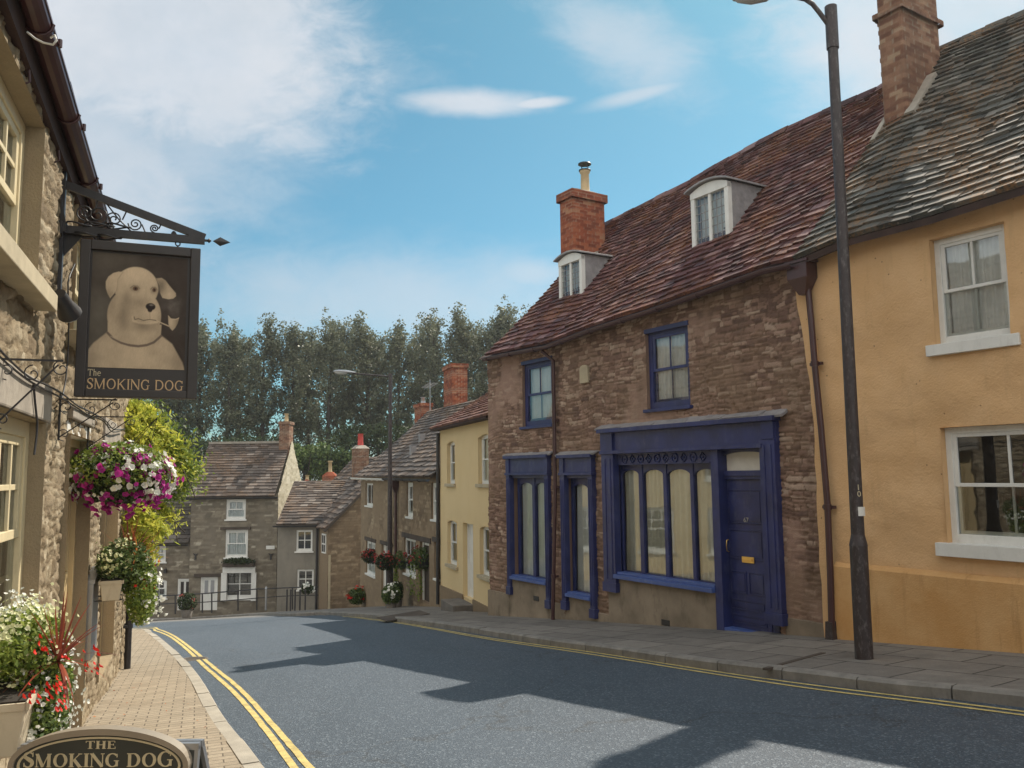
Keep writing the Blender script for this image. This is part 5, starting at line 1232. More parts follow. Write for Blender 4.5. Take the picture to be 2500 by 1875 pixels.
mb.prism([(-.01, zbm + .24), (.03, zbm + .03), (.03, zbm - .03), (-.01, zbm - .03)], -.06, -.05); mb.box(-.012, .008, -.09, .09, zbm - .05, zbm + .04); mb.prism([(0, zbm - .02), (.13, zbm - .02), (0, zbm - .2)], .03, .045); mb.build('wall_plate', M['black'], br_)
mb = MB(); ux, uz = Vector((1, 0, 0)), Vector((0, 0, 1))
def zbrace(x): return lerp(zt_, tip_z + .02, x / tip_x)
for (x, s_, sg) in ((.47, .075, 1), (.60, .055, -1), (.73, .05, 1), (.22, .09, 1), (.14, .06, -1), (.33, .06, -1)):
    h = zbrace(x) - zbm - .06; r_ = min(s_, h * .42); zc_ = (zbrace(x) + zbm) / 2 - .005
    mb.tube(scroll(Vector((x, 0, zc_)), r_, 1.57 * sg + (1.57 if sg > 0 else 0), 1.9 * sg, (ux, uz)), .0055, 5)
    mb.tube([(x + r_ * .9, 0, zc_), (x + r_ * 1.35, 0, zc_ - h * .45 * sg)], .0055, 5)
mb.tube([(.27, 0, zbrace(.27) - .02), (.36, 0, (zbrace(.36) + zbm) / 2), (.44, 0, zbm + .03)], .0055, 5); mb.build('scroll', M['black'], br_)
mb = MB(); mb.tube([(tip_x - .01, 0, tip_z + .0), (tip_x + .04, 0, tip_z)], .010, 8); mb.lathe([(.001, -.018), (.018, 0), (.001, .018)], tip_x + .03, 0, 10, tip_z)
fx0, fx1 = tip_x + .055, SGN.px(563, 591)[0]; fm_ = lerp(fx0, fx1, .42)
mb.add([(fx0, 0, tip_z), (fm_, .012, tip_z), (fm_, 0, tip_z + .035), (fm_, -.012, tip_z), (fm_, 0, tip_z - .035), (fx1, 0, tip_z)], [(0, 2, 1), (0, 3, 2), (0, 4, 3), (0, 1, 4), (5, 1, 2), (5, 2, 3), (5, 3, 4), (5, 4, 1)]); mb.build('finial', M['black'], br_)
mb = MB(); 
for (q0, r_, hh) in ((.02, .05, .0), (.14, .06, .01), (.28, .05, .012), (.07, .055, -.07), (.22, .05, -.075)):       # coiled cable lying on the beam
    mb.tube([(q0 + r_ * 1.6 * (1 + math.cos(a)), .01 + .05 * math.sin(a), zbm + .045 + hh + .01 * math.sin(2 * a)) for a in np.linspace(0, 6.28, 16)[:-1]], .007, 5, closed=True)
mb.build('cable', M['black'], br_)

sx0, sx1 = SGN.px(190, 780)[0], SGN.px(485, 780)[0]; sz1 = SGN.px(340, 598)[1]; sz0 = SGN.px(335, 972)[1]
sg = thing('hanging_sign', 'tall black framed pub sign painted with a pale dog smoking a pipe', 'pub sign', SGN.w((sx0 + sx1) / 2, 0, sz0), PUB_ANG + R(1.5))
W_, H_ = sx1 - sx0, sz1 - sz0; hw = W_ / 2
mb = MB(); mb.box(-hw + .03, hw - .03, -.015, .015, .03, H_ - .03); mb.build('board', M['signblack'], sg)
mb = MB(); fw = .068
mb.box(-hw, -hw + fw, -.045, .045, 0, H_); mb.box(hw - fw, hw, -.045, .045, 0, H_); mb.box(-hw + fw, hw - fw, -.045, .045, H_ - fw, H_); mb.box(-hw + fw, hw - fw, -.045, .045, 0, fw * .8); mb.build('frame', M['signblack'], sg, bevel=.006)
mb = MB()
for q in (.12, .80): xq = lerp(-hw, hw, q); mb.tube([(xq, 0, H_ - .005), (xq, 0, H_ + .02)], .007, 6); mb.tube([(xq + .016 * math.cos(a), 0, H_ + .035 + .018 * math.sin(a)) for a in np.linspace(0, 6.28, 12)[:-1]], .005, 5, closed=True)
mb.build('hook', M['black'], sg)
# painted panel: colours per vertex, after the painting on the sign
def painting(n=210, m=230):
    U, Vv = np.meshgrid(np.linspace(0, 1, n), np.linspace(0, 1, m)); x = U * 935 + 226; y = (1 - Vv) * 1020 + 262
    def sm(d, w=6.0): return sst(.5 - d / (2 * w))                         # mask from a signed distance
    def ell(cx, cy, rx, ry, rot=0.0):
        c, s = math.cos(rot), math.sin(rot); a = ((x - cx) * c + (y - cy) * s) / rx; b = (-(x - cx) * s + (y - cy) * c) / ry
        return (np.sqrt(a * a + b * b) - 1) * min(rx, ry)
    def poly(P):
        d = np.full(x.shape, 1e9); ins = np.zeros(x.shape, bool)
        for (x0, y0), (x1, y1) in zip(P, P[1:] + P[:1]):
            ex, ey = x1 - x0, y1 - y0; t = np.clip(((x - x0) * ex + (y - y0) * ey) / (ex * ex + ey * ey), 0, 1)
            d = np.minimum(d, np.hypot(x - x0 - t * ex, y - y0 - t * ey))
            if y0 != y1: ins ^= ((y0 > y) != (y1 > y)) & (x < (x1 - x0) * (y - y0) / (y1 - y0) + x0)
        return np.where(ins, -d, d)
    def line(P):
        d = np.full(x.shape, 1e9)
        for (x0, y0), (x1, y1) in zip(P, P[1:]):
            ex, ey = x1 - x0, y1 - y0; t = np.clip(((x - x0) * ex + (y - y0) * ey) / (ex * ex + ey * ey), 0, 1); d = np.minimum(d, np.hypot(x - x0 - t * ex, y - y0 - t * ey))
        return d
    def g(cx, cy, rx, ry): return np.exp(-(((x - cx) / rx) ** 2 + ((y - cy) / ry) ** 2))
    col = np.zeros(x.shape + (3,)); bgc = np.array([.050, .040, .036])
    col[:] = bgc; k = g(300, 850, 160, 300) + .6 * g(420, 300, 260, 160); col += k[..., None] * np.array([.075, .075, .065])
    col += (fbm(x / 90, y / 90, 77, 4) - .5)[..., None] * .03
    def put(mask, c):
        nonlocal col; mask = mask[..., None]; col = col * (1 - mask) + c * mask
    cream = np.array([.55, .455, .345])
    def tone(k): return cream * k[..., None]
    # chest
    ch_ = poly([(200, 1160), (270, 1070), (400, 965), (520, 930), (800, 930), (930, 985), (1030, 1050), (1090, 1140), (1140, 1215), (1170, 1300), (190, 1300)])
    put(sm(ch_, 10), tone(.80 + .14 * g(650, 1180, 260, 120) - .14 * g(240, 1230, 100, 130) - .2 * g(1110, 1240, 90, 120)))
    # neck and head
    hd = np.minimum(np.minimum(ell(660, 560, 215, 190), ell(650, 810, 262, 255)), poly([(395, 880), (920, 880), (915, 985), (830, 1060), (690, 1090), (560, 1065), (400, 975)]))
    hd = np.minimum(hd, ell(770, 760, 118, 130))
    sh = .84 + .26 * g(640, 430, 150, 90) - .36 * g(540, 830, 60, 150) - .22 * g(700, 690, 90, 50) - .20 * g(560, 640, 40, 60) - .30 * g(760, 905, 120, 36) - .22 * g(420, 700, 60, 140) + .10 * g(470, 930, 110, 60) - .15 * g(900, 820, 40, 160) + .08 * g(660, 980, 160, 40) - .16 * g(880, 560, 30, 90)
    put(sm(hd, 7), tone(sh))
    # ears
    el = poly([(525, 425), (480, 424), (430, 440), (385, 475), (362, 520), (365, 580), (385, 630), (410, 668), (450, 620), (470, 560), (474, 490)])
    put(sm(el, 5), tone(.92 - .25 * g(395, 640, 60, 60) + .05 * g(430, 480, 60, 60))); put(sm(np.abs(line([(525, 425), (478, 490), (470, 600)])) - 3, 6) * .6, cream * .45)
    er = poly([(852, 462), (905, 453), (945, 475), (985, 520), (1052, 585), (1055, 612), (1030, 635), (980, 645), (920, 636), (893, 590), (885, 530)])
    put(sm(er, 5), tone(.80 - .45 * g(900, 530, 50, 70) + .10 * g(1000, 600, 50, 30))); put(sm(line([(860, 465), (890, 500), (900, 600)]) - 3, 7) * .7, cream * .35)
    # brow and eyes
    for (ex, ey, s_) in ((648, 567, 1.0), (832, 568, .72)):
        put(sm(ell(ex, ey, 58 * s_, 40), 22) * .55, cream * .62); put(sm(ell(ex, ey + 2, 44 * s_, 23), 5), cream * .55); put(sm(ell(ex + 3, ey, 27 * s_, 20), 4), np.array([.13, .075, .05])); put(sm(ell(ex + 4, ey, 11 * s_, 11), 3), np.array([.02, .015, .015]))
        put(sm(line([(ex - 48 * s_, ey - 4), (ex - 20 * s_, ey - 25), (ex + 22 * s_, ey - 25), (ex + 46 * s_, ey - 2)]) - 3, 4), cream * .28); put(sm(line([(ex - 40 * s_, ey + 22), (ex, ey + 36), (ex + 38 * s_, ey + 24)]) - 2, 8) * .4, cream * .5)
    put(sm(line([(752, 545), (756, 600), (740, 650)]) - 4, 16) * .45, cream * .62)
    # muzzle
    put(sm(ell(800, 810, 70, 90), 40) * .35, cream * 1.05)
    no = np.minimum(ell(805, 722, 49, 33), ell(800, 745, 26, 28)); put(sm(no, 5), np.array([.025, .018, .018])); put(sm(ell(812, 707, 18, 7), 6) * .6, np.array([.3, .27, .24]))
    put(sm(line([(800, 770), (803, 830)]) - 2, 6) * .8, cream * .4)
    put(sm(line([(648, 822), (655, 845), (690, 836), (740, 850), (800, 838), (850, 842), (880, 850)]) - 3.5, 4), cream * .18)
    put(sm(line([(630, 820), (636, 856), (690, 872), (760, 876), (830, 866), (875, 858)]) - 7, 6) * .75, cream * 1.02); put(sm(line([(640, 880), (700, 892), (790, 896), (880, 878)]) - 5, 14) * .55, cream * .45)
    # collar
    cl_ = line([(398, 975), (450, 1022), (530, 1058), (620, 1078), (700, 1083), (780, 1070), (850, 1042), (918, 982)]); put(sm(cl_ - 11, 4), np.array([.16, .125, .105])); put(sm(line([(430, 1005), (520, 1042), (600, 1062)]) - 3, 5) * .8, np.array([.5, .42, .33]))
    fur = fbm(x / 7 + .3 * y / 9, y / 22, 31, 4); lumin = col.mean(-1); col = col * (1 + (fur - .5) * .22 * (lumin > .15))[..., None]; col = col * (1 + .18 * (fbm(x / 120, y / 120, 8, 3) - .5) * 2)[..., None]
    # pipe and smoke
    put(sm(line([(870, 845), (930, 868), (995, 890)]) - 4.5, 3), cream * .95)
    pb = poly([(982, 793), (1000, 818), (1040, 824), (1075, 818), (1092, 808), (1080, 860), (1058, 900), (1030, 930), (1003, 905), (988, 870)]); put(sm(pb, 4), tone(.72 + .2 * g(1010, 850, 25, 50) - .25 * g(1075, 860, 20, 60))); put(sm(line([(985, 797), (1010, 822), (1060, 824), (1090, 810)]) - 3, 3), cream)
    sk = g(1040, 740, 55, 60) * .6 + g(990, 690, 70, 50) * .45 + g(1080, 650, 60, 60) * .3; col = col + (sk * fbm(x / 40, y / 40, 5))[..., None] * np.array([.14, .135, .13])
    return U, Vv, np.clip(col, 0.004, 1)
U, Vv, C = painting()
ix0, ix1 = -hw + fw * 1.15, hw - fw * 1.3; iz0, iz1 = H_ * (1 - 1250 / 1530 + .005), H_ - fw * 1.2
Vp = np.stack([ix0 + U * (ix1 - ix0), U * 0 - .019, iz0 + Vv * (iz1 - iz0)], -1).reshape(-1, 3); n = U.shape[1]
I, J = np.meshgrid(np.arange(n - 1), np.arange(U.shape[0] - 1)); a = (J * n + I).ravel()
mp_, t, b = new_mat('sign_painting'); at = t.n('ShaderNodeVertexColor', layer_name='tint'); setin(t, b, 'Base Color', t.mix(1.0, at.outputs[0], (1.0, .95, .87), 'MULTIPLY')); setin(t, b, 'Roughness', .6); b.inputs['Specular IOR Level'].default_value = .2
np_mesh('painted_panel', Vp, np.stack([a, a + 1, a + n + 1, a + n], -1), mp_, sg, C.reshape(-1, 3))

# serif lettering built from strokes ------------------------------------
class Glyphs:
    def __init__(s, st=.17, th=.055, sf=.05): s.st, s.th, s.sf = st, th, sf
    def strip(s, P, W):
        """variable width stroke -> quads"""
        P = [Vector((a, b)) for a, b in P]; L, Rr = [], []
        for i, p in enumerate(P):
            d = P[min(i + 1, len(P) - 1)] - P[max(i - 1, 0)]; d.normalize(); n_ = Vector((-d.y, d.x)); w_ = (W[i] if isinstance(W, (list, tuple)) else W) / 2; L.append(p + n_ * w_); Rr.append(p - n_ * w_)
        return [[L[i], L[i + 1], Rr[i + 1], Rr[i]] for i in range(len(P) - 1)]
    def rect(s, x0, x1, y0, y1): return [[Vector((x0, y0)), Vector((x1, y0)), Vector((x1, y1)), Vector((x0, y1))]]
    def serif(s, x, y, w_=None): w_ = w_ or s.st / 2 + .075; h = s.sf / 2; yy_ = y + (h if y < .5 else -h); return s.rect(x - w_, x + w_, yy_ - h, yy_ + h)
    def arc(s, cx, cy, rx, ry, a0, a1, n=22, thick=None, thin=None):
        tk, tn = thick or s.st, thin or s.th; P, W = [], []
        for i in range(n + 1): a = R(a0 + (a1 - a0) * i / n); P.append((cx + rx * math.cos(a), cy + ry * math.sin(a))); W.append(tn + (tk - tn) * abs(math.cos(a)) ** 1.4)
        return s.strip(P, W)
    def glyph(s, c):
        st, th = s.st, s.th; h = st / 2; q = []
        if c == 'I': q = s.rect(.11, .11 + st, 0, 1) + s.serif(.11 + h, 0) + s.serif(.11 + h, 1); w_ = .22 + st
        elif c == 'T': w_ = .86; m = w_ / 2; q = s.rect(m - h, m + h, 0, 1) + s.serif(m, 0, h + .1) + s.rect(.03, w_ - .03, 1 - th * 1.1, 1) + s.rect(.03, .03 + th, .76, 1) + s.rect(w_ - .03 - th, w_ - .03, .76, 1)
        elif c == 'H': w_ = .98; a, b = .11 + h, w_ - .11 - h; q = s.rect(a - h, a + h, 0, 1) + s.rect(b - h, b + h, 0, 1) + s.rect(a, b, .48, .48 + th) + sum((s.serif(x, y) for x in (a, b) for y in (0, 1)), [])
        elif c == 'E': w_ = .80; a = .11 + h; q = s.rect(a - h, a + h, 0, 1) + s.serif(a, 0) + s.serif(a, 1) + s.rect(a, w_ - .05, 0, th) + s.rect(a, w_ - .08, 1 - th, 1) + s.rect(a, w_ - .2, .49, .49 + th) + s.rect(w_ - .05 - th, w_ - .05, 0, .24) + s.rect(w_ - .08 - th, w_ - .08, .77, 1) + s.rect(w_ - .2 - th, w_ - .2, .40, .62)
        elif c == 'K': w_ = 1.0; a = .11 + h; q = s.rect(a - h, a + h, 0, 1) + s.serif(a, 0) + s.serif(a, 1) + s.strip([(a + h * .6, .42), (w_ - .2, .98)], th) + s.strip([(a + .17, .58), (w_ - .17, .0)], st * .95) + s.serif(w_ - .17, 1, .13) + s.serif(w_ - .14, 0, .15)
        elif c == 'N': w_ = 1.02; a, b = .13, w_ - .13; q = s.rect(a - th / 2, a + th / 2, 0, 1) + s.rect(b - th / 2, b + th / 2, 0, 1) + s.strip([(a, .98), (b - .02, .03)], st) + s.serif(a, 0, .12) + s.serif(a - .03, 1, .10) + s.serif(b, 1, .12)
        elif c == 'M': w_ = 1.22; a, b, m = .13, w_ - .13 - h, .56; q = s.rect(a - th / 2, a + th / 2, 0, 1) + s.rect(b - h, b + h, 0, 1) + s.strip([(a + .02, .98), (m, .04)], st * .95) + s.strip([(m, .02), (b - .02, .98)], th) + s.serif(a, 0, .12) + s.serif(a, 1, .11) + s.serif(b, 0) + s.serif(b + .02, 1, h + .05)
        elif c == 'O': w_ = 1.04; q = s.arc(w_ / 2, .5, .42 - h * .3, .5 - th / 2 + .01, 0, 360, 34)
        elif c == 'D': w_ = 1.02; a = .11 + h; q = s.rect(a - h, a + h, 0, 1) + s.serif(a, 0) + s.serif(a, 1) + s.rect(a, .46, 0, th) + s.rect(a, .46, 1 - th, 1) + s.arc(.46, .5, w_ - .06 - h - .46, .5 - th / 2, -90, 90, 20)
        elif c == 'G': w_ = 1.04; q = s.arc(.52, .5, .42 - h * .3, .5 - th / 2 + .01, 48, 318, 28) + s.rect(.74, .74 + st * .8, .04, .44) + s.serif(.74 + st * .4, .44 + .0, .15)[:0] + s.rect(.62, .98, .42, .42 + s.sf) + s.rect(.80, .80 + th, .70, .96)
        elif c == 'S':
            w_ = .74; P = [(.63, .80), (.57, .92), (.42, .985), (.26, .95), (.155, .83), (.17, .68), (.30, .58), (.46, .48), (.58, .37), (.605, .22), (.52, .08), (.35, .015), (.19, .07), (.10, .22)]; W = [th, th * 1.1, th * 1.2, st * .55, st * .85, st * 1.0, st * 1.15, st * 1.2, st * 1.15, st * .95, st * .6, th * 1.3, th * 1.1, th]
            P2 = [(p.x, p.y) for p in catmull([(a, b, 0) for a, b in P], .04)]; W2 = list(np.interp(np.linspace(0, 1, len(P2)), np.linspace(0, 1, len(P)), W)); q = s.strip(P2, W2) + s.rect(.61, .61 + th, .70, .98) + s.rect(.07, .07 + th, .03, .30)
        elif c == 'h': w_ = .66; a = .09 + h; q = s.rect(a - h, a + h, 0, 1.02) + s.rect(.50 - h, .50 + h, 0, .46) + s.arc(.5 - .14, .46, .14, .20, 0, 150, 12)
        elif c == 'e': w_ = .62; q = s.arc(.31, .33, .235, .31, 0, 318, 24) + s.rect(.10, .54, .33, .33 + th)
        else: return [], .38
        return q, w_
    def build(s, txt, name, mat, parent, x0, x1, z0, h, y, big=None, gap=.05, skew=0.0):
        mb = MB(); x = 0; items = []
        for i, c in enumerate(txt):
            k = big.get(i, 1.0) if big else 1.0; q, w_ = s.glyph(c); items.append((q, x, k)); x += (w_ + gap) * k
        sc = (x1 - x0) / (x - gap); j = 0
        for q, xo, k in items:
            for poly_ in q:
                yo = y - .0008 - .00025 * (j % 9); j += 1
                P = [(x0 + (xo + p.x * k) * sc, z0 + p.y * k * h) for p in poly_]
                ar = sum(P[i][0] * P[(i + 1) % 4][1] - P[(i + 1) % 4][0] * P[i][1] for i in range(4))
                if ar < 0: P = P[::-1]
                mb.prism(P, yo, y + .0)
        return mb.build(name, mat, parent, fix=False)
G1 = Glyphs(.135, .085, .03)
zb2 = H_ * (1530 - 1468) / 1530 * 1.0 + .022; cap = H_ * 95 / 1380
G1.build('SMOKING DOG', 'lettering', M['gold'], sg, ix0 - .005, ix1 + .0, H_ * .052, H_ * .066, -.0165, big={0: 1.0, 8: 1.0})
G1.build('The', 'lettering', M['goldpale'], sg, ix0 - .0, ix0 + (ix1 - ix0) * .135, H_ * .134, H_ * .042, -.0165)

# A-board with the oval head --------------------------------------------
ab = thing('sandwich_board', 'black pavement board with oval gilt lettered head standing beside the near flower trough', 'pavement sign', (-1.385, 2.80, gz(-1.385, 2.8) + KH), R(-1))
gA = gz(-1.385, 2.8) + KH
def apx(x, y, yy=2.80):
    r = ray(x, y); t = yy / r.y; return r.x * t + 1.385, r.z * t - gA
cx_, cz_ = apx(243, 1868); ex_, _ = apx(461, 1868); _, ezt = apx(243, 1780); rx_, rz_ = ex_ - cx_, ezt - cz_
def ring(mb, ra, rb, y0, y1, n=56):
    for k in range(n):
        a, b = 2 * math.pi * k / n, 2 * math.pi * (k + 1) / n
        q = lambda r_, t_, y: (cx_ + r_[0] * math.cos(t_), y, cz_ + r_[1] * math.sin(t_))
        mb.add([q(ra, a, y0), q(ra, b, y0), q(rb, b, y0), q(rb, a, y0), q(ra, a, y1), q(ra, b, y1), q(rb, b, y1), q(rb, a, y1)], [(0, 1, 2, 3), (0, 4, 5, 1), (3, 2, 6, 7), (4, 7, 6, 5)])
mb = MB(); ring(mb, (rx_ + .005, rz_ + .004), (rx_ - .012, rz_ - .016), -.012, .03); mb.build('rim', M['rim'], ab)
mb = MB(); mb.prism([(cx_ + (rx_ - .011) * math.cos(a), cz_ + (rz_ - .015) * math.sin(a)) for a in np.linspace(0, 6.283, 57)[:-1]], -.004, .026); mb.build('oval_head', M['boardface'], ab)
mb = MB(); ring(mb, (rx_ - .022, rz_ - .022), (rx_ - .030, rz_ - .028), -.0065, -.004); mb.build('gilt_line', M['goldpale'], ab)
G2 = Glyphs(.21, .06, .055)
tx0, tz0 = apx(55, 1870); tx1, _ = apx(427, 1870); _, th0 = apx(243, 1871); _, th1 = apx(243, 1838)
G2.build('SMOKING DOG', 'lettering', M['goldpale'], ab, tx0, tx1, th0, th1 - th0, -.0042, big={0: 1.12, 8: 1.0, 10: 1.12}, gap=.045)
ux0, uz0_ = apx(210, 1827); ux1, uz1_ = apx(286, 1807); G2.build('THE', 'lettering', M['goldpale'], ab, ux0, ux1, uz0_, uz1_ - uz0_, -.0042)
bt = apx(460, 1829)[1]; brt = apx(477, 1850)[0]; blx = -brt + 2 * cx_ + .03
mb = MB(); mb.hexa([(blx, -.12, .0), (brt - .012, -.12, .0), (blx, -.09, .0), (brt - .012, -.09, .0), (blx, .028, bt - .01), (brt - .012, .028, bt - .01), (blx, .05, bt - .01), (brt - .012, .05, bt - .01)]); mb.hexa([(blx, .50, .0), (brt - .012, .50, .0), (blx, .52, .0), (brt - .012, .52, .0), (blx, .06, bt - .01), (brt - .012, .06, bt - .01), (blx, .08, bt - .01), (brt - .012, .08, bt - .01)]); mb.build('panel', M['boardface'], ab)
mb = MB()
for x in (blx, brt - .01): mb.beam((x, -.11, 0), (x, .04, bt), .02, .02, (0, 1, 0)); mb.beam((x, .52, 0), (x, .07, bt), .02, .02, (0, 1, 0))
mb.beam((blx, .04, bt), (brt, .04, bt), .02, .02); mb.beam((blx, .07, bt), (brt, .07, bt), .02, .02); mb.build('frame', M['metal'], ab)

# iron brackets on the pub wall ------------------------------------------
def arm(label, base, ang, L, h, sc_r=.05, nm='basket_bracket'):
    o = thing(nm, label, 'wall bracket', base, ang, 'scrolled iron basket brackets on the pub wall')
    mb = MB(); mb.box(0, .012, -.012, .012, -h, .04); mb.build('wall_bar', M['black'], o)
    mb = MB(); mb.beam((0, 0, 0), (L, 0, 0), .010, .010); mb.build('top_arm', M['black'], o)
    mb = MB(); mb.beam((.01, 0, -h * .92), (L * .93, 0, -.02), .008, .008); mb.build('brace', M['black'], o)
    mb = MB()
    for (x, z, s_) in ((L * .98, -.04, 1), (.04, -h * .85, -1), (L * .55, -.07, 1), (.05, -.06, -1)): mb.tube(scroll(Vector((x, 0, z)), sc_r, 1.57 * s_, 1.3 * s_, (ux, uz), 18), .0035, 5)
    mb.build('scroll', M['black'], o); return o
def pubpt(x, y, d=-.02): lx_, lz_ = FP.px(x, y, d); return FP.w(lx_, d, lz_)
def armlen(b, d, px):
    L = .1
    while L < 2:
        p = CAMR.transposed() @ (b + d * L)
        if 1250 + FPX * p.x / -p.z > px: break
        L += .01
    return L
b1 = pubpt(-10, 876); arm('black scrolled iron bracket nearest the camera, crossing the oak lintel over the pub window', b1, PUB_ANG, armlen(b1, n_p, 152), .36, .045)
b2 = pubpt(145, 974); arm('black scrolled iron bracket directly above the left of the hanging basket, under the pub sign', b2, PUB_ANG, armlen(b2, n_p, 286), .30)
b3 = pubpt(215, 1017); arm('black scrolled iron bracket furthest along the pub wall that carries the petunia basket', b3, PUB_ANG, armlen(b3, n_p, 322), .30)

# hanging basket ----------------------------------------------------------
tipb = b3 + n_p * .58
bc = ray(290, 1165); bc = bc * ((tipb - n_p * .04).y / bc.y)
hb = thing('hanging_basket', 'big round hanging basket overflowing with white and magenta petunias under the pub sign', 'hanging basket', bc)
S_ = 1.0 * bc.y / 6.0 * 0.37
mb = MB(); mb.lathe([(.02, -.24), (.14, -.22), (.22, -.12), (.25, .0), (.235, .0)], 0, 0, 18); mb.build('basket', M['black'], hb)
mb = MB()
for a in range(4): mb.tube([(.22 * math.cos(a * 1.57), .22 * math.sin(a * 1.57), 0), (tipb.x - bc.x, tipb.y - bc.y, tipb.z - bc.z)], .003, 4)
mb.build('chain', M['black'], hb)
RX, RYr, RZ = S_ * 1.0, S_ * .9, S_ * .62
P, N = blob_pts((0, 0, 0), (RX * .9, RYr * .9, RZ * .85), 5200, .35); leaf_mesh('foliage', P, .045, M['leaf_bush'], hb, nrm=N * .5)
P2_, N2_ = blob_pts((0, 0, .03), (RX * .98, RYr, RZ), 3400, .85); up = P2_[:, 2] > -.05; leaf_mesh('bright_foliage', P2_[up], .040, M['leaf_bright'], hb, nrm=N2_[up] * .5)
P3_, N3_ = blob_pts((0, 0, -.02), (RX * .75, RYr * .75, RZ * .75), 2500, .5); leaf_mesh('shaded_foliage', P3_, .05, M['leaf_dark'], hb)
P, N = clumps((0, 0, 0), (RX, RYr, RZ), 90, 4, .030, keep=lambda q: q[2] > -.2); blossom('white_blossom', P, N, .062, M['petal_w'], hb)
P, N = clumps((RX * .62, 0, -.02), (RX * .42, RYr * .6, RZ * .62), 34, 4, .028); blossom('white_blossom', P, N, .058, M['petal_w'], hb)
P, N = clumps((0, 0, -.02), (RX, RYr, RZ * 1.02), 120, 3, .032); blossom('magenta_blossom', P, N, .066, M['petal_m'], hb)
P, N = clumps((.0, 0, -RZ * .55), (RX * .85, RYr * .85, RZ * .42), 34, 3, .04); blossom('magenta_blossom', P, N, .068, M['petal_m'], hb)

# troughs -----------------------------------------------------------------
def trough(name, label, o, ang, L, wd, h, mat):
    t_ = thing(name, label, 'flower trough', o, ang, 'cream flower troughs fixed to the pub wall'); mb = MB(); a, b = wd / 2, wd / 2 * .78
    mb.hexa([(0, -b, -h), (L, -b, -h), (0, b, -h), (L, b, -h), (0, -a, 0), (L, -a, 0), (0, a, 0), (L, a, 0)]); mb.build('trough', mat, t_, bevel=.008)
    mb = MB()
    for (x0, x1, y0, y1) in ((-.008, L + .008, -a - .012, -a + .006), (-.008, L + .008, a - .006, a + .012), (-.008, .01, -a, a), (L - .01, L + .008, -a, a)): mb.box(x0, x1, y0, y1, -.02, .012)
    mb.build('trough_rim', mat, t_); mb = MB(); mb.box(.01, L - .01, -a + .006, a - .006, -.001, .02); mb.build('soil', M['soil'], t_)
    mb = MB()
    for x in (L * .2, L * .8): mb.beam((x, -a, -h - .01), (x, a + .12, -h - .01), .03, .01); mb.beam((x, a + .12, -h), (x, a + .12, .02), .01, .03, (0, 1, 0))
    mb.build('bracket', M['black'], t_); return t_
# near one: its near end faces the camera at (0..65, 1715..1800)
nx0, nz0 = FP.px(65, 1722, -.29); TA = FP.a; L1 = .95
o1 = FP.w(nx0, -.155, nz0)
tr1 = trough('flower_trough', 'cream flower trough nearest the camera under the pub window, full of white and red flowers', o1, TA, L1, .27, .22, M['trough'])
def fill(t_, L, parts, sc=1.0):
    for (nm, cx0, cy0, cz0, rx0, ry0, rz0, n, per, sz, mt) in parts:
        P, N = clumps((cx0, cy0, cz0), (rx0, ry0, rz0), n, per, .032 * sc); blossom(nm, P, N, sz, M[mt], t_)
P, N = blob_pts((.50, .0, .20), (.42, .17, .17), 3600, .3); leaf_mesh('foliage', P, .030, M['leaf_bright'], tr1, nrm=N * .4)
P, N = blob_pts((.50, -.13, -.08), (.30, .13, .32), 4200, .4); leaf_mesh('foliage', P, .030, M['leaf_bush'], tr1, nrm=N * .4)
P, N = blob_pts((.48, -.12, .0), (.30, .13, .33), 2000, .85); leaf_mesh('bright_foliage', P, .028, M['leaf_bright'], tr1, nrm=N * .4)
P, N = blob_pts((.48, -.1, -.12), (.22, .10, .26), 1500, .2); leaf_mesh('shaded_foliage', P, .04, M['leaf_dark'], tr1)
fill(tr1, L1, [('cream_blossom', .48, .0, .22, .42, .18, .18, 120, 6, .025, 'petal_y'), ('white_blossom', .50, -.14, -.10, .31, .13, .33, 140, 5, .026, 'petal_w'), ('white_blossom', .62, .05, .30, .24, .12, .12, 50, 6, .024, 'petal_w')])
NYY = FP.w(nx0 + .18, -.3, 0).y
for (x, y, dd_, k) in tuple((x, y, nY, k) for x, y, nY, k in ((112, 1578, NYY, 10), (128, 1685, NYY - .12, 12), (82, 1700, NYY - .2, 9), (148, 1665, NYY - .05, 6), (224, 1595, NYY + .1, 7), (226, 1632, NYY + .1, 8), (146, 1722, NYY - .1, 10), (160, 1600, NYY + .1, 5))):
    q = ray(x, y); q = Vector(FP.loc(q * (dd_ / q.y))); lo = q - Vector(FP.loc(o1)); P = np.array(lo) + rng.normal(size=(k, 3)) * .020; blossom('red_blossom', P, np.tile([.2, -1, .5], (k, 1)), .030, M['petal_r'], tr1)
q = ray(142, 1615); q = Vector(FP.loc(q * ((NYY + .15) / q.y))) - Vector(FP.loc(o1)); cd = thing('cordyline', 'spiky dark red cordyline growing in the near flower trough', 'plant', FP.w(*(Vector(FP.loc(o1)) + q)), 0)
blade_plant(cd, 'blades', (0, 0, 0), 40, .34, M['red_leaf'], .016, 3, 1.3, .9)
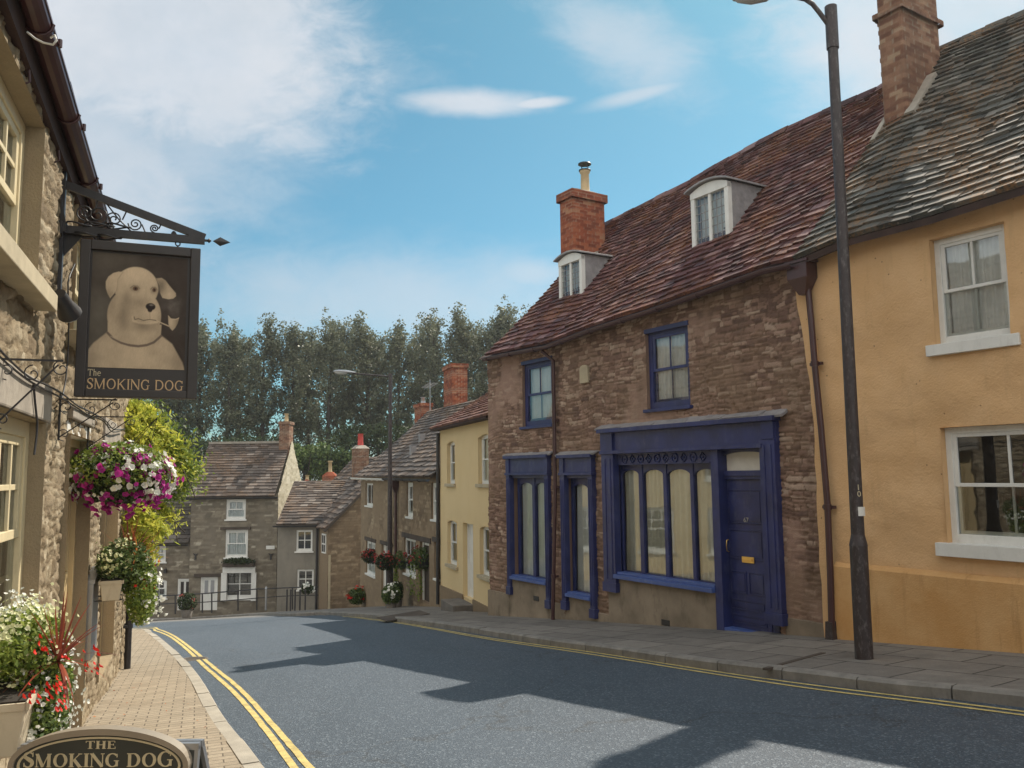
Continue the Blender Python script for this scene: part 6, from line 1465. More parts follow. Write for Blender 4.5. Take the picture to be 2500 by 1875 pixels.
# far one: end shows at (245..297, 1415..1465)
fe = ray(271, 1440); fd = 7.9; fe = fe * (fd / fe.y)
tr2 = trough('flower_trough', 'small cream flower trough further along the pub wall, end on, below the hanging basket', fe + Vector((0, 0, .07)) , TA + R(4), .6, .19, .17, M['trough'])
P, N = blob_pts((.30, -.10, .12), (.34, .26, .26), 3000, .4); leaf_mesh('foliage', P, .042, M['leaf_bush'], tr2, nrm=N * .4)
P, N = blob_pts((.28, -.26, -.12), (.24, .15, .34), 2500, .5); leaf_mesh('bright_foliage', P, .04, M['leaf_bright'], tr2, nrm=N * .4)
fill(tr2, .6, [('cream_blossom', .18, -.02, .20, .22, .16, .18, 36, 5, .036, 'petal_y'), ('white_blossom', .30, -.30, -.14, .24, .15, .32, 52, 4, .042, 'petal_w'), ('red_blossom', .2, -.24, .02, .12, .12, .22, 9, 4, .038, 'petal_r')])
cd2 = thing('cordyline', 'bronze and red spiky plant rising from the further flower trough beside the corner drainpipe', 'plant', fe + pubdir * .35 + n_p * .12 + Vector((0, 0, .25)))
blade_plant(cd2, 'red_blades', (0, 0, 0), 26, .42, M['red_leaf'], .022, 5, .7, 1.0); blade_plant(cd2, 'bronze_blades', (.08, 0, -.03), 30, .42, M['orange_leaf'], .016, 6, 1.2, .8)
# flue box / leaflet rack low on the wall between the doors
rk0, rkz = FP.px(232, 1440, -.1); rkb = thing('leaflet_case', 'narrow grey glazed case leaning on the stone pier beside the pub door', 'display case', FP.w(rk0, -.02, FP.px(232, 1600, -.1)[1]), FP.a)
hh = FP.px(232, 1425, -.1)[1] - FP.px(232, 1600, -.1)[1]
mb = MB(); mb.box(-.02, .42, -.07, 0, 0, hh); mb.build('case', M['metal'], rkb, bevel=.006); mb = MB(); mb.prism([(-.02, hh), (.42, hh), (.42, hh + .12), (-.02, hh + .03)], -.08, 0); mb.build('lid', M['metal'], rkb)

# golden climber spilling over the corner of the pub -----------------------
vine = thing('climbing_vine', 'golden green climber cascading over the far corner of the pub behind the basket', 'climber', FP.w(PX1 + .3, .0, gp_(PX1)), 0)
vo = vine.location.copy(); VP_, VT = [], []; vs = MB()
def vpx(x, y, d): r = ray(x, y); return r * (d / r.y)
arcs = [[(300, 985), (345, 1000), (390, 1050), (430, 1080), (455, 1125), (462, 1150)], [(300, 1000), (340, 1035), (380, 1075), (420, 1095), (440, 1130)], [(290, 1040), (330, 1060), (370, 1100), (400, 1130), (425, 1165)],
        [(300, 975), (330, 985), (360, 1000), (385, 1030)], [(295, 1020), (320, 1050), (345, 1100), (350, 1150)], [(310, 1010), (350, 1050), (385, 1110), (390, 1140)], [(300, 1235), (350, 1225), (390, 1230), (418, 1260)],
        [(315, 1240), (335, 1290), (345, 1340), (350, 1370)], [(320, 1250), (350, 1300), (358, 1350)], [(312, 1260), (325, 1320), (330, 1380)], [(310, 1200), (345, 1240), (365, 1290)], [(330, 1230), (372, 1262), (395, 1300)]]
for ai, A in enumerate(arcs):
    dep = 11.6 + .5 * math.sin(ai * 2.1); C_ = catmull([vpx(x, y, dep + .15 * k) for k, (x, y) in enumerate(A)], .06); vs.tube([p - vo for p in C_[::3]], .012, 5)
    for p in C_:
        for _ in range(15):
            fr_d = Vector(rng.normal(size=3)); fr_d.z = -abs(fr_d.z) * .8; fr_d.normalize(); ln = random.uniform(.08, .30); tt = random.random()
            for s_ in np.linspace(.1, 1, 5): VP_.append(p + fr_d * ln * s_ - vo + Vector(rng.normal(size=3)) * .015); VT.append(tt)
leaf_mesh('foliage', np.array(VP_), .085, M['leaf_vine'], vine, tint=np.clip(np.array(VT) + rng.normal(size=len(VT)) * .15, 0, 1), asp=.32, droop=.5)
VP_ = []
for ai, A in enumerate(arcs[:6]):
    for (x, y) in A[:5]:
        c = vpx(x - 12, y + 28, 12.1); VP_.append(np.array(c - vo) + rng.normal(size=(420, 3)) * np.array([.16, .15, .16]))
leaf_mesh('inner_foliage', np.vstack(VP_), .075, M['leaf_bright'], vine, asp=.4, droop=.4)
for A in ([(440, 1130), (455, 1165), (470, 1195), (476, 1215)], [(420, 1262), (440, 1290), (452, 1300)], [(425, 1270), (435, 1330)], [(350, 1330), (390, 1320), (400, 1315)]): vs.tube([vpx(x, y, 11.8) - vo for x, y in A], .008, 4)
vs.tube([(0, 0, 0), (.0, .0, 2.0), (.15, .1, 4.0)], .04, 7); vs.build('stem', M['bark'], vine)

# ================================================================== street lamps
def column(name, label, base, ang, H, r0, r1, boxh, boxr, arm_pts, head_c, head_dir, box_h2=.12, group='street lamps'):
    o = thing(name, label, 'street lamp', base, 0, group)
    mb = MB(); mb.tube([(0, 0, -.05), (0, 0, boxh)], boxr, 16); mb.tube([(0, 0, boxh), (0, 0, boxh + box_h2)], [boxr * 1.04, r0], 16); mb.build('base', M['post'], o)
    mb = MB(); mb.tube([(0, 0, boxh + box_h2 - .02), (0, 0, H * .93)], [r0, r1], 16); mb.tube([(0, 0, H * .93), (0, 0, H)], r1 * 1.22, 16); mb.build('pole', M['post'], o)
    mb = MB(); mb.tube(arm_pts, r1 * .5, 8); mb.build('arm', M['metal'] if r1 < .05 else M['post'], o)
    mb = MB(); hd = Vector(head_dir).normalized(); c = Vector(head_c); sd_ = hd.cross(Vector((0, 0, 1))).normalized(); n = 12
    V = []; 
    prof = [(0, .03, .03), (.12, .06, .06), (.3, .11, .09), (.55, .12, .09), (.7, .08, .06), (.74, .01, .01)]
    for (l, w_, h_) in prof: V += [c + hd * l + sd_ * (w_ * math.cos(2 * math.pi * k / n)) + Vector((0, 0, .04 + (h_ * .9 if math.sin(2 * math.pi * k / n) > 0 else h_ * .25) * math.sin(2 * math.pi * k / n))) for k in range(n)]
    mb.add(V, [(i * n + k, i * n + (k + 1) % n, (i + 1) * n + (k + 1) % n, (i + 1) * n + k) for i in range(len(prof) - 1) for k in range(n)], True); mb.build('lamp_head', M['metal'], o)
    mb = MB(); V = []; pr2 = [(.26, .05, .0), (.32, .085, .05), (.5, .10, .075), (.66, .07, .04), (.70, .02, .0)]
    for (l, w_, h_) in pr2: V += [c + hd * l + sd_ * (w_ * math.cos(math.pi * k / 8)) + Vector((0, 0, .025 - h_ * math.sin(math.pi * k / 8))) for k in range(9)]
    mb.add(V, [(i * 9 + k, i * 9 + k + 1, (i + 1) * 9 + k + 1, (i + 1) * 9 + k) for i in range(len(pr2) - 1) for k in range(8)], True); mb.build('lamp_bowl', M['bowl'], o)
    return o
M['bowl'] = plain('lamp_bowl', (.5, .52, .52), .25, .05, 4, spec=.6)
lb_ = on_ground(2110, 1608, KH); nr = 0
dY = lb_.y; top = vpx(2028, 16, dY * 1.0)
H = top.z - lb_.z; box_top = vpx(2102, 1332, dY).z - lb_.z
ap_ = [vpx(x, y, dY) - lb_ for x, y in ((2022, 60), (2000, 30), (1984, 10), (1966, -2), (1935, -9))]
o = column('street_lamp', 'tall dark street lamp on the pavement in front of the ochre house', lb_, 0, H, .072, .058, box_top, .095, [tuple(p) for p in ap_], vpx(1940, -9, dY) - lb_, (-1, .15, .02))
o['label'] = 'tall scuffed dark street lamp standing on the pavement against the ochre house'
# leaning slightly with the picture: top above base
lean = Vector((top.x - lb_.x, 0, H)); 
for ch_o in o.children:
    if ch_o.name.startswith(('arm', 'lamp')): pass
Lm = Matrix.Shear('XY', 4, (0, 0))
for ch_o in o.children:
    if ch_o.name.startswith(('pole', 'base')):
        for v in ch_o.data.vertices: v.co.x += v.co.z * lean.x / H
dv = vpx(2092, 1200, dY); 
text('1', 'number', M['goldpale'], o, .085, (vpx(2090, 1190, dY).x - lb_.x - .01, -.085, vpx(2090, 1190, dY).z - lb_.z), (math.pi / 2, 0, R(-8)))
text('0', 'number', M['goldpale'], o, .085, (vpx(2092, 1206, dY).x - lb_.x - .01, -.085, vpx(2092, 1206, dY).z - lb_.z), (math.pi / 2, 0, R(-8)))
mb = MB(); q = vpx(2094, 1248, dY); 
for k in range(5): a = -1.9 + k * .25; mb.add([(q.x - lb_.x + .078 * math.cos(a + j * .25) , .078 * math.sin(a + j * .25), q.z - lb_.z + z_) for z_ in (-.05, .05) for j in (0, 1)], [(0, 1, 3, 2)])
mb.build('sticker', M['white'], o)
fb = on_ground(950, 1470, KH); fb = ray(951, 1466); fb = fb * (27.5 / fb.y); fb.z = gz(fb.x, fb.y) + KH
dY = fb.y; top = vpx(946, 912, dY); H = top.z - fb.z
ap_ = [(0, 0, H - .1)] + [tuple(vpx(x, y, dY) - fb) for x, y in ((930, 917), (900, 915), (862, 911))]
column('street_lamp', 'slim dark street lamp rising in front of the stone cottages down the hill', fb, 0, H, .085, .055, 1.25, .12, ap_, vpx(868, 913, dY) - fb, (-1, -.05, .06))

# ================================================================== pale yellow cottage
def frame_at(px0, y0, Y0, deg):
    r = ray(px0, y0); p = r * (Y0 / r.y); return Frame(p.x, p.y, R(deg) - math.pi / 2, gz(p.x, p.y))
FY = frame_at(1075, 1481, 24.4, 18.6)
yc_ = thing_f('yellow_cottage', 'pale yellow rendered cottage with arched white sash windows and rust tiled roof', 'cottage', FY)
def R4(F, xa, xb, yt, yb, d=0.0, xm=None):
    xm = (xa + xb) / 2; return F.px(xa, (yt + yb) / 2, d)[0], F.px(xb, (yt + yb) / 2, d)[0], F.px(xm, yb, d)[1], F.px(xm, yt, d)[1]
LY = FY.px(1215, 1200)[0]
yw = [R4(FY, 1092, 1111, 1078, 1181), R4(FY, 1168, 1199, 1060, 1182), R4(FY, 1093, 1116, 1271, 1380), R4(FY, 1172, 1202, 1286, 1408)]
yd = R4(FY, 1131, 1156, 1278, 1462)
yo = [(*r, .07) for r in yw] + [(yd[0], yd[1], yd[2] , yd[3])]
yeL, yeR = FY.px(1061, 1047, -.25), FY.px(1196, 1014, -.25); yez = lambda x: lerp(yeL[1], yeR[1], (x - yeL[0]) / (yeR[0] - yeL[0]))
wall('wall', yc_, M['yellow'], 0, LY, -2.0, 5.6, yo, .12, dict(flat=True, big=.03, amp=.004), zt=lambda x: yez(x) + .12, rev=.2)
mb = MB(); z1_ = FY.px(1080, 1430)[1]
mb.hexa([(0, -.04, -.5), (yd[0], -.04, -.5), (0, .02, -.5), (yd[0], .02, -.5), (0, -.04, z1_), (yd[0], -.04, z1_ + .05), (0, .02, z1_), (yd[0], .02, z1_ + .05)])
mb.tc = (.6, 0, .4); mb.build('plinth', M['rowstone'], yc_); mb = MB()
z2_ = FY.px(1180, 1475)[1]; mb.box(yd[1], LY, -.04, .02, -.5, z2_); mb.tc = (.6, 0, .4); mb.build('plinth', M['rowstone'], yc_)
for i, r in enumerate(yw): window(yc_, *r, M['white'], 2, 2, rec=.09, fw=.06, bw=.025, back='dark', arch=.07, sill=(.08, .07, .08), sill_m=M['sillstone'], bev=0, curtain='curtain2' if i == 1 else None, seed=60 + i)
panel_door(yc_, *yd, M['white'], rec=.14, fw=.06, panels=[(.15, .85, .62, .92), (.15, .85, .1, .5)])
mb = MB(); sx = (yd[0] + yd[1]) / 2; mb.box(yd[0] - .2, yd[1] + .05, -.55, 0.0, FY.g(sx) - .3, FY.g(sx, -.4) + KH + .20); o = mb.build('stone_step', M['concrete'], None, bevel=.02)
o.matrix_world = Matrix.Translation(FY.o) @ Matrix.Rotation(FY.a, 4, 'Z'); o['label'] = 'block of worn dark stone serving as doorstep outside the yellow cottage'; o['category'] = 'step'
ryY = 2.9; ra, rb = FY.px(1126, 966, ryY), FY.px(1192, 931, ryY); rsl = (rb[1] - ra[1]) / (rb[0] - ra[0]); yrz = lambda x: ra[1] + .6 * rsl * (x - ra[0])
def froofY(u, t): x = lerp(-.12, LY + .5, u); return Vector((x, lerp(-.28, ryY, t), lerp(yez(x) + .02, yrz(x), t) - .06 * math.sin(math.pi * t)))
roof('roof', yc_, M['tilered'], froofY, LY + .62, 4, 22, tw=.26, th=.035, seed=71, wild=1.2)
body('side_wall', yc_, M['yellow'], .01, LY, .45, 5.8, -1.5, yez(0) - .05, yez(LY) - .05, ryY, yrz(0) - .15, yrz(LY) - .15)
mb = MB(); mb.add([(-.1, ryY, yrz(0)), (LY + .3, ryY, yrz(LY)), (LY + .3, 6, yez(LY)), (-.1, 6, yez(0))], [(0, 3, 2, 1)]); mb.build('back_roof', M['tilered'], yc_)
mb = MB(); mb.hexa([(-.1, -.26, yez(0) - .04), (LY, -.26, yez(LY) - .04), (-.1, .05, yez(0) - .04), (LY, .05, yez(LY) - .04), (-.1, -.26, yez(0) + .02), (LY, -.26, yez(LY) + .02), (-.1, .05, yez(0) + .1), (LY, .05, yez(LY) + .1)]); mb.build('eaves_board', M['soffit'], yc_)
def chim(F, par, xl, xr, yt, yb, yc, dep, mat, potm=None, pot_px=None, cap=True, npots=1, pot_h=.4, st=None, xshift=0):
    a, b = F.px(xl, yt, yc - dep / 2)[0], F.px(xr, yt, yc - dep / 2)[0]
    if a > b: a, b = b, a
    z1 = F.px((xl + xr) / 2, yt, yc)[1]; z0 = F.px((xl + xr) / 2, yb, yc)[1] - .8
    s = dict(BS, seed=int(abs(xl))) if st is None else st
    c = masonry_box('chimney', par, mat, a, b, yc - dep / 2, yc + dep / 2, z0, z1 - (.15 if cap else 0), s, .04)
    if cap: masonry_box('cap', c, mat, a - .05, b + .05, yc - dep / 2 - .05, yc + dep / 2 + .05, z1 - .16, z1, s, .04)
    if potm:
        for k in range(npots):
            q = MB(); q.lathe([(.13, 0), (.11, .04), (.10, pot_h * .9), (.125, pot_h * .93), (.12, pot_h)], (a + b) / 2 + (k - (npots - 1) / 2) * .3, yc, 12, z1); q.build('chimney_pot', potm, c)
    return c
chim(FY, yc_, 1083, 1104, 902, 985, 2.75, .62, M['brick'])
pipe(yc_, [(.02, -.06, yez(0) - .1), (.02, -.08, .2)], .05, mat=M['black'])

# ================================================================== row of stone cottages
FR = frame_at(880, 1487, 34.9, 22)
LR = FR.px(1073, 1300)[0]; XS = FR.px(960, 1300)[0]                           # party line between the two cottages
eL, eR = FR.px(867, 1163, -.28), FR.px(1074, 1164, -.28); rez = lambda x: lerp(eL[1], eR[1], (x - eL[0]) / (eR[0] - eL[0]))
ryR = 2.9; ra_, rb_ = FR.px(1043, 1004, ryR), FR.px(1088, 997, ryR); rrz_ = lambda x: ra_[1] + .25 * (x - ra_[0]) * ((rb_[1] - ra_[1]) / (rb_[0] - ra_[0]))
STR = dict(ch=.13, cw=.30, amp=.02, mw=.03, big=.05, rough=.6, seed=33, wz=.08, smear=.5)
def cott(nm, lab, xa, xb, ops, sty, zb, left):
    c = thing(nm, lab, 'cottage', FR.w(xa, 0, FR.g((xa + xb) / 2)), FR.a)
    fr = Frame(c.location.x, c.location.y, FR.a, c.location.z); z0 = FR.o.z - c.location.z
    oo = [(r[0] - xa, r[1] - xa, r[2] + z0, r[3] + z0) for r in ops]
    zz = lambda x: rez(x + xa) + z0; rr = lambda x: rrz_(x + xa) + z0
    wall('wall', c, M['rowstone'], 0, xb - xa, zb, 6.5, oo, .05, sty, zt=lambda x: zz(x) + .12, rev=.2)
    L = xb - xa
    f = lambda u, t: Vector((lerp(-.15 if left else 0, L, u) + (0.25 * (1 - u) * t if left else 0), lerp(-.28, ryR, t), lerp(zz(lerp(0, L, u)), rr(lerp(0, L, u)), t) - .10 * math.sin(math.pi * t)))
    roof('roof', c, M['tilebrown'], f, L, 4, 20, tw=.30, th=.04, seed=int(xa * 10) + 81, wild=1.3)
    mb = MB(); mb.add([(0, ryR, rr(0)), (L, ryR, rr(L)), (L, 6, zz(L)), (0, 6, zz(0))], [(0, 3, 2, 1)]); mb.build('back_roof', M['tiledark'], c)
    body('side_wall', c, M['rowstone'], .01, L - .01, .45, 5.8, zb, zz(0) - .05, zz(L) - .05, ryR, rr(0) - .2, rr(L) - .2)
    return c, fr, z0, oo, zz, rr
rw = [R4(FR, 893, 911, 1180, 1235), R4(FR, 894, 917, 1322, 1404), R4(FR, 932, 957, 1332, 1462)]
rw2 = [R4(FR, 993, 1009, 1178, 1262), R4(FR, 1054, 1073, 1179, 1269), R4(FR, 987, 1016, 1315, 1404), R4(FR, 1026, 1049, 1324, 1470), R4(FR, 1061, 1076, 1324, 1414)]
rw2[1] = (rw2[1][0], LR - .12, *rw2[1][2:]); rw2[4] = (rw2[4][0], LR - .10, *rw2[4][2:])
cA, fA, z0A, oA, zzA, rrA = cott('stone_cottage', 'smaller buff stone cottage with white gutter, left half of the stone row', 0, XS, rw, dict(STR, smear=.75), -2.2, True)
cB, fB, z0B, oB, zzB, rrB = cott('stone_cottage', 'buff rubble cottage with dark downpipe, between the white guttered cottage and yellow cottage', XS, LR, rw2, STR, -2.2, False)
for i in (0, 1): window(cA, *oA[i], M['white'], 2, 2 if i else 1, rec=.05, fw=.07, bw=.03, back='dark', sash=bool(i), bev=0, curtain='curtain' if i else None, sill=(.06, .05, .04))
panel_door(cA, *oA[2], M['white'], rec=.1, fw=.06, panels=[(.1, .45, .4, .9), (.55, .9, .4, .9)])
for i in (0, 1, 2, 4): window(cB, *oB[i], M['white'], 3 if i == 2 else 2, 2, rec=.05, fw=.09, bw=.03, back='dark', bev=0, sill=(.06, .05, .04), sash=i != 2)
panel_door(cB, *oB[3], M['woodd'], rec=.1, frame=M['white'], fw=.10, panels=[(.1, .9, .1, .9)])
def lint(c, r, e=.15, h=.14): mb = MB(); mb.box(r[0] - e, r[1] + e, -.05, .05, r[3] + .004, r[3] + h); mb.build('lintel', M['woodd'], c)
lint(cA, oA[1]); lint(cA, oA[2]); lint(cB, (oB[2][0], oB[3][1], 0, max(oB[2][3], oB[3][3])), .2, .16); lint(cB, oB[4], .12)
gA_ = gutter(cA, [(-.2, -.36, zzA(0) - .06), (XS, -.36, zzA(XS) - .08)], .07, mat=M['white'])
gutter(cB, [(0, -.36, zzB(0) - .06), (LR - XS, -.36, zzB(LR - XS) - .08)], .07, mat=M['black'])
hx_ = FR.px(966, 1200, -.1)[0] - XS; gb0 = FR.g(XS) + z0B
pipe(cB, [(hx_, -.1, zzB(0) - .4), (hx_ + .02, -.1, gb0 + .1)], .05, hopper=((hx_, -.12, zzB(0) - .25), .13), mat=M['gutter'])
ux_ = FR.px(1029, 1010, ryR)[0] - XS
c = chim(FR, None, 1012, 1030, 990, 1020, ryR, .45, M['brick'], M['metal'], npots=1, pot_h=.3); c.parent = cB; c.location = (-XS, 0, z0B)
for (x, y) in ((1005, 1105), (1027, 1075)):
    best = None
    for k in range(120):
        d = -.2 + k * .025; a, z = FR.px(x, y, d); t = (d + .28) / (ryR + .28); zs = lerp(rez(a), rrz_(a), t)
        if best is None or abs(z - zs) < best[0]: best = (abs(z - zs), a, d, zs)
    _, a, d, zs = best; mb = MB(); mb.box(a - XS - .12, a - XS + .12, d - .05, d + .15, zs + z0B - .1, zs + z0B + .24); mb.build('roof_vent', M['lead'], cB)
# television aerial on the row
apx_ = FR.px(1050, 1000, ryR); ar = thing('television_aerial', 'thin television aerial standing above the chimney of the stone row', 'aerial', FR.w(apx_[0], ryR, apx_[1] - .2), FR.a)
mb = MB(); mb.tube([(0, 0, -.6), (0, 0, 1.5)], .018, 5); mb.build('mast', M['metal'], ar); mb = MB(); mb.tube([(-.7, 0, 1.2), (.6, 0, 1.3)], .012, 4)
for k in range(7): x = -.6 + k * .18; mb.tube([(x, -.22, 1.21 + .014 * k), (x, .22, 1.21 + .014 * k)], .008, 4)
mb.build('antenna', M['metal'], ar)

# ================================================================== houses across the junction
def simple_sash(p, r, cols=2, rows=2, **kw): return window(p, *r, M['white'], cols, rows, **{**dict(rec=.04, fw=.10, bw=.04, back='dark', bev=0, sill=(.07, .06, .06)), **kw})
STF = dict(ch=.12, cw=.34, amp=.02, mw=.03, big=.04, rough=.5, seed=44, wz=.05, smear=.35)
def front(px0, px1, Y): a = ray(px0, 1300); a = a * (Y / a.y); b = ray(px1, 1300); b = b * (Y / b.y); F = Frame(a.x, a.y, 0, 0); return F, b.x - a.x
def setbase(F, py): r = ray(500, py); F.o.z = r.z * (F.o.y / r.y); return F
# tall house
YT = 43.0; FT, WTt = front(465, 677, YT); FT.o.z = -(1492 - 1163) / 2034 * YT - .1
th_ = thing_f('tall_house', 'narrow three storey grey stone house with brick chimney across the junction', 'house', FT)
tw_ = [R4(FT, 552, 600, 1219, 1268), R4(FT, 550, 605, 1293, 1361), R4(FT, 548, 621, 1392, 1462), R4(FT, 489, 531, 1409, 1490)]
ezT = FT.px(570, 1212)[1]; ryT = 2.6; rzT = FT.px(590, 1082, ryT)[1]
wall('wall', th_, M['farstone'], 0, WTt, -1.5, ezT + .1, tw_, .07, STF, rev=.2)
def _gw(par, x, y1, ry, zb, ze, rz_, mat, sty, flip=1):
    res = .07; ys = axis_pts(0, y1, res, []); zs = axis_pts(zb, rz_, res, []); Y, Z = np.meshgrid(ys, zs); h, T = masonry(Y, Z, sty); V = np.stack([x + flip * h * 1.2, Y, Z], -1).reshape(-1, 3); k = len(ys)
    I, J = np.meshgrid(np.arange(k - 1), np.arange(len(zs) - 1)); I, J = I.ravel(), J.ravel(); ym = (ys[I] + ys[I + 1]) / 2; zm = (zs[J] + zs[J + 1]) / 2
    lim = np.where(ym < ry, ze + (rz_ - ze) * ym / ry, ze + (rz_ - ze) * (y1 - ym) / (y1 - ry)); kp = zm < lim; a = (J * k + I)[kp]
    return np_mesh('gable_wall', V, np.stack([a, a + 1, a + k + 1, a + k], -1), mat, par, T.reshape(-1, 3), smooth=True)
_gw(th_, WTt, 5.2, ryT, -1.5, ezT + .1, rzT + .12, M['palestone'], dict(STF, seed=46))
body('side_wall', th_, M['farstone'], .02, WTt - .15, .45, 5.2, -1.5, ezT, ezT, ryT, rzT - .15, rzT - .15)
def fT(u, t): return Vector((lerp(-.1, WTt - .12, u) + .0, lerp(-.22, ryT, t), lerp(ezT, rzT, t) - .05 * math.sin(math.pi * t)))
roof('roof', th_, M['tilebrown'], fT, WTt, 4, 20, tw=.34, th=.045, seed=91)
mb = MB(); mb.add([(-.1, ryT, rzT), (WTt - .1, ryT, rzT), (WTt - .1, 5.4, ezT), (-.1, 5.4, ezT)], [(0, 3, 2, 1)]); mb.build('back_roof', M['tiledark'], th_)
mb = MB(); mb.box(-.1, WTt - .12, ryT - .12, ryT + .12, rzT - .03, rzT + .09); mb.build('ridge_tile', M['cement'], th_)
gutter(th_, [(-.15, -.28, ezT - .05), (WTt + .05, -.28, ezT - .05)], .08, mat=M['black'])
simple_sash(th_, tw_[0], curtain='curtain'); simple_sash(th_, tw_[1], curtain='curtain'); simple_sash(th_, tw_[2], fw=.13, sash=False, curtain=None, back='dim')
panel_door(th_, *tw_[3], M['white'], rec=.05, fw=.1, panels=[(.12, .44, .45, .92), (.56, .88, .45, .92)])
mb = MB(); m_ = tw_[3]; wq = m_[1] - m_[0]
for (a, b) in ((.22, .42), (.58, .78)): mb.box(m_[0] + wq * a, m_[0] + wq * b, .045, .055, lerp(m_[2], m_[3], .5), lerp(m_[2], m_[3], .9))
mb.build('door_glass', M['metal'], th_)
r = R4(FT, 539, 613, 1288, 1293); mb = MB(); mb.box(r[0], r[1], -.10, 0, r[2], r[3] + .03); mb.build('lintel', M['woodd'], th_)
r = R4(FT, 475, 546, 1402, 1408); mb = MB(); mb.box(r[0], r[1], -.10, 0, r[2], r[3] + .03); mb.build('lintel', M['woodd'], th_)
r = R4(FT, 546, 625, 1384, 1398); mb = MB(); mb.box(r[0], r[1], -.16, 0, r[2], r[3]); mb.box(r[0] - .08, r[0] + .2, -.12, 0, tw_[2][2] - .1, r[2]); mb.box(r[1] - .2, r[1] + .05, -.12, 0, tw_[2][2] - .1, r[2]); mb.build('window_surround', M['white'], th_)
chT = chim(FT, th_, 682, 706, 1030, 1095, ryT, .85, M['brick2'], M['pot'], pot_h=.45)
r = R4(FT, 650, 671, 1332, 1341); mb = MB(); mb.box(-.22, .22, -.02, 0, -.09, .09); o = mb.build('name_plate', M['white'], None, bevel=.01); o.location = FT.w((r[0] + r[1]) / 2, -.02, (r[2] + r[3]) / 2); o['label'] = 'small white street name plate on the wall of the tall stone house'; o['category'] = 'sign'
for (x, y) in ((477, 1357), (661, 1357)):
    a, z = FT.px(x, y, -.05); mb = MB(); mb.prism([(a - .05, z - .2), (a + .05, z - .18), (a + .03, z), (a + .14, z + .12), (a, z + .08), (a - .13, z + .14), (a - .04, z)], -.05, .0); mb.build('wall_tie', M['black'], th_)
# planting trough on the bay
a0_, z0_ = FT.px(540, 1378, -.2); a1_, _ = FT.px(625, 1378, -.2)
fb_ = thing('window_box', 'dark leafy plant box on top of the bay window of the tall house', 'flower box', FT.w((a0_ + a1_) / 2, -.2, z0_), 0)
mb = MB(); mb.box(-(a1_ - a0_) / 2 + .1, (a1_ - a0_) / 2 - .1, -.12, .14, -.12, .06); mb.build('box', M['woodd'], fb_)
P, N = blob_pts((0, 0, .12), ((a1_ - a0_) / 2, .22, .22), 1500, .3); leaf_mesh('foliage', P, .09, M['leaf_dark'], fb_)
# low house to the left
FL_, WL = front(285, 465, YT + .15); FL_.o.z = FT.o.z
lh = thing_f('low_house', 'low grey stone cottage with dark roof beside the tall house, partly behind the climber', 'cottage', FL_)
lw = [R4(FL_, 369, 405, 1332, 1372), R4(FL_, 352, 407, 1413, 1461), R4(FL_, 433, 467, 1413, 1490)]
ezL = FL_.px(410, 1326)[1]; ryL = 3.2; rzL = FL_.px(440, 1150, ryL)[1]
wall('wall', lh, M['farstone'], 0, WL, -1.5, ezL + .1, [lw[0], (*lw[1], .12), (*lw[2][:2], *lw[2][2:])], .08, dict(STF, seed=48), rev=.2)
def fL(u, t): return Vector((lerp(-.1, WL - .02, u), lerp(-.22, ryL, t), lerp(ezL, rzL, t) - .05 * math.sin(math.pi * t)))
roof('roof', lh, M['tiledark'], fL, WL, 4, 22, tw=.34, th=.045, seed=93)
body('side_wall', lh, M['farstone'], .02, WL - .03, .45, 6.2, -1.5, ezL, ezL, ryL, rzL - .15, rzL - .15)
simple_sash(lh, lw[0], 3, 2, curtain='curtain'); simple_sash(lh, lw[1], 3, 2, arch=.12)
panel_door(lh, *lw[2], M['white'], rec=.05, fw=.1, panels=[(.12, .44, .45, .92), (.56, .88, .45, .92)])
m_ = lw[2]; wq = m_[1] - m_[0]; mb = MB()
for (a, b) in ((.2, .42), (.58, .8)): mb.box(m_[0] + wq * a, m_[0] + wq * b, .045, .055, lerp(m_[2], m_[3], .45), lerp(m_[2], m_[3], .9))
mb.build('door_glass', M['dark'], lh)
gutter(lh, [(-.15, -.28, ezL - .05), (WL, -.28, ezL - .05)], .07, mat=M['black'])
a, z = FL_.px(404, 1394, -.1); mb = MB(); mb.box(a - .06, a + .06, -.2, -.05, z - .1, z + .1); mb.tube([(a, 0, z + .14), (a, -.12, z + .14)], .02, 5); mb.build('wall_lantern', M['black'], lh)
# grey rendered house
YH = 40.2; FH, WH = front(678, 779, YH); FH.o.z = -(1484 - 1163) / 2034 * YH - .05
gh = thing_f('grey_house', 'small grey rendered house with red brown tiled roof between tall house and gable', 'house', FH)
hw_ = [R4(FH, 723, 763, 1294, 1346), R4(FH, 725, 766, 1390, 1440)]
ezH = FH.px(730, 1280)[1]; ryH = 3.0; rzH = FH.px(760, 1174, ryH)[1]
wall('wall', gh, M['greyrender'], 0, WH, -1.5, ezH + .08, hw_, .15, dict(flat=True, big=.03, amp=.01), rev=.2)
def fH(u, t): return Vector((lerp(-.02, WH + .9 * (1 - t) + 1.6 * t, u), lerp(-.22, ryH, t), lerp(ezH, rzH, t) - .04 * math.sin(math.pi * t)))
roof('roof', gh, M['tilebrown'], fH, WH + 1, 4, 18, tw=.32, th=.045, seed=95, wild=1.2)
body('side_wall', gh, M['greyrender'], .02, WH + 1.2, .45, 5.8, -1.5, ezH, ezH, ryH, rzH - .15, rzH - .15)
for r in hw_: simple_sash(gh, r, sash=False, fw=.09)
gutter(gh, [(-.15, -.28, ezH - .05), (WH, -.28, ezH - .05)], .07, mat=M['black']); pipe(gh, [(WH - .08, -.08, ezH - .1), (WH - .08, -.08, -.3)], .05, mat=M['black'])
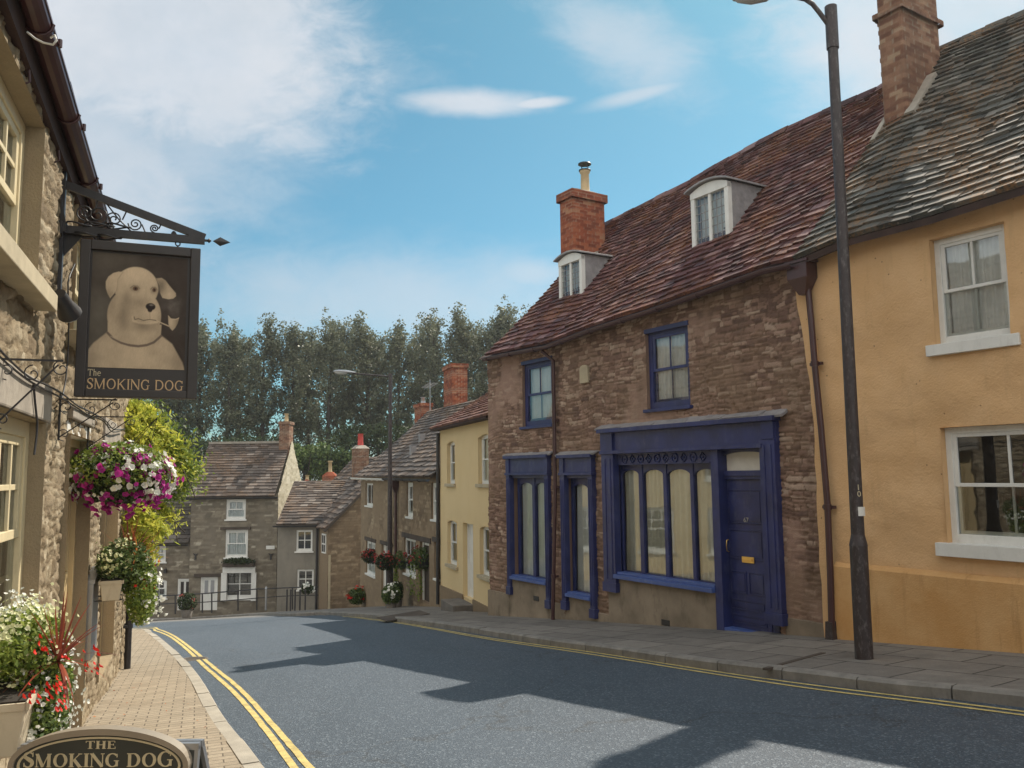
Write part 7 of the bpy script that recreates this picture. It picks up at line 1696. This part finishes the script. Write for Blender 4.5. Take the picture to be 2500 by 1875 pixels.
# gable house, turned 30 degrees
r = ray(799, 1480); r = r * (39.0 / r.y); GA = R(30); FG = Frame(r.x, r.y, GA, r.z - .1)
gg = thing_f('gable_house', 'buff rubble gable end house turned towards the street, steep brown stone roof', 'house', FG)
GW = 6.6; ezG = FG.px(799, 1286)[1]; rxG = GW / 2; rzG = max(FG.px(880, 1203)[1] * 0 + ezG + rxG * 1.28, ezG + 2.0)
sl_g = (FG.px(877, 1206)[1] - ezG) / max(.2, FG.px(877, 1206)[0]); rzG = ezG + sl_g * rxG
xs = None
def wall_gable(par, W, zb, ze, rz_, mat, sty):
    res = .06; X_, Z_ = np.meshgrid(axis_pts(0, W, res, []), axis_pts(zb, rz_, res, [])); h, T = masonry(X_, Z_, sty); V = np.stack([X_, -h, Z_], -1).reshape(-1, 3); k = X_.shape[1]
    I, J = np.meshgrid(np.arange(k - 1), np.arange(X_.shape[0] - 1)); I, J = I.ravel(), J.ravel(); xm = (X_[0][I] + X_[0][I + 1]) / 2; zm = (Z_[J, 0] + Z_[J + 1, 0]) / 2
    kp = zm < ze + (rz_ - ze) * (1 - np.abs(xm - W / 2) / (W / 2)); a = (J * k + I)[kp]
    return np_mesh('gable_wall', V, np.stack([a, a + 1, a + k + 1, a + k], -1), mat, par, T.reshape(-1, 3), smooth=True)
wall_gable(gg, GW, -1.2, ezG, rzG, M['rowstone'], dict(STR, seed=97, smear=.35))
DG = 6.0
def fG(u, t): return Vector((lerp(-.2, rxG, t), lerp(DG, -.16, u), lerp(ezG - .1, rzG + .03, t) - .08 * math.sin(math.pi * t)))
roof('roof', gg, M['tilebrown'], fG, DG, 4, 18, tw=.32, th=.05, seed=98, wild=1.3)
mb = MB(); mb.add([(rxG, -.16, rzG), (rxG, DG, rzG), (GW + .2, DG, ezG - .1), (GW + .2, -.16, ezG - .1)], [(0, 1, 2, 3)]); mb.build('back_roof', M['tilebrown'], gg)
mb = MB(); mb.beam((-.22, -.12, ezG - .2), (rxG, -.12, rzG - .09), .10, .14, (0, 1, 0)); mb.build('bargeboard', M['woodd'], gg)
mb = MB(); mb.box(.0, GW, .0 + .02, DG, -1.2, ezG); mb.build('side_wall', M['rowstone'], gg)
# small side window and pale quoins next to the pipe
sw = FG.px(799, 1300)[0]; mb = MB(); mb.box(-.04, .0, .25, .85, ezG - 1.25, ezG - .35); o = mb.build('window', M['white'], gg); mb = MB(); mb.box(-.045, -.038, .32, .52, ezG - 1.18, ezG - .85); mb.box(-.045, -.038, .58, .78, ezG - 1.18, ezG - .85); mb.box(-.045, -.038, .32, .52, ezG - .78, ezG - .42); mb.box(-.045, -.038, .58, .78, ezG - .78, ezG - .42); mb.build('pane', M['dark'], o)
mb = MB(); mb.box(.02, .12, -.05, 0, -.2, 2.4); mb.build('door_post', M['sillstone'], gg)
# red-potted stack on the gable house ridge
rc = ray(880, 1094); rc = rc * (42.0 / rc.y); q = FG.loc(rc)
masonry_box('chimney', gg, M['brick2'], q[0] - .34, q[0] + .34, q[1] - .3, q[1] + .3, q[2] - 1.6, q[2] - .02, dict(BS, seed=77), .06).name = 'chimney'
mb = MB(); mb.hexa([(q[0] - .38, q[1] - .33, q[2] - .03), (q[0] + .38, q[1] - .33, q[2] - .03), (q[0] - .38, q[1] + .33, q[2] - .03), (q[0] + .38, q[1] + .33, q[2] - .03), (q[0] - .2, q[1] - .15, q[2] + .14), (q[0] + .2, q[1] - .15, q[2] + .14), (q[0] - .2, q[1] + .15, q[2] + .14), (q[0] + .2, q[1] + .15, q[2] + .14)]); mb.build('flaunching', M['cement'], gg)
mb = MB(); mb.lathe([(.15, 0), (.14, .1), (.135, .58), (.15, .60)], q[0], q[1], 12, q[2] + .12); mb.build('chimney_pot', M['redpot'], gg)
# house behind with two chimneys peeping over
def peep(label, px, ytop, ybase, Y, wpx, pot_t):
    F, W = front(px - 60, px + 60, Y); F.o.z = gz(F.o.x, Y) - .5
    o = thing_f('back_house', label, 'house', F); zr = F.px(px, ybase, 3)[1]
    body('wall', o, M['farstone'], 0, W, 0, 6, -1, zr - 3.2, zr - 3.2, 3, zr - .3, zr - .3)
    roof('roof', o, M['tilebrown'], lambda u, t: Vector((lerp(-.1, W + .1, u), lerp(-.2, 3, t), lerp(zr - 3.3, zr - .1, t))), W, 3, 14, tw=.4, th=.05, seed=int(px))
    a, b = F.px(px - wpx / 2, ytop, 3)[0], F.px(px + wpx / 2, ytop, 3)[0]; zt = F.px(px, ytop, 3)[1]
    c = masonry_box('chimney', o, M['brick'], a, b, 2.6, 3.4, zr - .8, zt - .25, dict(BS, seed=int(px)), .06)
    mb = MB(); mb.hexa([(a, 2.6, zt - .25), (b, 2.6, zt - .25), (a, 3.4, zt - .25), (b, 3.4, zt - .25), (lerp(a, b, .3), 2.85, zt), (lerp(a, b, .7), 2.85, zt), (lerp(a, b, .3), 3.15, zt), (lerp(a, b, .7), 3.15, zt)]); mb.build('flaunching', M['brick'], c)
    hp_ = F.px(px, pot_t, 3)[1] - zt; mb = MB(); mb.lathe([(.15, -.05), (.12, .1), (.12, hp_ * .85), (.17, hp_ * .88), (.16, hp_)], (a + b) / 2, 3, 12, zt); mb.build('chimney_pot', M['pot'], c)
peep('distant house behind the grey house, only its brick chimney with buff pot showing', 806, 1152, 1178, 52, 32, 1125)
peep('distant house behind, only a short pale chimney showing beside the tall house gable', 750, 1170, 1178, 56, 12, 1160)

# ================================================================== railings and posts
YR = 38.0
def rp(x, y, Y=YR): return vpx(x, y, Y)
rl = thing('railing', 'black iron railing with two rails along the pavement edge in front of the far houses', 'railing', (rp(480, 1488).x, YR, rp(480, 1488).z), 0)
ro = rl.location.copy()
for (x, yt, yb) in ((358, 1455, 1497), (362, 1456, 1496), (388, 1455, 1494), (428, 1452, 1493), (494, 1448, 1490), (517, 1446, 1490), (581, 1440, 1485), (627, 1437, 1484), (714, 1434, 1482)):
    mb = MB(); mb.beam(rp(x, yb + 6) - ro, rp(x, yt) - ro, .05, .05, (0, 1, 0)); mb.build('post', M['black'], rl)
mb = MB(); mb.tube([rp(x, y) - ro for x, y in ((320, 1460), (358, 1457), (430, 1453), (500, 1449), (560, 1444), (629, 1438), (680, 1436), (727, 1434), (777, 1433))], .028, 6); mb.build('rail', M['black'], rl)
mb = MB(); mb.tube([rp(x, y) - ro for x, y in ((320, 1478), (358, 1476), (430, 1473), (500, 1470), (560, 1466), (629, 1460), (680, 1456), (727, 1454), (777, 1453))], .022, 6); mb.build('rail', M['black'], rl)
wp = thing('marker_post', 'pale grey post standing at the bend of the black railing', 'post', rp(649, 1484, YR - .3), 0); mb = MB(); mb.tube([(0, 0, -.1), (0, 0, .84)], .045, 10); mb.tube([(0, 0, .84), (0, 0, .92)], [.06, .03], 10); mb.build('shaft', M['metal'], wp)
for i, x in enumerate((700, 709, 720, 732, 745)):
    b = rp(x, 1489, 36.0); t_ = thing('bollard', 'slim black iron post, %s of five in front of the grey house' % ('leftmost', 'second from left', 'middle one', 'second from right', 'rightmost')[i], 'bollard', b, 0, 'slim black posts in front of the grey house')
    mb = MB(); hh = (1489 - 1441) / FPX * 36.0; mb.tube([(0, 0, -.2), (0, 0, hh - .06)], .035, 8); mb.build('shaft', M['black'], t_); mb = MB(); mb.tube([(0, 0, hh - .06), (0, 0, hh)], [.045, .03], 8); mb.build('cap', M['black'], t_)

# ================================================================== shrubs, tubs and baskets down the hill
def shrub(name, label, px, py, Y, rx, ry, rz, n, mat, flower=None, fn=20, pot=None, cat='plant', group=None, ls=.09):
    c = vpx(px, py, Y); o = thing(name, label, cat, c - Vector((0, 0, rz)), 0, group)
    P, N = blob_pts((0, 0, rz), (rx, ry, rz), n, .25); leaf_mesh('foliage', P, ls, M[mat], o, nrm=N * .4)
    if flower:
        P, N = clumps((0, 0, rz * 1.1), (rx, ry, rz), fn, 5, .05, keep=lambda q: q[2] > rz * .5); blossom('blossom', P, N, .10, M[flower], o)
    if pot: mb = MB(); mb.lathe([(pot * .75, -pot * .9), (pot, .12), (pot * .9, .12)], 0, 0, 14); mb.build('pot', M['concrete'], o)
    return o
shrub('flower_tub', 'dark leafy tub with red flowers by the railing in front of the low house door', 457, 1470, 36.5, .42, .35, .42, 1500, 'leaf_dark', 'petal_p', 10, .25, 'flower tub')
shrub('flower_tub', 'small pot of white flowers behind the black posts below the grey house window', 750, 1438, 37.5, .30, .25, .24, 700, 'leaf_dark', 'petal_w', 14, None, 'flower tub')
shrub('flower_tub', 'mound of red geraniums at the foot of the gable house wall', 872, 1456, 34.0, .40, .35, .34, 1500, 'leaf_bush', 'petal_r', 16, None, 'flower tub')
shrub('flower_tub', 'leafy green tub with yellow leaves at the foot of the far street lamp', 955, 1452, 26.6, .30, .28, .34, 1700, 'leaf_bush', 'petal_w', 6, .18, 'flower tub')
shrub('flower_tub', 'tall bushy green plant standing right of the far street lamp foot', 972, 1446, 27.3, .18, .2, .36, 900, 'leaf_dark', None, 0, .14, 'flower tub')
shrub('bush', 'dark low bush at the pub corner behind the railing', 335, 1478, 35.0, .6, .4, .5, 1400, 'leaf_dark', None, 0, None, 'bush')
def hbask(label, px, py, Y, r, trail=False):
    c = vpx(px, py, Y); o = thing('hanging_basket', label, 'hanging basket', c, 0, 'flower baskets on the stone cottages and lamp')
    mb = MB(); mb.lathe([(.02, -r * .6), (r * .5, -r * .5), (r * .65, 0)], 0, 0, 12); mb.build('basket', M['black'], o)
    P, N = blob_pts((0, 0, .0), (r, r * .8, r * .75), 1400, .3); leaf_mesh('foliage', P, .075, M['leaf_bush'] if trail else M['leaf_dark'], o, nrm=N * .4)
    P, N = clumps((0, 0, r * .15), (r, r * .8, r * .6), 26, 5, .05, keep=lambda q: q[2] > -r * .15); blossom('blossom', P, N, .085, M['petal_p'], o)
    if trail:
        P = []
        for k in range(5):
            x = random.uniform(-.9, .9) * r
            for z in np.linspace(0, -r * random.uniform(1.6, 2.6), 60): P.append((x + rng.normal() * .04, rng.normal() * .06 - .1, z))
        leaf_mesh('trailing_leaves', np.array(P), .08, M['leaf_bright'], o)
    mb = MB(); mb.tube([(0, 0, 0), (0, 0, r * 1.9)], .01, 4); mb.build('chain', M['black'], o); return o
hbask('red flower basket in front of the left window of the stone row', 907, 1358, 32.5, .40)
hbask('red flower basket hung on the far street lamp column', 943, 1372, 27.3, .36)
hbask('dusky flower basket with trailing ivy at the left of the dark cottage door', 992, 1368, 28.6, .50, True)
hbask('dusky flower basket with trailing ivy above the dark cottage door', 1036, 1364, 26.3, .50, True)

# ================================================================== poplars behind the town
def make_tree(seed, Ht):
    r = random.Random(seed); g_ = np.random.default_rng(seed)
    mb = MB(); trunk = [(0, 0, 0)]; x = y = 0
    for k in range(1, 9): x += r.uniform(-.15, .15); y += r.uniform(-.15, .15); trunk.append((x, y, Ht * .95 * k / 8))
    rad = [.42 * (1 - .92 * k / 8) + .02 for k in range(9)]; mb.tube(trunk, rad, 8); P = []; T = []
    tp = lambda z: Vector((np.interp(z, [p[2] for p in trunk], [p[0] for p in trunk]), np.interp(z, [p[2] for p in trunk], [p[1] for p in trunk]), z))
    for i in range(58):
        z = Ht * (.16 + .80 * (i / 58) ** .92); a = r.uniform(0, 6.28); f = z / Ht
        reach = (1.05 + 1.25 * math.sin(math.pi * min(1, f * .95 + .08)) ** .8) * r.uniform(.6, 1.15); rise = reach * r.uniform(1.3, 2.3)
        if f > .86: reach *= .65
        b = tp(z); d = Vector((math.cos(a), math.sin(a), 0)); pts = [b, b + d * reach * .45 + Vector((0, 0, rise * .35)), b + d * reach * .85 + Vector((0, 0, rise * .8)), b + d * reach + Vector((0, 0, rise * 1.05))]
        mb.tube(pts, [.085 * (1.1 - f), .06 * (1.1 - f), .03, .012], 5, caps=False)
        m = 1 + int(10 * f) if f < .5 else 24
        m = int(m * r.uniform(.5, 1.25))
        for _ in range(m):
            t = r.uniform(.30 if f > .4 else .5, 1.05); k = min(2, int(t * 3)); q = pts[k].lerp(pts[k + 1], min(1, t * 3 - k)); c = np.array(q) + g_.normal(size=3) * np.array([.32, .32, .38])
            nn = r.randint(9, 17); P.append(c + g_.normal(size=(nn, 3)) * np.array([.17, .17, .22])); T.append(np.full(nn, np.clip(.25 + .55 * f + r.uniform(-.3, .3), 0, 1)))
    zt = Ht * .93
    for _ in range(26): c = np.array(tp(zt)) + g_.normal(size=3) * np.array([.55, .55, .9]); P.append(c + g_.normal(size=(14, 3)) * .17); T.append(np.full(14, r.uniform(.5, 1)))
    P = np.vstack(P); T = np.concatenate(T)
    o = thing('poplar_tree', 'x', 'tree', (0, 0, 0), 0, 'tall poplars behind the far houses')
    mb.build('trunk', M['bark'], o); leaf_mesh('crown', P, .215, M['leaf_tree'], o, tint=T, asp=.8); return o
tops = [(352, 985, 72), (398, 870, 70), (437, 800, 71), (492, 762, 70), (556, 768, 69), (597, 800, 74), (650, 766, 69), (716, 770, 70), (752, 790, 75), (806, 760, 69), (834, 770, 75), (884, 765, 70), (928, 790, 75), (972, 764, 69), (1030, 775, 74),
        (1068, 748, 68), (1125, 745, 69), (1160, 765, 74), (1205, 738, 68), (1240, 730, 68), (1285, 735, 70), (1330, 760, 70), (300, 800, 71), (245, 780, 72), (185, 790, 70)]
protos = []
words = ['leftmost low', 'second', 'third', 'fourth', 'fifth', 'sixth', 'seventh', 'eighth', 'ninth', 'tenth', 'eleventh', 'twelfth', 'thirteenth', 'fourteenth', 'fifteenth', 'sixteenth', 'seventeenth', 'eighteenth', 'nineteenth', 'twentieth', 'twenty first', 'rightmost']
above = ['behind the golden climber', 'just right of the climber', 'right beside the hanging sign', 'over the left end of the tall house roof', 'over the middle of the tall house roof', 'between two others over the tall house roof', 'left of the tall house chimney', 'right of the tall house chimney', 'behind the distant buff chimney pot', 'over the grey house roof', 'behind the far lamp head', 'behind the red chimney pot', 'just left of the far lamp column', 'just right of the far lamp column', 'left of the row chimney', 'over the row chimney', 'behind the yellow cottage chimney', 'right of the yellow cottage chimney', 'beside the stone house corner', 'behind the stone house verge', 'peeping over the stone house verge', 'hidden mostly by the stone house roof', 'behind the pub, just left of the climber', 'behind the pub, second beyond the climber', 'behind the pub, furthest left of the row']
for i, (x, y, Y) in enumerate(tops):
    t_ = vpx(x, y, Y); zb = -8.5; Hn = t_.z - zb - 1.5
    if i < 5: o = make_tree(300 + i, 25.0); protos.append(o)
    else:
        src = protos[i % 5]; o = src.copy(); link(o)
        for ch_o in src.children: c2_ = ch_o.copy(); link(c2_, o)
    s_ = Hn / 25.3; o.location = (t_.x, Y, zb); o.rotation_euler = (0, 0, random.uniform(0, 6.28)); o.scale = (s_ * random.uniform(.98, 1.14), s_ * random.uniform(.98, 1.14), s_)
    o['label'] = 'tall poplar %s' % above[i]
# greenery under the poplars
def bushy(label, px, py, Y, rx, rz, n, mat, ls=.22):
    c = vpx(px, py, Y); o = thing('bush', label, 'bush', (c.x, c.y, c.z - rz), 0, 'bushes under the poplars')
    P = []; 
    for _ in range(26): q, _n = blob_pts(np.array([random.uniform(-.8, .8) * rx, random.uniform(-.6, .6) * rx, rz * random.uniform(.5, 1.5)]), (rx * .34, rx * .34, rz * .34), n // 26, .4); P.append(q)
    leaf_mesh('foliage', np.vstack(P), ls, M[mat], o, asp=.7)
    mb = MB()
    for k in range(5): a = k * 1.3; mb.tube([(0, 0, -1.5), (.3 * math.cos(a), .3 * math.sin(a), rz * .6), (rx * .5 * math.cos(a), rx * .5 * math.sin(a), rz * 1.3)], [.09, .06, .02], 5)
    mb.build('stem', M['bark'], o)
bushy('pale green bush showing between the tall house gable and the buff chimney pot', 750, 1128, 60, 1.9, 1.8, 5200, 'leaf_bush')
bushy('green bush right of the buff chimney pot behind the grey house roof', 838, 1135, 61, 1.8, 1.6, 4200, 'leaf_bush')
bushy('dark bushy tree left of the tall house roof', 405, 1110, 58, 2.4, 3.4, 6000, 'leaf_dark')
bushy('dark undergrowth low beneath the poplars over the tall house ridge', 560, 1100, 64, 6.5, 1.4, 5000, 'leaf_dark')
bushy('dark undergrowth low beneath the poplars behind the stone row roof', 930, 1075, 64, 4.5, 1.7, 5000, 'leaf_dark')

# ================================================================== cream house round the corner behind the pub (mirrored in the shop windows)
FK = Frame(-11.5, 14.2, R(90), gz(-11.5, 17) - .2)
kh = thing_f('corner_house', 'cream rendered house round the corner behind the pub, mirrored in the shop windows', 'house', FK)
ko = [(1.0, 2.1, 1.0, 2.5), (3.2, 4.4, 1.0, 2.5), (5.6, 6.7, 1.0, 2.5), (1.0, 2.1, 3.4, 4.6), (5.6, 6.7, 3.4, 4.6)]
wall('wall', kh, M['yellow'], 0, 7.6, -1.2, 5.4, ko, .4, dict(flat=True, big=.02, amp=.0), rev=.2)
for r_ in ko: window(kh, *r_, M['white'], 3, 4, rec=.05, fw=.09, bw=.04, back='dim', bev=0, sill=(.08, .06, .06))
body('side_wall', kh, M['yellow'], .01, 7.59, .45, 6, -1.2, 5.35, 5.35, 3, 8.2, 8.2)
roof('roof', kh, M['tilebrown'], lambda u, t: Vector((lerp(-.1, 7.7, u), lerp(-.2, 3, t), lerp(5.4, 8.4, t))), 7.8, 4, 16, tw=.4, th=.05, seed=5)

# a few fallen leaves and petals on the pub pavement
LP_ = []
for _ in range(70):
    a_ = random.uniform(4, 11.5); d_ = abs(random.gauss(0, .35)) + .02; p_ = FP.w(a_, -d_, 0)
    if _ % 4 == 0: p_ = on_ground(random.uniform(300, 560), random.uniform(1640, 1850))
    LP_.append((p_.x, p_.y, gz(p_.x, p_.y) + KH + .004))
V_, F_, T_ = leaf_quads(np.array(LP_), .035); V_[:, 2] = np.repeat(np.array(LP_)[:, 2], 4) + rng.random(len(V_)) * .012
np_mesh('fallen_leaves', V_, F_, M['orange_leaf'], None, T_, kind='stuff')

# ------------------------------------------------------------------ thin haze over street and trees, added to stand for the lens-flare veil
HZ = 0.0006
if HZ:
    mb = MB(); mb.box(-1410, 1410, -810, 2010, -14, 27); hz_m = bpy.data.materials.new('flare_veil_air'); hz_m.use_nodes = True; t = NT(hz_m.node_tree); t.t.nodes.clear()
    t.n('ShaderNodeOutputMaterial'); pv = t.n('ShaderNodeVolumePrincipled', inp={'Density': HZ, 'Anisotropy': 0.55}); pv.inputs['Color'].default_value = (0.93, 0.93, 0.95, 1)
    t.t.links.new(pv.outputs[0], [n for n in t.t.nodes if n.type == 'OUTPUT_MATERIAL'][0].inputs['Volume'])
    mb.build('flare_veil_haze', hz_m, kind='stuff')
